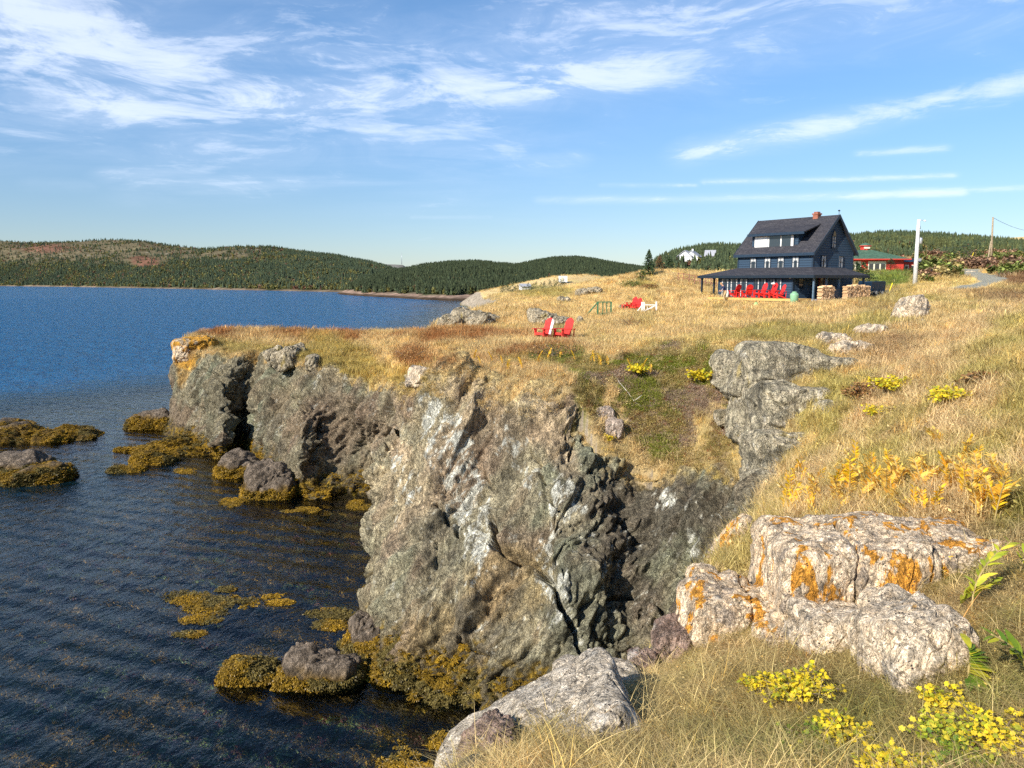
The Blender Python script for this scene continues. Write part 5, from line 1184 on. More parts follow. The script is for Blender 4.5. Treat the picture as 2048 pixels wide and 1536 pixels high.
# ================================================================ RAILINGS, POLES, OTHER BUILDINGS
def fr(px, Y, dzp=0.):
    """ground point under a photo column at a distance"""
    x = (px-1024)/FPX*(Y*CA+(EYE-7)*SA); return Vector((x, Y, gz(x, Y)+dzp))
def gp(px, py, Y0):
    """intersect the photo ray with the ground near distance Y0"""
    Ys = np.linspace(Y0*.8, Y0*1.25, 90); q = np.array([P(px, py, Y) for Y in Ys])
    z, i_, d_ = land(q[:, 0], q[:, 1]); k = int(np.argmin(np.abs(q[:, 2]-z)))
    return Vector((q[k, 0], q[k, 1], z[k]))
# green stair-head railing
Y = 58.; s = math.hypot(Y, 2.5)/FPX
t = empty('stair_railing', V(1200, 632, Y), 0, 'green wooden railing at the head of the cliff steps', 'railing')
def rp(px, py, dy=0.): return V(px, py, Y+dy)-t.location
for (x, yb, d) in ((1195, 633, 0), (1205, 633, 0), (1213, 633, .0), (1221.5, 630, 0)):
    b = MB(); b.bar(rp(x, yb+4, d), rp(x+.8, 604, d), .11 if x in (1195, 1221.5) else .06); b.build('post', MAT['rail_green'], t)
b = MB(); b.bar(rp(1193, 604), rp(1223, 604), .12, .07); b.build('top_rail', MAT['rail_green'], t)
b = MB(); b.bar(rp(1194, 630), rp(1221, 629), .06, .22); b.build('kick_board', MAT['rail_green'], t)
b = MB(); b.bar(rp(1196, 604), rp(1170, 634, .6), .1, .08); b.build('handrail', MAT['rail_green'], t)
b = MB(); b.bar(rp(1173, 637, .5), rp(1174, 629, .5), .08); b.build('post', MAT['rail_green'], t)
# white gate
Y = 62.
t = empty('garden_gate', V(1286, 624, Y), 0, 'weathered white gate with a diagonal brace right of the distant red chairs', 'gate')
def gp2(px, py): return V(px, py, Y)-t.location
for (x, y0, y1) in ((1284, 625, 604), (1288, 625, 604), (1312.5, 621, 603)):
    b = MB(); b.bar(gp2(x, y0), gp2(x, y1), .11); b.build('post', MAT['white_paint'], t)
for a in (((1288, 609.5), (1312, 610)), ((1288, 622), (1312, 610.5)), ((1275, 622), (1284, 610))):
    b = MB(); b.bar(gp2(*a[0]), gp2(*a[1]), .07); b.build('rail', MAT['white_paint'], t)
for x in (1294.5, 1302.5): b = MB(); b.bar(gp2(x, 618), gp2(x, 613), .04); b.build('baluster', MAT['white_paint'], t)
# rusty fence line left of the porch
t = empty('wire_fence', onground(1390, 566, 88), 0, 'thin reddish fence of posts and rails on the slope behind the porch', 'fence')
pts = [onground(1356+11*i, 566, 88)-t.location for i in range(8)]
for q in pts: b = MB(); b.bar(q-Vector((0, 0, .2)), q+Vector((0, 0, 1.0)), .07); b.build('post', MAT['rust_fence'], t)
for z in (.45, .9): b = MB(); [b.bar(pts[i]+Vector((0, 0, z)), pts[i+1]+Vector((0, 0, z)), .04, .06) for i in range(7)]; b.build('rail', MAT['rust_fence'], t)
# utility poles
def upole(label, px, pyb, pyt, Y, r, mat, lean=0.):
    bse = V(px, pyb, Y); top = V(px+lean, pyt, Y); bse.z = gz(bse.x, bse.y)-.3
    t = empty('utility_pole', bse, 0, label, 'utility pole'); d = top-bse
    b = MB(); b.tube([(0, 0, 0), d*.5, d], [r, r*.82, r*.62], 12); b.build('pole', MAT[mat], t, True); return t, bse, d
t, pb, pd = upole('white utility pole with a lamp and transformer right of the navy house', 1829.5, 571, 439, 92, .27, 'pole_wood', 8)
b = MB(); a = pd*.985; b.tube([a, a+Vector((.25, -.1, .06)), a+Vector((.55, -.2, 0))], .035, 8); arm = b.build('lamp_arm', MAT['steel'], t, True)
b = MB(); b.lathe([(.02, -.1), (.13, -.09), (.16, -.02), (.1, .05), (.03, .07)], a+Vector((.62, -.2, -.02)), 14); b.build('lamp_head', MAT['white_paint'], arm, True)
q = pd*.69; b = MB(); b.lathe([(.16, 0), (.17, .03), (.17, .62), (.15, .68), (.05, .70)], q+Vector((.36, -.05, -.3)), 16); tr_ = b.build('transformer', MAT['steel'], t, True)
b = MB(); b.lathe([(.03, 0), (.05, .05), (.03, .1), (.05, .15), (.02, .2)], q+Vector((.36, -.05, .4)), 8); b.build('insulator', MAT['dark_trim'], tr_, True)
for f, w_ in ((.90, .22), (.80, .2), (.63, .24)):
    b = MB(); p0 = pd*f; b.tube([p0, p0+Vector((w_, -.05, .05)), p0+Vector((w_, -.05, -.16))], .018, 6); b.lathe([(.03, 0), (.055, .04), (.03, .1)], p0+Vector((w_, -.05, -.26)), 8); b.build('bracket', MAT['wire'], t, True)
b = MB(); p0 = pd*.42; b.box((.1, -.35, -.16), (.42, -.1, .16), Matrix.Translation(p0)); b.build('meter_box', MAT['steel'], t)
t2, pb2, pd2 = upole('brown utility pole with a stub pole strapped beside it on the far heath', 1982, 527, 434, 150, .21, 'brown_pole', 4)
b = MB(); b.tube([(-.75, 0, 0), Vector((-.35, 0, pd2.z*.52))], [.16, .12], 10); b.build('stub_pole', MAT['brown_pole'], t2, True)
b = MB(); b.bar(pd2*.36+Vector((-.55, 0, 0)), pd2*.36+Vector((.1, 0, 0)), .08); b.build('brace', MAT['wire'], t2)
# wires (one thing each)
def wire(name, label, a, b_, sag, r=.03):
    pts = [a.lerp(b_, k/14)-Vector((0, 0, sag*4*(k/14)*(1-k/14))) for k in range(15)]
    m = MB(); m.tube([p-a for p in pts], r, 5); o = m.build(name, MAT['wire'], None, True); o.location = a; tag(o, label, 'wire')
wire('power_line', 'power line running off to the right from the brown pole', pb2+pd2*.99, Vector((140, 205, 22.)), 1.2, .03)
wire('power_line', 'faint power line across the dark hill between the two poles', pb+pd*.66, pb2+pd2*.62, 1.2, .018)
for (px, py0, py1, Yg, lab) in ((1776, 588, 566, 75, 'yellow guy wire guard slanting out of the grass by the trailer'), (1938, 528, 505, 150, 'yellow guy wire guard slanting up beside the dark shrubs')):
    a = onground(px, py0, Yg); b_ = V(px+(9 if px < 1800 else 9), py1, Yg); m = MB(); m.tube([Vector((0, 0, -.1)), b_-a], .05, 8); o = m.build('guy_guard', MAT['yellow'], None, True); o.location = a; tag(o, lab, 'guy guard')
# ---- red building with green hipped roof and cupola
B0 = V(1745, 541, 138)
rb = empty('red_building', B0, math.radians(-6), 'red building with a green hipped roof and small cupola behind the navy house', 'building')
def rbp(m, name, mat, par=rb, **kw): return m.build(name, MAT[mat], par, **kw)
b = MB(); b.box((-6.0, 0, -.8), (5.2, 9, 2.0)); rbp(b, 'wall', 'house_red')
b = MB(); A = [(-6.9, -.8, 2.0), (6.1, -.8, 2.0), (6.1, 9.8, 2.0), (-6.9, 9.8, 2.0)]; T_ = [(-.9, 3.7, 3.75), (.9, 3.7, 3.75), (.9, 5.3, 3.75), (-.9, 5.3, 3.75)]
b.add([Vector(v) for v in A+T_], [(0, 1, 5, 4), (1, 2, 6, 5), (2, 3, 7, 6), (3, 0, 4, 7), (4, 5, 6, 7), (3, 2, 1, 0)]); rf = rbp(b, 'roof', 'roof_green')
b = MB(); b.box((-6.95, -.86, 1.84), (6.15, -.81, 2.03)); rbp(b, 'fascia', 'house_red')
b = MB(); b.lathe([(.85, 3.5), (.85, 4.42)], (0, 4.4, 0), 8); cp = rbp(b, 'cupola', 'house_red', rf)
b = MB(); b.lathe([(1.1, 4.40), (1.1, 4.5)], (0, 4.4, 0), 8); rbp(b, 'eave', 'red_paint', cp)
b = MB(); b.lathe([(1.1, 4.502), (.6, 4.85), (.04, 5.1)], (0, 4.4, 0), 8); rbp(b, 'cupola_roof', 'roof_green', cp)
b = MB(); b.box((-.5, 3.45, 3.95), (.5, 3.56, 4.25)); rbp(b, 'pane', 'cream', cp)
for (x0, n_) in ((-4.0, 2), (-.8, 3)):
    b = MB(); w_ = n_*1.0; b.box((x0, -.06, .0), (x0+w_, -.003, 1.6)); wf_ = rbp(b, 'window', 'cream')
    for i in range(n_): b = MB(); b.box((x0+.14+i*1.0, -.09, .12), (x0+.86+i*1.0, -.062, 1.15)); rbp(b, 'pane', 'glass', wf_)
b = MB(); b.box((5.21, 1.5, -.8), (8.2, 7, 1.5)); rbp(b, 'wing_wall', 'house_red')
b = MB(); b.prism([(1.0, 1.5), (7.5, 1.5), (4.2, 2.2)], 0, 5.2, 8.6); rbp(b, 'wing_roof', 'dark_trim')
for x in (5.9, 7.1):
    b = MB(); b.box((x, 1.40, -.1), (x+.7, 1.497, 1.0)); wf_ = rbp(b, 'window', 'cream'); b = MB(); b.box((x+.12, 1.37, .05), (x+.58, 1.398, .85)); rbp(b, 'pane', 'glass', wf_)
# ---- white houses on the wooded slope
def cottage(loc, rz, w, d, h, rh, label, wall='white_wall', roof='roof_grey', n=3, name='cottage'):
    t = empty(name, loc, rz, label, 'house'); b = MB(); b.box((-w/2, 0, -.8), (w/2, d, h)); b.prism([(0, h), (d, h), (d/2, h+rh)], 0, -w/2, w/2); b.build('wall', MAT[wall], t)
    b = MB(); q = .4; k = rh/(d/2)
    for a0, a1 in (((-q), d/2), (d+q, d/2+.001)): b.prism([(a0, h-q*k+.02), (a1, h+rh+.02), (a1, h+rh+.2), (a0, h-q*k+.2)], 0, -w/2-.3, w/2+.3)
    b.build('roof', MAT[roof], t)
    for i in range(n):
        x = -w/2+w*(i+.5)/n; b = MB(); b.box((x-.4, -.05, .9), (x+.4, -.003, 2.0)); f = b.build('window', MAT['white_paint'], t); b = MB(); b.box((x-.32, -.07, .98), (x+.32, -.052, 1.92)); b.build('pane', MAT['glass'], f)
    return t
loc = V(1400, 532, 250); c1 = cottage(loc, math.radians(62), 5., 5.0, 2.9, 1.7, 'white gabled house with a grey roof on the wooded slope left of the navy house'); 
b = MB(); b.box((-3., 2.0, 0), (0, 6.4, 3.0)); b.prism([(2.0, 3.0), (6.4, 3.0), (4.2, 4.6)], 0, -3.2, 0); b.build('wing', MAT['white_wall'], c1)
b = MB(); b.prism([(1.7, 2.95), (4.2, 4.75), (6.7, 2.95), (6.7, 3.1), (4.2, 4.95), (1.7, 3.1)], 0, -3.5, .2); b.build('wing_roof', MAT['roof_grey'], c1)
b = MB(); b.box((-.4, 2.2, 4.3), (.1, 2.7, 5.4)); b.build('chimney', MAT['white_wall'], c1)
cottage(V(1419, 527, 256), math.radians(-20), 3., 3.5, 2.6, 1.6, 'small red and grey gabled house right beside the white gabled one', 'house_red', 'roof_grey', 2)
cottage(V(2030, 508, 330), .2, 7, 6, 2.2, 2.2, 'white cottage with a brown gable far off on the right, nearer the photo edge', 'white_wall', 'brown_pole', 2)
cottage(V(1996, 507, 340), -.1, 5, 5, 2.0, 1.6, 'tiny white cottage among the bushes just left of the other far cottage', 'white_wall', 'roof_grey', 1)
b = MB(); b.lathe([(1.0, 0), (1.25, .8), (.9, 1.7), (.3, 2.1)], (0, 0, 0), 12); o = b.build('float_buoy', MAT['bright_yellow'], None, True); o.location = V(2037, 519, 215); tag(o, 'bright yellow round float standing among the far bushes', 'float')
# white shed on the knoll
t = empty('white_shed', V(1127, 561, 280), .1, 'plain white box shed on the bald knoll above the bay', 'shed')
b = MB(); b.box((-1.4, 0, -.6), (1.4, 2.4, 1.65)); b.build('wall', MAT['white_wall'], t); b = MB(); b.box((-1.5, -.1, 1.652), (1.5, 2.5, 1.75)); b.build('roof', MAT['roof_grey'], t); b = MB(); b.box((-.9, -.06, -.3), (-.1, -.004, 1.35)); b.build('door', MAT['cream'], t)
b = MB(); b.tube([(0, 0, 0), (0, 0, 34)], [.9, .3], 6); o = b.build('radio_mast', MAT['steel'], None, True); o.location = V(803.5, 529, 2300); tag(o, 'thin radio mast on the farthest hilltop', 'mast')
for i, (px, py, Yq, lab) in enumerate(((1052, 578, 275, 'small grey roofed hut in the spruces by the far shore'),)):
    cottage(V(px, py, Yq), .3, 3.4, 2.6, 1.0, .7, lab, 'white_wall', 'roof_grey', 0, name='hut')
# ================================================================ FAR HILLS AND FOREST
def conifer_geo(rng, layers=6, spikes=7, H=1., R=.22, bare=.12):
    vs = []; fs = []; sh = []
    for l in range(layers):
        z0 = bare*H+(H*(1-bare))*l/layers; z1 = min(H, z0+H*.34*(1-.35*l/layers)); r = R*(1-l/layers)**.85*(.85+.3*rng.random())
        o = len(vs); a0 = rng.random()*6; s = rng.random(); n = spikes*2
        for k in range(n):
            a = a0+2*PI*k/n; q = r*(1. if k % 2 else .55)*(.8+.4*rng.random()); vs.append((q*math.cos(a), q*math.sin(a), z0-(.04*H if k % 2 else -.02*H))); sh.append(s)
        vs.append((0, 0, z1)); sh.append(s)
        fs += [(o+k, o+(k+1) % n, o+n) for k in range(n)]
    return vs, fs, sh
def bush_geo(rng, n=90, R=.5, H=1.): return leaf_geo(rng, n, R, H, .30, .6, .8)
c = protocol('wood')
for i in range(5): mk('tree', conifer_geo(rnd, 6, 6, 1., .2+.05*rnd.random()), 'forest', c)
for i in range(3): mk('tree', bush_geo(rnd), 'forest', c)
def hill(name, shore, crest, back=1.15, n=260, m=60, tint=None, label='', rough=1., shape=1.3, under=-2.):
    """shore / crest: (px,py,Y) polylines; a rounded slope between them, falling away behind"""
    def samp(L, px):
        xs = [q[0] for q in L]; return np.interp(px, xs, [q[1] for q in L]), np.interp(px, xs, [q[2] for q in L])
    px = np.linspace(min(shore[0][0], crest[0][0]), max(shore[-1][0], crest[-1][0]), n)
    sy, sY = samp(shore, px); cy, cY = samp(crest, px)
    def PP(px, py, Y):
        u, v = (px-1024)/FPX, (768-py)/FPX; t = Y/(CA+v*SA); return np.stack([u*t, Y, EYE+t*(-SA+v*CA)], -1)
    a = PP(px, sy, sY); b = PP(px, cy, cY)
    v = np.linspace(0, 1, m)[None, :, None]
    hz = (1-(1-v)**shape) if shape >= 1 else v**(1/shape)
    F = a[:, None]*(1-v)+b[:, None]*v; F[..., 2] = (a[:, None, 2]*(1-hz[..., 0])+b[:, None, 2]*hz[..., 0])
    k = b.copy(); dirn = b[:, :2]/np.linalg.norm(b[:, :2], axis=1)[:, None]
    Bk = []
    dep = (cY-sY)*back
    for t in np.linspace(.06, 1, 14): q = b.copy(); q[:, :2] += dirn*(dep*t)[:, None]; q[:, 2] = b[:, 2]*(1-.2*t)-(b[:, 2]+5)*.8*t*t; Bk.append(q[:, None])
    fr_ = a.copy(); fr_[:, 2] = under; fr_[:, :2] -= dirn*.5
    G_ = np.concatenate([fr_[:, None], F]+Bk, 1); nv = G_.shape[1]
    p = G_.reshape(-1, 3); D = cY.mean()
    w = np.minimum(1, np.linspace(0, 1, m)*5)*np.sin(np.clip(np.linspace(0, 1, m), 0, 1)*PI)**.5
    w = np.concatenate([[0], w, np.full(14, .4)]); w = np.tile(w, n)
    amp = rough*(b[:, 2].max()-a[:, 2].min())*.13
    p[:, 2] += amp*w*fbm(p*np.array([1, 1, 0])/(D*.09), 4, 501)
    me = npmesh(name, p, gridq(n, nv), MAT['hill'], True)
    addcol(me, 'tint', tint(p)); o = bpy.data.objects.new(name, me); link(o); tag(o, label, None, None, 'structure')
    return o, G_.reshape(n, nv, 3)
def scatter_on(Gd, name, N, hgt, label, dens=None, tint=None, coll='wood', leafy=.25, rows=(1, -13), small=None):
    n, nv = Gd.shape[:2]; lo, hi = rows; hi = nv+hi
    # area-weighted cells
    A = np.linalg.norm(np.cross(Gd[1:, lo:hi]-Gd[:-1, lo:hi], (Gd[:-1, lo+1:hi+1]-Gd[:-1, lo:hi])), axis=-1)
    w = (A/ (np.linalg.norm(Gd[:-1, lo:hi, :2], axis=-1)**.6)).ravel(); w /= w.sum(); k = RNG.choice(len(w), N, p=w); i, j = np.unravel_index(k, A.shape); j = j+lo
    f, g_ = RNG.random(N)[:, None], RNG.random(N)[:, None]
    p = Gd[i, j]*(1-f)*(1-g_)+Gd[i+1, j]*f*(1-g_)+Gd[i, j+1]*(1-f)*g_+Gd[i+1, j+1]*f*g_
    if dens is not None: m = RNG.random(N) < dens(p); p = p[m]
    D = np.linalg.norm(p, axis=1).mean(); N = len(p)
    lf = RNG.random(N) < leafy*(1+1.6*fbm(p/(D*.03), 3, 601)); sc = hgt*(.65+.6*RNG.random(N)); pk = np.where(lf, RNG.integers(5, 8, N), RNG.integers(0, 5, N)); sc = np.where(lf, sc*.62, sc)
    con = np.array([.050, .072, .036]); con2 = np.array([.082, .105, .046]); dec = np.array([.15, .17, .055]); dec2 = np.array([.30, .25, .07]); red = np.array([.26, .13, .08])
    r = RNG.random((N, 1)); r2 = RNG.random((N, 1)); col = np.where(lf[:, None], dec*(1-r)+dec2*r, con*(1-r)+con2*r); col = np.where(lf[:, None] & (r2 > .86), red, col)
    if tint is not None: col = tint(p, col, lf)
    p[:, 2] -= .03*sc
    return scatter(name, p, sc, col, PROTO[coll], label, .05, pick=pk)
def tint_far(p):
    px, py = proj(p); n = fbm(p/90., 4, 511)[:, None]; n2 = fbm(p/28., 4, 512)[:, None]
    c = np.array([.045, .055, .025])*(1+.5*n2); up = sstep(545, 512, py+12*n2[:, 0])[:, None]
    bar = np.array([.135, .105, .065])*(1+.5*n)+np.array([.03, .03, .02]); c = c*(1-up*.8)+bar*up*.8
    red = np.maximum(sstep(1., .3, np.hypot((px-95)/75, (py-497)/12)+n2[:, 0]*.8), sstep(1., .4, np.hypot((px-290)/40, (py-525)/16)+n2[:, 0]*.8))[:, None]; c = c*(1-red*.8)+np.array([.21, .10, .07])*red*.8*(1+.8*n2)
    pale = sstep(.45, .6, n2+.1*n); c = c*(1-pale*up)+np.array([.30, .27, .22])*pale*up
    sh = sstep(2.2, .9, p[:, 2]-2.*n2[:, 0])[:, None]; c = c*(1-sh)+np.array([.17, .13, .09])*(1+.5*n2)*sh
    return np.clip(c, .01, .8)
H1, G1 = hill('hills', [(-260, 574, 1300), (0, 572.5, 1330), (130, 573.5, 1180), (300, 577.5, 940), (450, 581, 780), (600, 584.5, 670), (705, 588, 590), (800, 590, 560), (900, 591, 545)],
  [(-260, 470, 2100), (0, 485, 2100), (60, 489, 2050), (150, 487, 2000), (210, 486, 1950), (285, 487, 1850), (330, 494, 1750), (400, 499, 1650), (470, 496, 1550), (540, 499, 1450), (600, 505, 1350), (660, 512, 1280), (720, 524, 1200), (760, 534, 1150), (800, 546, 1100), (900, 562, 1050)], n=420, m=110, tint=tint_far, label='wooded hills with rusty barrens across the bay', shape=1.5)
def den1(p):
    px, py = proj(p); n2 = fbm(p/45., 4, 521); up = sstep(548, 508, py+10*n2); r = np.hypot((px-290)/55, (py-522)/20)
    return np.clip(1-.90*up-.9*sstep(1., .5, r)-.3*sstep(.1, .4, n2)+.6*sstep(480, 620, px), .05, 1)*(p[:, 2] > 1.3)
scatter_on(G1, 'forest', 84000, 5.8, 'mixed spruce woods and yellowing scrub on the far hills', den1, leafy=.42, tint=lambda p, c, lf: c*.85+np.array([.004, .008, .010]))  # trees dimmed, with a faint blue haze put into their colour
H2, G2 = hill('hills', [(730, 552, 2200), (840, 560, 2200)], [(730, 531, 2500), (742, 528, 2500), (790, 529, 2500), (806, 530, 2500), (815, 536, 2500), (840, 545, 2500)], n=60, m=16, tint=lambda p: np.tile([.20, .19, .17], (len(p), 1))*(1+.6*fbm(p/60., 4, 3)[:, None]), label='bare grey hilltop behind the wooded hills')
def tint_mid(p):
    n2 = fbm(p/14., 4, 531)[:, None]; c = np.array([.035, .05, .022])*(1+.6*n2); sh = sstep(3.6, 1.6, p[:, 2]+2.2*n2[:, 0])[:, None]; rk = np.array([.30, .21, .16])*(1+.8*fbm(p/4., 4, 532)[:, None])
    lo = sstep(1.5, .6, p[:, 2])[:, None]; c = c*(1-sh)+rk*sh; return np.clip(c*(1-lo)+np.array([.07, .05, .035])*lo, .01, .8)
H3, G3 = hill('hills', [(668, 590, 520), (700, 592, 480), (760, 595, 430), (850, 600, 370), (900, 602.5, 350), (1000, 602.5, 352), (1100, 602, 360), (1300, 602, 380), (1420, 600, 400)],
  [(668, 589, 540), (700, 577, 560), (740, 562, 600), (770, 553, 640), (810, 545, 680), (850, 537, 700), (900, 532, 700), (950, 530, 700), (1000, 535, 700), (1035, 537, 720), (1070, 529, 760), (1110, 522, 800), (1150, 520, 800), (1190, 525, 800), (1230, 533, 800), (1280, 541, 800), (1330, 545, 800), (1420, 545, 800)], n=260, m=80, tint=tint_mid, label='dark wooded hill with a rocky shore at the head of the bay', shape=1.35, rough=.6)
scatter_on(G3, 'forest', 36000, 4.9, 'dense dark spruce wood on the hill at the head of the bay', lambda p: (p[:, 2] > 2.2+2.4*fbm(p/10., 3, 541))*1., leafy=.10, tint=lambda p, c, lf: c*.72)
# nearer hill behind the white houses and the long ridge on the right
H4, G4 = hill('hills', [(1290, 556, 215), (1330, 556, 210), (1450, 555, 200), (1560, 552, 200), (1750, 545, 205), (1900, 528, 230), (2080, 520, 240), (2300, 520, 240)],
  [(1290, 553, 240), (1310, 535, 290), (1330, 522, 330), (1360, 511, 350), (1400, 503, 370), (1440, 501, 370), (1475, 503, 370), (1560, 500, 380), (1650, 490, 380), (1700, 481, 380), (1760, 475, 390), (1800, 474, 390), (1880, 478, 390), (1930, 482, 380), (2048, 494, 370), (2300, 500, 360)], n=280, m=60, tint=lambda p: np.clip(np.array([.10, .10, .04])*(1+.7*fbm(p/9., 4, 551)[:, None])+np.array([.22, .15, .05])*sstep(.1, .4, fbm(p/22., 3, 552))[:, None], .01, .8), label='scrubby wooded ridge behind the houses', shape=1.2, rough=.5, under=4)
def den4(p):
    px, py = proj(p); n = fbm(p/14., 3, 561)
    return np.clip(.9+.5*n-.95*sstep(1., .6, np.hypot((px-1385)/26, (py-541)/9))-.8*sstep(1., .6, np.hypot((px-1860)/90, (py-508)/10)), 0, 1)
def tint4(p, c, lf):
    px, py = proj(p); w = sstep(1680, 1740, px)[:, None]*sstep(478, 486, py)[:, None]; k = (sstep(-.2, .3, fbm(p/12., 3, 571)))[:, None]
    return c*(1-w*k*.7)+np.array([.11, .115, .035])*w*k*.7
scatter_on(G4, 'forest', 15000, 3.6, 'low dark spruce wood on the ridge behind the houses', den4, leafy=.30, tint=tint4)

# ---- single trees and bushes
def fir(name, loc, H, R, label, mat='needles', n=46, trunk=True, kind='conifer', seed=1, group=None):
    rg = random.Random(seed); t = empty(name, loc, rg.random()*6, label, 'tree', group)
    b = MB(); b.tube([(0, 0, -.2), (0, 0, H*.5), (0, 0, H*.97)], [H*.022, H*.014, .01], 7); b.build('trunk', MAT['bark'], t)
    vs, fs, sh = [], [], []
    for i in range(n*4):
        f = (i+rg.random())/(n*4); z = H*(.06+.92*f); r = R*(1-f)**.8*(.65+.5*rg.random())+.03*H*.3; a = rg.random()*2*PI; s = rg.random()
        d = Vector((math.cos(a), math.sin(a), 0)); pts = [Vector((0, 0, z))+d*r*q+Vector((0, 0, -.10*r*q+ .16*r*q*q)) for q in (0.05, .35, .7, 1.)]
        strip(vs, fs, sh, pts, [H*.02, H*.07, H*.06, .01], s)
        for q in (.35, .55, .75, .9):
            for sg in (-1, 1):
                c0 = Vector((0, 0, z))+d*r*q; e = c0+(d*.6+Vector((-d.y, d.x, 0))*sg)*(.32*r*(1.15-q))+Vector((0, 0, -.05*H*rg.random())); strip(vs, fs, sh, [c0, (c0+e)/2+Vector((0, 0, .01*H)), e], [H*.03, H*.035, .005], s)
    mk('crown', (vs, fs, sh), mat, None, t); return t
def bush(loc, R, H, label, mat, seed=1, n=700, ls=.16, group=None, name='bush', cat='bush'):
    rg = random.Random(seed); t = empty(name, loc, 0, label, cat, group); b = MB()
    for i in range(5): a = rg.random()*6.28; b.tube([(0, 0, -.1), (R*.3*math.cos(a), R*.3*math.sin(a), H*.4), (R*.6*math.cos(a), R*.6*math.sin(a), H*.75)], [.04*H, .025*H, .01], 5)
    b.build('stem', MAT['bark'], t); g0 = leaf_geo(rg, n, R, H, ls, .5, .6); mk('foliage', g0, mat, None, t); return t
fir('fir_tree', onground(1297, 549, 92), 3.5*.88, 1.05, 'pointed dark fir standing alone on the meadow crest', 'needles', seed=3)
fir('fir_tree', onground(1319, 547, 98), 2.1, 1.0, 'smaller bronze tinted fir right of the pointed dark fir', 'bronze_leaf', seed=5)
fir('fir_tree', onground(1338, 546, 104), 2.0, 1.2, 'squat dark fir at the left foot of the wooded slope', 'needles', seed=6)
bush(onground(1284, 556, 88), .8, 1.5, 'yellow green bush in front of the pointed dark fir', 'needles_light', 7, 500)
bush(onground(1262, 568, 84), 1.5, .8, 'low green bush on the meadow slope below the pointed dark fir', 'needles_light', 8, 600)
bush(onground(1300, 573, 80), 1.3, .6, 'low brown bush on the slope left of the porch', 'rust_leaf', 9, 500)
fir('spruce_bush', onground(1725, 562, 100), 3.0, 2.3, 'broad dark spruce between the navy house and the red building', 'needles', seed=11)
fir('spruce_bush', onground(1712, 556, 112), 2.6, 1.9, 'smaller dark spruce touching the house gable behind the broad one', 'needles', seed=12)
fir('spruce_bush', V(1781, 537, 130), 1.7, 1.6, 'small dark spruce in front of the red building', 'needles', seed=13)
for i, (px, py, Y, R_, H_, m, lab) in enumerate(((1925, 531, 165, 3.4, 3.6, 'dark_leaf', 'dark rounded shrub, left one of three behind the slanting yellow guard'), (1945, 530, 168, 3.2, 3.8, 'dark_leaf', 'tallest dark rounded shrub behind the slanting yellow guard'), (1898, 530, 160, 2.6, 2.2, 'needles_light', 'olive shrub left of the dark rounded shrubs'),
   (1865, 533, 150, 4., 2.6, 'rust_leaf', 'wide brown leafless thicket right of the red building'), (2018, 512, 260, 2.6, 3.6, 'rust_leaf', 'russet bush near the far cottages'), (2020, 533, 140, 2., 1.4, 'dark_leaf', 'dark bush beside a white post near the right edge'), (1888, 541, 145, 2.0, 1.2, 'dark_leaf', 'low dark bush above the pinkish heath rock'), (1970, 531, 162, 2.2, 1.6, 'needles_light', 'light green bush left of the brown pole'))):
    p = onground(px, py, Y); bush(p, R_, H_, lab, m, 20+i, 700, .3)
def scrub():
    N = 1500; q = []
    px = RNG.uniform(1735, 2200, N*4); Y = np.exp(RNG.uniform(math.log(88), math.log(250), N*4)); x = (px-1024)/FPX*Y*.985
    z, i_, d_ = land(x, Y); p = np.stack([x, Y, z], 1); n = fbm(p/11., 3, 581)
    w = (n > .02) & ~track_mask(p) & (px > 1835) & (Y > 95); p = p[w][:N]; n2 = fbm(p/18., 3, 583)[:, None]; r = RNG.random((len(p), 1))
    c = np.where(n2 > .08, np.array([.30, .18, .11]), np.where(n2 < -.05, np.array([.16, .19, .05]), np.array([.38, .30, .12])))*(.6+.8*r)
    s = .35+1.0*RNG.random(len(p))**2*np.clip(np.linalg.norm(p[:, :2], axis=1)/120, .5, 1.4)
    scatter('scrub', p, s*1.3, c, PROTO['wood'], 'low heath and scrub on the rough ground by the gravel track', .1, pick=RNG.integers(5, 8, len(p)))
scrub()
for i in range(26):
    px = 1002+i*5.2+rnd.uniform(-3, 3); lo_ = 590-8*max(0, (px-1050)/80)-4*math.sin(i); Y = 262+rnd.uniform(-8, 8)
    fir('spruce_tree', onground(px, 592-.07*(px-1000), Y), 2.6+rnd.random()*1.5, 1.9, 'small spruce in the clump below the white shed', 'needles' if i % 3 else 'needles_light', n=12, seed=40+i, group='spruces below the white shed')
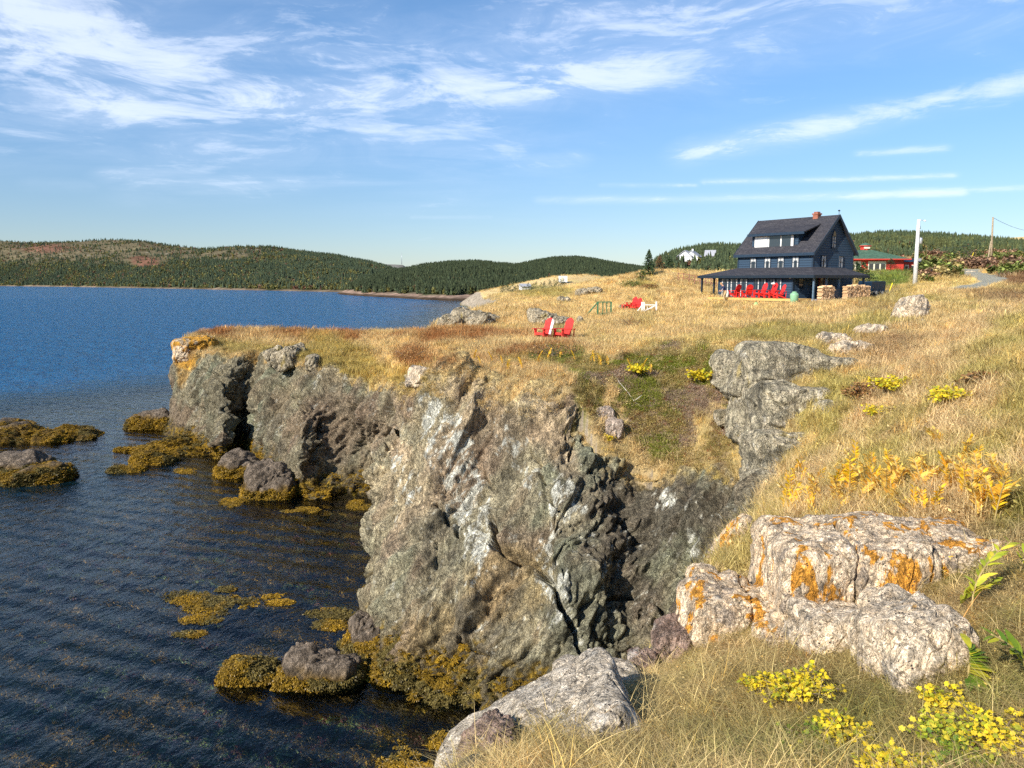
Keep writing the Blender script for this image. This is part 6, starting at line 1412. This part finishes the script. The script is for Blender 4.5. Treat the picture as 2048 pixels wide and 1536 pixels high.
# ================================================================ TURF, WEED AND SINGLE PLANTS
_unused = [[tuple(P(*q)[:2]) for q in L_] for L_ in ([(1448, 705, 22.5), (1600, 705, 21.5), (1625, 800, 18), (1610, 880, 15.6), (1550, 920, 15), (1498, 850, 18)],)]
def bankw(p): return blobs(p, [(1320, 820, 175, 105, 18, 1), (1250, 745, 110, 40, 8, 1), (1420, 760, 60, 70, 30, 1)], .22)
def turf(name, N, r0, r1, coll, scale, power, label, short):
    p, d = spread(N, r0, r1, power); col = veg(p); bw = bankw(p)
    v = RNG.random((len(p), 1)); col = col*(.62+.62*v)
    y = RNG.random((len(p), 1)); col = np.where(y > .93, col*np.array([1.35, 1.15, .8]), col); col = np.where(y < .06, col*np.array([.7, .75, .6]), col)
    k = len(PROTO[coll].objects); pk = RNG.integers(0, k, len(p))
    # bank and heath: short leafy tufts only
    bk = bw > .5; rb_ = RNG.random((len(p), 1)); col = np.where(bk[:, None] & (rb_ < .25), np.array([.34, .27, .13]), np.where(bk[:, None] & (rb_ > .8), np.array([.22, .25, .03]), col))
    lo = (RNG.random(len(p)) < bw*.9) | (track_mask(p) & (RNG.random(len(p)) < .97))
    pk = np.where(lo, RNG.integers(short, k, len(p)), pk)
    keep = ~track_mask(p)
    hv = RNG.random((len(p), 1)); col = np.where(hv < .10, col*np.array([.55, .45, .40]), np.where(hv > .90, col*.45+np.array([.34, .26, .13]), col))
    s = scale*(.7+.6*RNG.random(len(p)))*np.where(lo, .55, 1.); s = s*(.8+.35*fbm(p*.35, 3, 701)+.2)
    if coll == 'far_tufts': s = s*np.clip(np.linalg.norm(p[:, :2], axis=1)/48, .8, 1.15)
    q = p.copy(); q[:, 2] -= .02*s
    return scatter(name, q[keep], s[keep], np.clip(col[keep], .01, .95), PROTO[coll], label, .22, pick=pk[keep])
turf('grass', 38000, 1.6, 9., 'near_tufts', 1.0, 1, 'tangled olive and straw grass near the camera', 4)
turf('grass', 52000, 8., 32., 'mid_tufts', .82, 1, 'long dry grass of the near slope and headland', 4)
turf('grass', 62000, 27., 125., 'far_tufts', .85, 1, 'pale straw grass of the meadow', 4)
p = []
while sum(len(a) for a in p) < 9000:
    px = RNG.uniform(1130, 1500, 6000); Y = RNG.uniform(18.5, 25, 6000); x = (px-1024)/FPX*(Y*CA+1.6); z, i_, d_ = land(x, Y); q = np.stack([x, Y, z], 1); _BC.clear(); w = bankw(q); p.append(q[i_ & (RNG.random(6000) < w)])
p = np.concatenate(p); n1 = fbm(p*1.1, 3, 821)[:, None]; n2 = fbm(p*.8+9, 3, 822)[:, None]; r = RNG.random((len(p), 1))
cc = np.where(n1 > .12, np.array([.25, .27, .04]), np.where(n2 > .1, np.array([.38, .28, .20]), np.array([.40, .31, .11])))*(.6+.8*r); cc = np.where(r > .90, np.array([.70, .55, .26]), cc); cc = np.where(r < .05, np.array([.30, .09, .04]), cc)
scatter('crowberry', p-np.array([0, 0, .03]), .35+.35*RNG.random(len(p)), cc, PROTO['mid_tufts'], 'springy crowberry and heath covering the sloping bank', .4, pick=RNG.integers(4, 8, len(p)))
turf('grass', 16000, 115, 340., 'far_tufts', 1.5, 1, 'dry grass on the far knoll and slopes', 4)
# grass hanging over the brink
k = np.nonzero((_vv > .80) & (_vv < .97) & (_uu < .70) & (RV[:, 2] > 3))[0]; nb = fbm(RV[k]*1.3, 3, 831); k = k[RNG.random(len(k)) < .20*sstep(-.25, .15, nb+2.*(_vv[k]-.86))]
q = RV[k]; col = veg(q)*(.62+.62*RNG.random((len(q), 1))); s_ = np.clip(np.linalg.norm(q[:, :2], axis=1)/34, .5, 1.1)*(.5+.5*RNG.random(len(q)))
scatter('grass', q-np.array([0, 0, .02]), s_, np.clip(col, .01, .95), PROTO['mid_tufts'], 'turf fringe along the cliff brink', .5)
# ---- rockweed
c = protocol('weed_clumps')
def weed_geo(rng):
    vs, fs, sh = [], [], []
    for i in range(46):
        a = rng.random()*6.28; r = rng.random()*.6; s = rng.random(); base = Vector((r*math.cos(a), r*math.sin(a), .10+.1*rng.random())); d = Vector((math.cos(a+rng.uniform(-1, 1)), math.sin(a+rng.uniform(-1, 1)), 0))
        L_ = .22+.25*rng.random(); pts = [base+d*L_*t+Vector((0, 0, .18*math.sin(t*2.6)-.35*t*t)) for t in (0, .33, .66, 1)]
        strip(vs, fs, sh, pts, [.05, .12, .14, .10], s, Vector((rng.uniform(-.5, .5), rng.uniform(-.5, .5), 1)))
    return vs, fs, sh
for i in range(4): mk('frond', weed_geo(rnd), 'weed', c)
wp = []; 
sel = (RV[:, 2] > -.15) & (RV[:, 2] < .95) & (_uu < .78); idx = np.nonzero(sel)[0]
nn = fbm(RV[idx]*.5, 3, 801); h = RV[idx, 2]; far_ = np.linalg.norm(RV[idx, :2], axis=1)
pr = sstep(.75, .0, h-.9*nn)*sstep(-.35, .1, nn+.15); idx = idx[RNG.random(len(idx)) < pr*.20]; wp.append(RV[idx]+RN[idx]*.03)
for v, bare in SEAROCKS:
    m = (v[:, 2] > -.1) & (v[:, 2] < bare+.25*fbm(v*1.7, 3, 803)); w = v[m]; k = min(len(w), int(900+350*np.ptp(v[:, 0]))); 
    if len(w): wp.append(w[RNG.integers(0, len(w), k)]+np.array([0, 0, .02]))
# weed floating on the surface
def mat_(L_, N):
    q = []
    for (px, py, rx, ry) in L_:
        for _ in range(N):
            a = RNG.random()*6.28; r = math.sqrt(RNG.random()); w = W(px+rx*r*math.cos(a), py+ry*r*math.sin(a), 0); q.append((w[0], w[1], -.01-.03*r))
    q = np.array(q); n = fbm(q*np.array([1, 1, 0])*1.1, 4, 805); return q[n > -.3]
wp.append(mat_([(375, 1195, 48, 15), (415, 1215, 50, 20), (465, 1205, 52, 15), (395, 1200, 60, 12), (530, 1188, 36, 10), (450, 1178, 20, 5), (400, 1240, 40, 8), (665, 1228, 50, 12), (660, 1250, 32, 12), (745, 1180, 22, 14), (700, 1290, 22, 12), (370, 942, 22, 6), (560, 1205, 26, 5), (380, 1268, 30, 5)], 480))
wp.append(mat_([(870, 1500, 80, 40), (850, 1530, 90, 24), (1030, 1400, 24, 8), (470, 1005, 30, 10), (600, 1020, 40, 7), (720, 1010, 25, 10)], 900))
wp = np.concatenate(wp); nn = fbm(wp*1.3, 3, 807)[:, None]; r = RNG.random((len(wp), 1))
wc = np.array([.27, .165, .016])*(1-r)+np.array([.16, .10, .018])*r; wc = np.where(nn > .15, wc*np.array([1.35, 1.3, 1.]), wc); wc = np.where(nn < -.2, np.array([.13, .10, .03])*(.7+.6*r), wc)
scatter('seaweed', wp, .07+.10*RNG.random(len(wp)), wc, PROTO['weed_clumps'], 'golden brown rockweed along the tide line', .5, zscl=.55)
# weed and stones on the cove floor
q = []
for _ in range(16000):
    px = RNG.uniform(-60, 1050); py = RNG.uniform(1010, 1640); w = W(px, py, -.6); q.append((w[0], w[1]))
q = np.array(q); z, ins, d = land(q[:, 0], q[:, 1]); k = (~ins) & (z < -.2) & (d < 14); pz = np.stack([q[:, 0], q[:, 1], z+.02], 1)[k]; n = fbm(pz*.6, 3, 811)[:, None]; r = RNG.random((len(pz), 1))
bc = np.where(n > .05, np.array([.34, .20, .025])*(.6+.8*r), np.array([.17, .13, .06])*(.5+r)); bc = np.where((n < -.1) & (r > .6), np.array([.16, .21, .08]), bc); bc = np.where((n < 0) & (r < .2), np.array([.18, .07, .07]), bc)
scatter('seaweed', pz, .10+.16*RNG.random(len(pz)), bc, PROTO['weed_clumps'], 'drowned weed on the floor of the cove', .5)
# ---- golden plants
def gold_plant_geo(rng, H=.5, pairs=15, L_=.13, arch=.3, w=.24, droop=.25):
    """arching stem with two ranks of lance leaves"""
    st = [Vector((arch*H*t*t, 0, H*(t-.18*t*t*arch*2))) for t in [i/8 for i in range(9)]]
    b = MB(); b.tube(st, [.004+.003*(1-i/8) for i in range(9)], 5)
    vs, fs, sh = [], [], []
    for i in range(pairs*2):
        t = .22+.78*i/(pairs*2); k = t*8; a = int(min(7, k)); p = st[a].lerp(st[a+1], k-a); d = (st[a+1]-st[a]).normalized(); sd = 1 if i % 2 else -1
        L2 = L_*(1.05-.55*abs(t-.5))*(.8+.4*rng.random()); s = rng.random(); o = Vector((rng.uniform(-.5, .5), sd, 0))*.7+d*.8+Vector((0, 0, rng.uniform(-.1, .35)))
        o.normalize(); pts = [p+o*L2*q+Vector((0, 0, -droop*L2*q*q)) for q in (0, .3, .6, .85, 1.)]
        strip(vs, fs, sh, pts, [.006, L2*w, L2*w*.95, L2*w*.5, .002], s, Vector((rng.uniform(-.5, .5), rng.uniform(-.9, .1), .6)))
    return b, (vs, fs, sh)
def plant_proto(label, mat, rng, **kw):
    t = empty('golden_plant', (0, 0, 0), 0, label, 'plant'); b, g0 = gold_plant_geo(rng, **kw); b.build('stem', MAT['stem'], t); mk('leaves', g0, mat, None, t); return t
GL = ['lemon yellow leafy plant', 'pale orange leafy plant', 'golden leafy plant']
pr_ = [plant_proto('', 'gold_leaf', rnd, H=.42, pairs=17, L_=.085), plant_proto('', 'pale_gold_leaf', rnd, H=.36, pairs=16, L_=.08, arch=.4), plant_proto('', 'gold_leaf', rnd, H=.34, pairs=15, L_=.08, arch=.2), plant_proto('', 'pale_gold_leaf', rnd, H=.3, pairs=14, L_=.085, arch=.4)]
used = set()
def place(k, px, py, Y, rz, s, lab, group, tilt=0.):
    t = pr_[k] if k not in used else copy_tree(pr_[k]); used.add(k); p = gp(px, py, Y); t.location = p; t.rotation_euler = (tilt, 0, rz); t.scale = (s, s, s); tag(t, lab, 'plant', group); return t
golds = [(1562, 1042, 8.3, 1.1, 0), (1580, 1010, 8.9, 1.1, 0), (1598, 1040, 8.2, .95, 1), (1622, 1046, 8.1, .9, 2), (1640, 1020, 8.6, 1.15, 1), (1662, 1005, 8.9, 1.2, 0), (1678, 1030, 8.4, 1., 1), (1700, 1000, 8.9, 1.25, 0), (1715, 1020, 8.5, 1.1, 3), (1738, 1005, 8.7, 1.2, 1), (1760, 1000, 8.8, 1.2, 3), (1778, 1022, 8.3, 1., 2), (1800, 990, 8.9, 1.2, 1), (1818, 1040, 7.9, .8, 0),
  (1838, 1000, 8.6, 1.2, 3), (1858, 1040, 7.9, .85, 1), (1872, 985, 8.9, 1.2, 1), (1895, 1000, 8.5, 1.1, 0), (1915, 990, 8.6, 1.1, 3), (1935, 1015, 8.1, 1.1, 1), (1955, 985, 8.6, 1.1, 1), (1700, 950, 9.9, 1.1, 0), (1660, 965, 9.6, 1.1, 1), (1740, 960, 9.6, 1., 2), (1970, 1030, 7.6, 1.2, 3), (1990, 1040, 7.4, 1.1, 1), (1610, 975, 9.5, 1., 0), (1570, 975, 9.9, .9, 2), (1820, 955, 9.7, 1., 3), (1630, 990, 9.2, 1.1, 2), (1725, 980, 9.2, 1.1, 1), (1780, 975, 9.3, 1.1, 0), (1850, 965, 9.4, 1., 1), (1950, 1045, 7.4, 1., 1), (2000, 985, 8.2, 1., 3), (1590, 955, 10.2, .9, 1), (1875, 905, 10.8, 1.1, 3), (1940, 940, 9.4, 1.1, 1)]
golds += [(px+rnd.uniform(-16, 16), py+rnd.uniform(-12, 12), Y, s*rnd.uniform(.8, 1.1), (k+i) % 4) for j in range(2) for i, (px, py, Y, s, k) in enumerate(golds)]
for i, (px, py, Y, s, k) in enumerate(golds): place(k, px, py, Y, rnd.random()*6.28, s*1.08, 'golden or pale orange plant with ranked leaves in the drift above the fissured boulder', 'golden plants in the drift above the fissured boulder', rnd.uniform(-.25, .25))
for i, (px, py, Y) in enumerate([(925, 722, 24), (948, 718, 24.5), (962, 728, 24), (985, 722, 24), (1005, 725, 24), (1016, 740, 23), (1045, 738, 23), (1042, 728, 23.6), (1075, 724, 24), (1095, 718, 24.5), (1120, 712, 25), (1190, 725, 23.5), (1200, 732, 23), (1215, 728, 23.3), (1262, 735, 23), (1285, 738, 23), (1300, 742, 23), (1180, 722, 24), (1150, 720, 24)]):
    place((0, 2, 0)[i % 3], px, py+6, Y, rnd.random()*6.28, .85+.4*rnd.random(), 'small yellow plant along the turf lip of the near headland', 'small yellow plants along the headland lip')
# large green and yellow sprays on the right
def spray(label, px, py, Y, rz, mat, tilt=0., **kw):
    t = plant_proto(label, mat, rnd, **kw); t.name = 'leafy_spray'; t.location = gp(px, py, Y); t.rotation_euler = (tilt, 0, rz); return t
spray('long arching spray of green and yellow lance leaves at the right edge', 1945, 1235, 5.3, .4, 'yellow_green_leaf', -.2, H=.62, pairs=17, L_=.13, arch=.75, w=.2)
spray('yellow tipped spray at the foot of the long arching one', 1915, 1230, 5.2, -.6, 'yellow_green_leaf', -.25, H=.34, pairs=11, L_=.13, arch=.6, w=.24)
spray('yellow green upright spray at the far right beside the long arching one', 2040, 1150, 5.8, .2, 'yellow_green_leaf', 0., H=.42, pairs=12, L_=.12, arch=.5, w=.24)
spray('small orange yellow spray in a cleft of the fissured boulder', 1878, 1160, 5.75, .3, 'gold_leaf', -.2, H=.22, pairs=8, L_=.08, arch=.5)
spray('dark green spray cut by the right edge of the photo', 2052, 1360, 4.3, 2.9, 'green_leaf', -.2, H=.35, pairs=10, L_=.14, arch=.6, w=.26)
t = empty('leafy_rosette', gp(1935, 1370, 4.55), 0, 'glossy dark green rosette of broad leaves beside the grey speckled boulder', 'plant'); vs, fs, sh = [], [], []
for i in range(16):
    a = -1.9+3.3*i/15+rnd.uniform(-.1, .1); d = Vector((math.cos(a), math.sin(a)*.7, .10+.3*rnd.random())).normalized(); L_ = .12+.05*rnd.random(); p0 = Vector((0, 0, .05+.012*i))
    strip(vs, fs, sh, [p0+d*L_*q+Vector((0, 0, -.05*q*q)) for q in (0, .25, .55, .8, 1.)], [.008, .04, .046, .03, .003], rnd.random())
mk('leaves', (vs, fs, sh), 'green_leaf', None, t); b = MB(); b.tube([(0, 0, -.03), (0, 0, .13)], .006, 6); b.build('stem', MAT['stem'], t)
# yellow leaved rose bushes
def rose(label, px, py, Y, R_, H_, n, seed, mat='yellow_leaf', ls=.030, group=None):
    rg = random.Random(seed); t = empty('rose_bush', gp(px, py, Y), 0, label, 'bush', group); b = MB(); vs, fs, sh = [], [], []
    for i in range(max(6, n//14)):
        a = rg.random()*6.28; r = R_*math.sqrt(rg.random()); e = Vector((r*math.cos(a), r*math.sin(a), H_*(.5+.6*rg.random()))); m_ = e*.5+Vector((0, 0, H_*.2)); b.tube([Vector((r*.3*math.cos(a), r*.3*math.sin(a), -.02)), m_, e], [.004, .003, .002], 4)
        for k in range(14):
            q = rg.random(); c0 = m_.lerp(e, q)+Vector((rg.uniform(-1, 1), rg.uniform(-1, 1), rg.uniform(-.4, .6)))*ls*1.5; u = Vector((rg.uniform(-1, 1), rg.uniform(-1, 1), rg.uniform(-.25, .4))).normalized(); n_ = Vector((rg.uniform(-1, 1), rg.uniform(-1.2, .5), .9)).normalized(); v = n_.cross(u).normalized()
            L_ = ls*(.7+.6*rg.random()); o = len(vs); f_ = rg.random()
            ring = [(0, 0), (.22, .16), (.20, .46), (.52, .30), (.66, .44), (1., 0), (.66, -.44), (.52, -.30), (.20, -.46), (.22, -.16)]
            vs += [tuple(c0+u*L_*x+v*L_*y*.95+n_*L_*(.12*abs(y)*2-.1*x*x)) for x, y in ring]; sh += [f_]*10; fs.append(tuple(range(o, o+10)))
    b.build('twigs', MAT['bark'], t); mk('leaves', (vs, fs, sh), mat, None, t); return t
rose('bright yellow rose bush in front of the pale boulders, its main clump', 1590, 1405, 4.3, .26, .17, 561, 1)
rose('small yellow rose sprig at the left tip of the yellow clump', 1510, 1390, 4.4, .12, .15, 187, 2)
rose('yellow rose bush low down below the main yellow clump', 1680, 1490, 3.85, .17, .13, 323, 3)
rose('yellow and orange leaved bush at the bottom right corner', 1990, 1500, 3.6, .26, .16, 561, 4)
rose('orange and green leaved bush left of the bottom right corner bush', 1890, 1500, 3.7, .17, .14, 323, 5, 'yellow_green_leaf')
rose('yellow leaved bush cut off by the bottom edge', 1790, 1560, 3.5, .20, .10, 340, 6)
rose('small yellow bush just right of the grey speckled boulder', 1880, 1420, 4.1, .12, .12, 187, 7)
rose('low green leaved patch between the yellow rose clumps', 1640, 1500, 3.85, .2, .06, 255, 8, 'green_leaf')
rose('low green leaved patch at the bottom edge near the corner', 1950, 1550, 3.4, .25, .08, 374, 12, 'green_leaf')
rose('wide flat yellow bush on the hillside right of the others', 1910, 812, 11.6, .38, .22, 714, 9, 'yellow_leaf', .06)
rose('yellow bush with brown stems on the hillside below the broad grey boulder', 1790, 790, 14.0, .5, .3, 646, 10, 'yellow_leaf', .06)
rose('small yellow bush on the hillside nearest the grey green outcrop', 1755, 838, 12.2, .3, .2, 340, 11, 'yellow_leaf', .05)
rose('tiny yellow and red leaved bush on the crowberry bank', 1400, 768, 21.6, .3, .3, 272, 13, 'yellow_leaf', .09)
rose('yellow green seedling bush at the top of the crowberry bank', 1275, 752, 22.6, .35, .3, 306, 14, 'yellow_leaf', .09)
rose('yellow green sprig below the smooth pink boulder', 1216, 880, 20.2, .14, .12, 102, 15, 'yellow_leaf', .06)
# rusty meadow shrubs
for i, (px, py, Y, R_, H_, lab) in enumerate(((1108, 712, 27, 1.2, .5, 'rusty shrub in the grass below the two near red chairs'), (1268, 658, 45, 1.1, .7, 'thin tan shrub in the meadow below the white gate'), (820, 716, 33, 1.2, .45, 'dark rust shrub on the turf above the cliff corner'), (930, 706, 31, .7, .3, 'small rust shrub on the headland turf'), (1725, 800, 13.6, .4, .4, 'dark brown dry stem clump on the hillside'), (1960, 780, 12.5, .35, .3, 'brown bracken tuft on the right hillside'))):
    bush(gp(px, py, Y), R_, H_, lab, 'rust_leaf', 60+i, 900, .07, name='shrub', cat='shrub')
# bleached branch on the bank
pts = [gp(x, y, Y)+Vector((0, 0, .04)) for x, y, Y in ((1228, 748, 22.6), (1240, 772, 22.), (1256, 790, 21.8), (1268, 805, 21.5), (1278, 814, 21.4), (1286, 824, 21.2))]
b = MB(); b.tube([p-pts[0] for p in pts], [.012, .014, .013, .011, .009, .004], 6); b.tube([pts[3]-pts[0], gp(1284, 802, 21.6)+Vector((0, 0, .2))-pts[0]], [.014, .005], 5); o = b.build('dead_branch', MAT['dead_wood'], None, True); o.location = pts[0]; tag(o, 'bleached crooked dead branch lying on the crowberry bank', 'branch')
# ================================================================ WORLD, SUN, CAMERA
def make_world():
    w = bpy.data.worlds.new('World'); SC.world = w; w.use_nodes = True; nt = w.node_tree; nt.nodes.clear(); t = NT(nt)
    out = t.node('ShaderNodeOutputWorld'); bg = t.node('ShaderNodeBackground'); t.l.new(bg.outputs[0], out.inputs[0])
    sky = t.node('ShaderNodeTexSky', sky_type='NISHITA'); sky.sun_disc = False; sky.sun_elevation = SUN_EL; sky.sun_rotation = math.atan2(SUN_AZ[0], SUN_AZ[1]); sky.altitude = 0; sky.air_density = 1.0; sky.dust_density = .15; sky.ozone_density = 2.2
    d = t.node('ShaderNodeTexCoord').outputs['Generated']
    s = t.node('ShaderNodeSeparateXYZ'); t.set(s.inputs[0], d); x, y, z = s.outputs
    az = t.math('ARCTAN2', x, y); el = t.math('ARCSINE', z)
    zc = t.math('MAXIMUM', t.math('ADD', z, .05), .03)
    cu = t.node('ShaderNodeCombineXYZ'); t.set(cu.inputs[0], t.math('DIVIDE', x, zc)); t.set(cu.inputs[1], t.math('DIVIDE', y, zc)); uv = cu.outputs[0]
    ae = t.node('ShaderNodeCombineXYZ'); t.set(ae.inputs[0], az); t.set(ae.inputs[1], el); ae = ae.outputs[0]
    # cirrus: drawn-out noise on the cloud deck
    big = t.noise(t.mapping(uv, (.55, 1.1, 1), (0, 0, math.radians(-18))), 1.1, 8., .62, .5)
    fine = t.noise(t.mapping(ae, (5., 17., 1.), (0, 0, math.radians(-9)), (4.2, 1.3, 0)), 1.25, 9., .66, .8)
    wisp = t.noise(t.mapping(ae, (9., 60., 1.), (0, 0, math.radians(-5))), 1.2, 7., .68, .5)
    def band(px0, py0, px1, py1, wd, wt):
        """weight round a line of the sky (directions)"""
        a0 = math.atan((px0-1024)/FPX*1.0); e0 = math.atan((562-py0)/FPX*1.0); a1 = math.atan((px1-1024)/FPX); e1 = math.atan((562-py1)/FPX)
        dx, dy = a1-a0, e1-e0; L = math.hypot(dx, dy); dx /= L; dy /= L
        rx = t.math('SUBTRACT', az, a0); ry = t.math('SUBTRACT', el, e0)
        al = t.math('ADD', t.math('MULTIPLY', rx, dx), t.math('MULTIPLY', ry, dy))
        ac = t.math('SUBTRACT', t.math('MULTIPLY', rx, -dy), t.math('MULTIPLY', ry, -dx))
        over = t.math('SUBTRACT', al, t.math('MINIMUM', t.math('MAXIMUM', al, 0.), L))
        d2 = t.math('ADD', t.math('MULTIPLY', t.math('MULTIPLY', over, over), .25), t.math('MULTIPLY', ac, ac))
        q = wd/FPX
        return t.math('MULTIPLY', t.math('EXPONENT', t.math('DIVIDE', d2, -q*q)), wt)
    B = [(0, 80, 800, 210, 175, .68), (850, 150, 1300, 150, 110, .6), (1150, 70, 2060, 60, 120, .60), (300, 330, 900, 340, 50, .4), (-50, 130, 330, 200, 130, 1.), (0, 20, 500, 60, 70, .6), (250, 255, 700, 215, 62, 1.), (700, 215, 1250, 165, 62, .92), (1200, 90, 1900, 110, 75, .62), (1250, 195, 1700, 150, 50, .5), (-40, 335, 350, 290, 55, .55), (1380, 318, 2060, 238, 26, .85), (300, 400, 1130, 330, 30, .5), (250, 380, 420, 365, 22, .5),
         (1080, 405, 1900, 412, 9, .80), (1200, 378, 1380, 382, 5, .6), (1400, 376, 1880, 384, 6, .70), (1700, 338, 1860, 338, 7, .6), (1600, 120, 2060, 60, 60, .55), (620, 30, 850, 20, 50, .35), (1880, 410, 2060, 412, 7, .5), (830, 440, 980, 438, 5, .4), (90, 400, 200, 400, 14, .3)]
    m = None
    for b in B:
        k = band(*b); m = k if m is None else t.math('MAXIMUM', m, k)
    m = t.math('MULTIPLY', m, t.ramp(fine, .36, .58, .62, 1.05))
    f = t.math('ADD', t.math('MULTIPLY_ADD', big, .7, -.35), t.math('ADD', t.math('MULTIPLY_ADD', fine, 1.2, -.60), t.math('MULTIPLY_ADD', wisp, .8, -.4)))
    f = t.math('ADD', f, t.math('MULTIPLY_ADD', m, .86, 0.))
    cov = t.ramp(f, .22, 1.08, 0., 1.)
    cov = t.math('MULTIPLY', cov, t.ramp(z, .0, .04))
    skyc = t.mix(1., sky.outputs[0], t.mix(t.ramp(z, 0., .32), (.62, .70, .86), (.71, .95, 1.14)), 'MULTIPLY')
    # cloud brightness follows daylight (sky units)
    cl = t.mix(t.math('MAXIMUM', t.math('MULTIPLY', cov, .66), t.math('MULTIPLY', t.math('POWER', m, 1.5), t.math('MULTIPLY', t.ramp(big, .25, .62), .46))), skyc, CLOUDC)
    t.set(bg.inputs[0], cl); bg.inputs[1].default_value = SKY_STR
CLOUDC = (7.6, 8.2, 9.4); SKY_STR = .080
make_world()
su = bpy.data.lights.new('sun', 'SUN'); su.energy = 4.4; su.angle = math.radians(.53); su.color = (1., .93, .82)
so = bpy.data.objects.new('sun', su); COL.objects.link(so)
_sd = Vector((SUN_AZ[0], SUN_AZ[1], 0)).normalized()*math.cos(SUN_EL)+Vector((0, 0, math.sin(SUN_EL)))
so.rotation_euler = _sd.to_track_quat('Z', 'Y').to_euler(); so.location = (-40, -40, 60)
cd = bpy.data.cameras.new('camera'); cd.sensor_width = 36; cd.lens = 36*FPX/2048; cd.clip_end = 9000; cd.clip_start = .05
co = bpy.data.objects.new('camera', cd); COL.objects.link(co); co.location = (0, 0, EYE); co.rotation_euler = (PI/2-PITCH, 0, 0); SC.camera = co
SC.view_settings.view_transform = 'Standard'; SC.view_settings.look = 'None'; SC.view_settings.exposure = .85; SC.view_settings.gamma = 1
SC.cycles.max_bounces = 6; SC.cycles.transparent_max_bounces = 12; SC.cycles.caustics_reflective = False; SC.cycles.caustics_refractive = False; SC.cycles.sample_clamp_indirect = 6
SC.cycles.use_denoising = False; SC.cycles.use_adaptive_sampling = True; SC.cycles.adaptive_threshold = .02
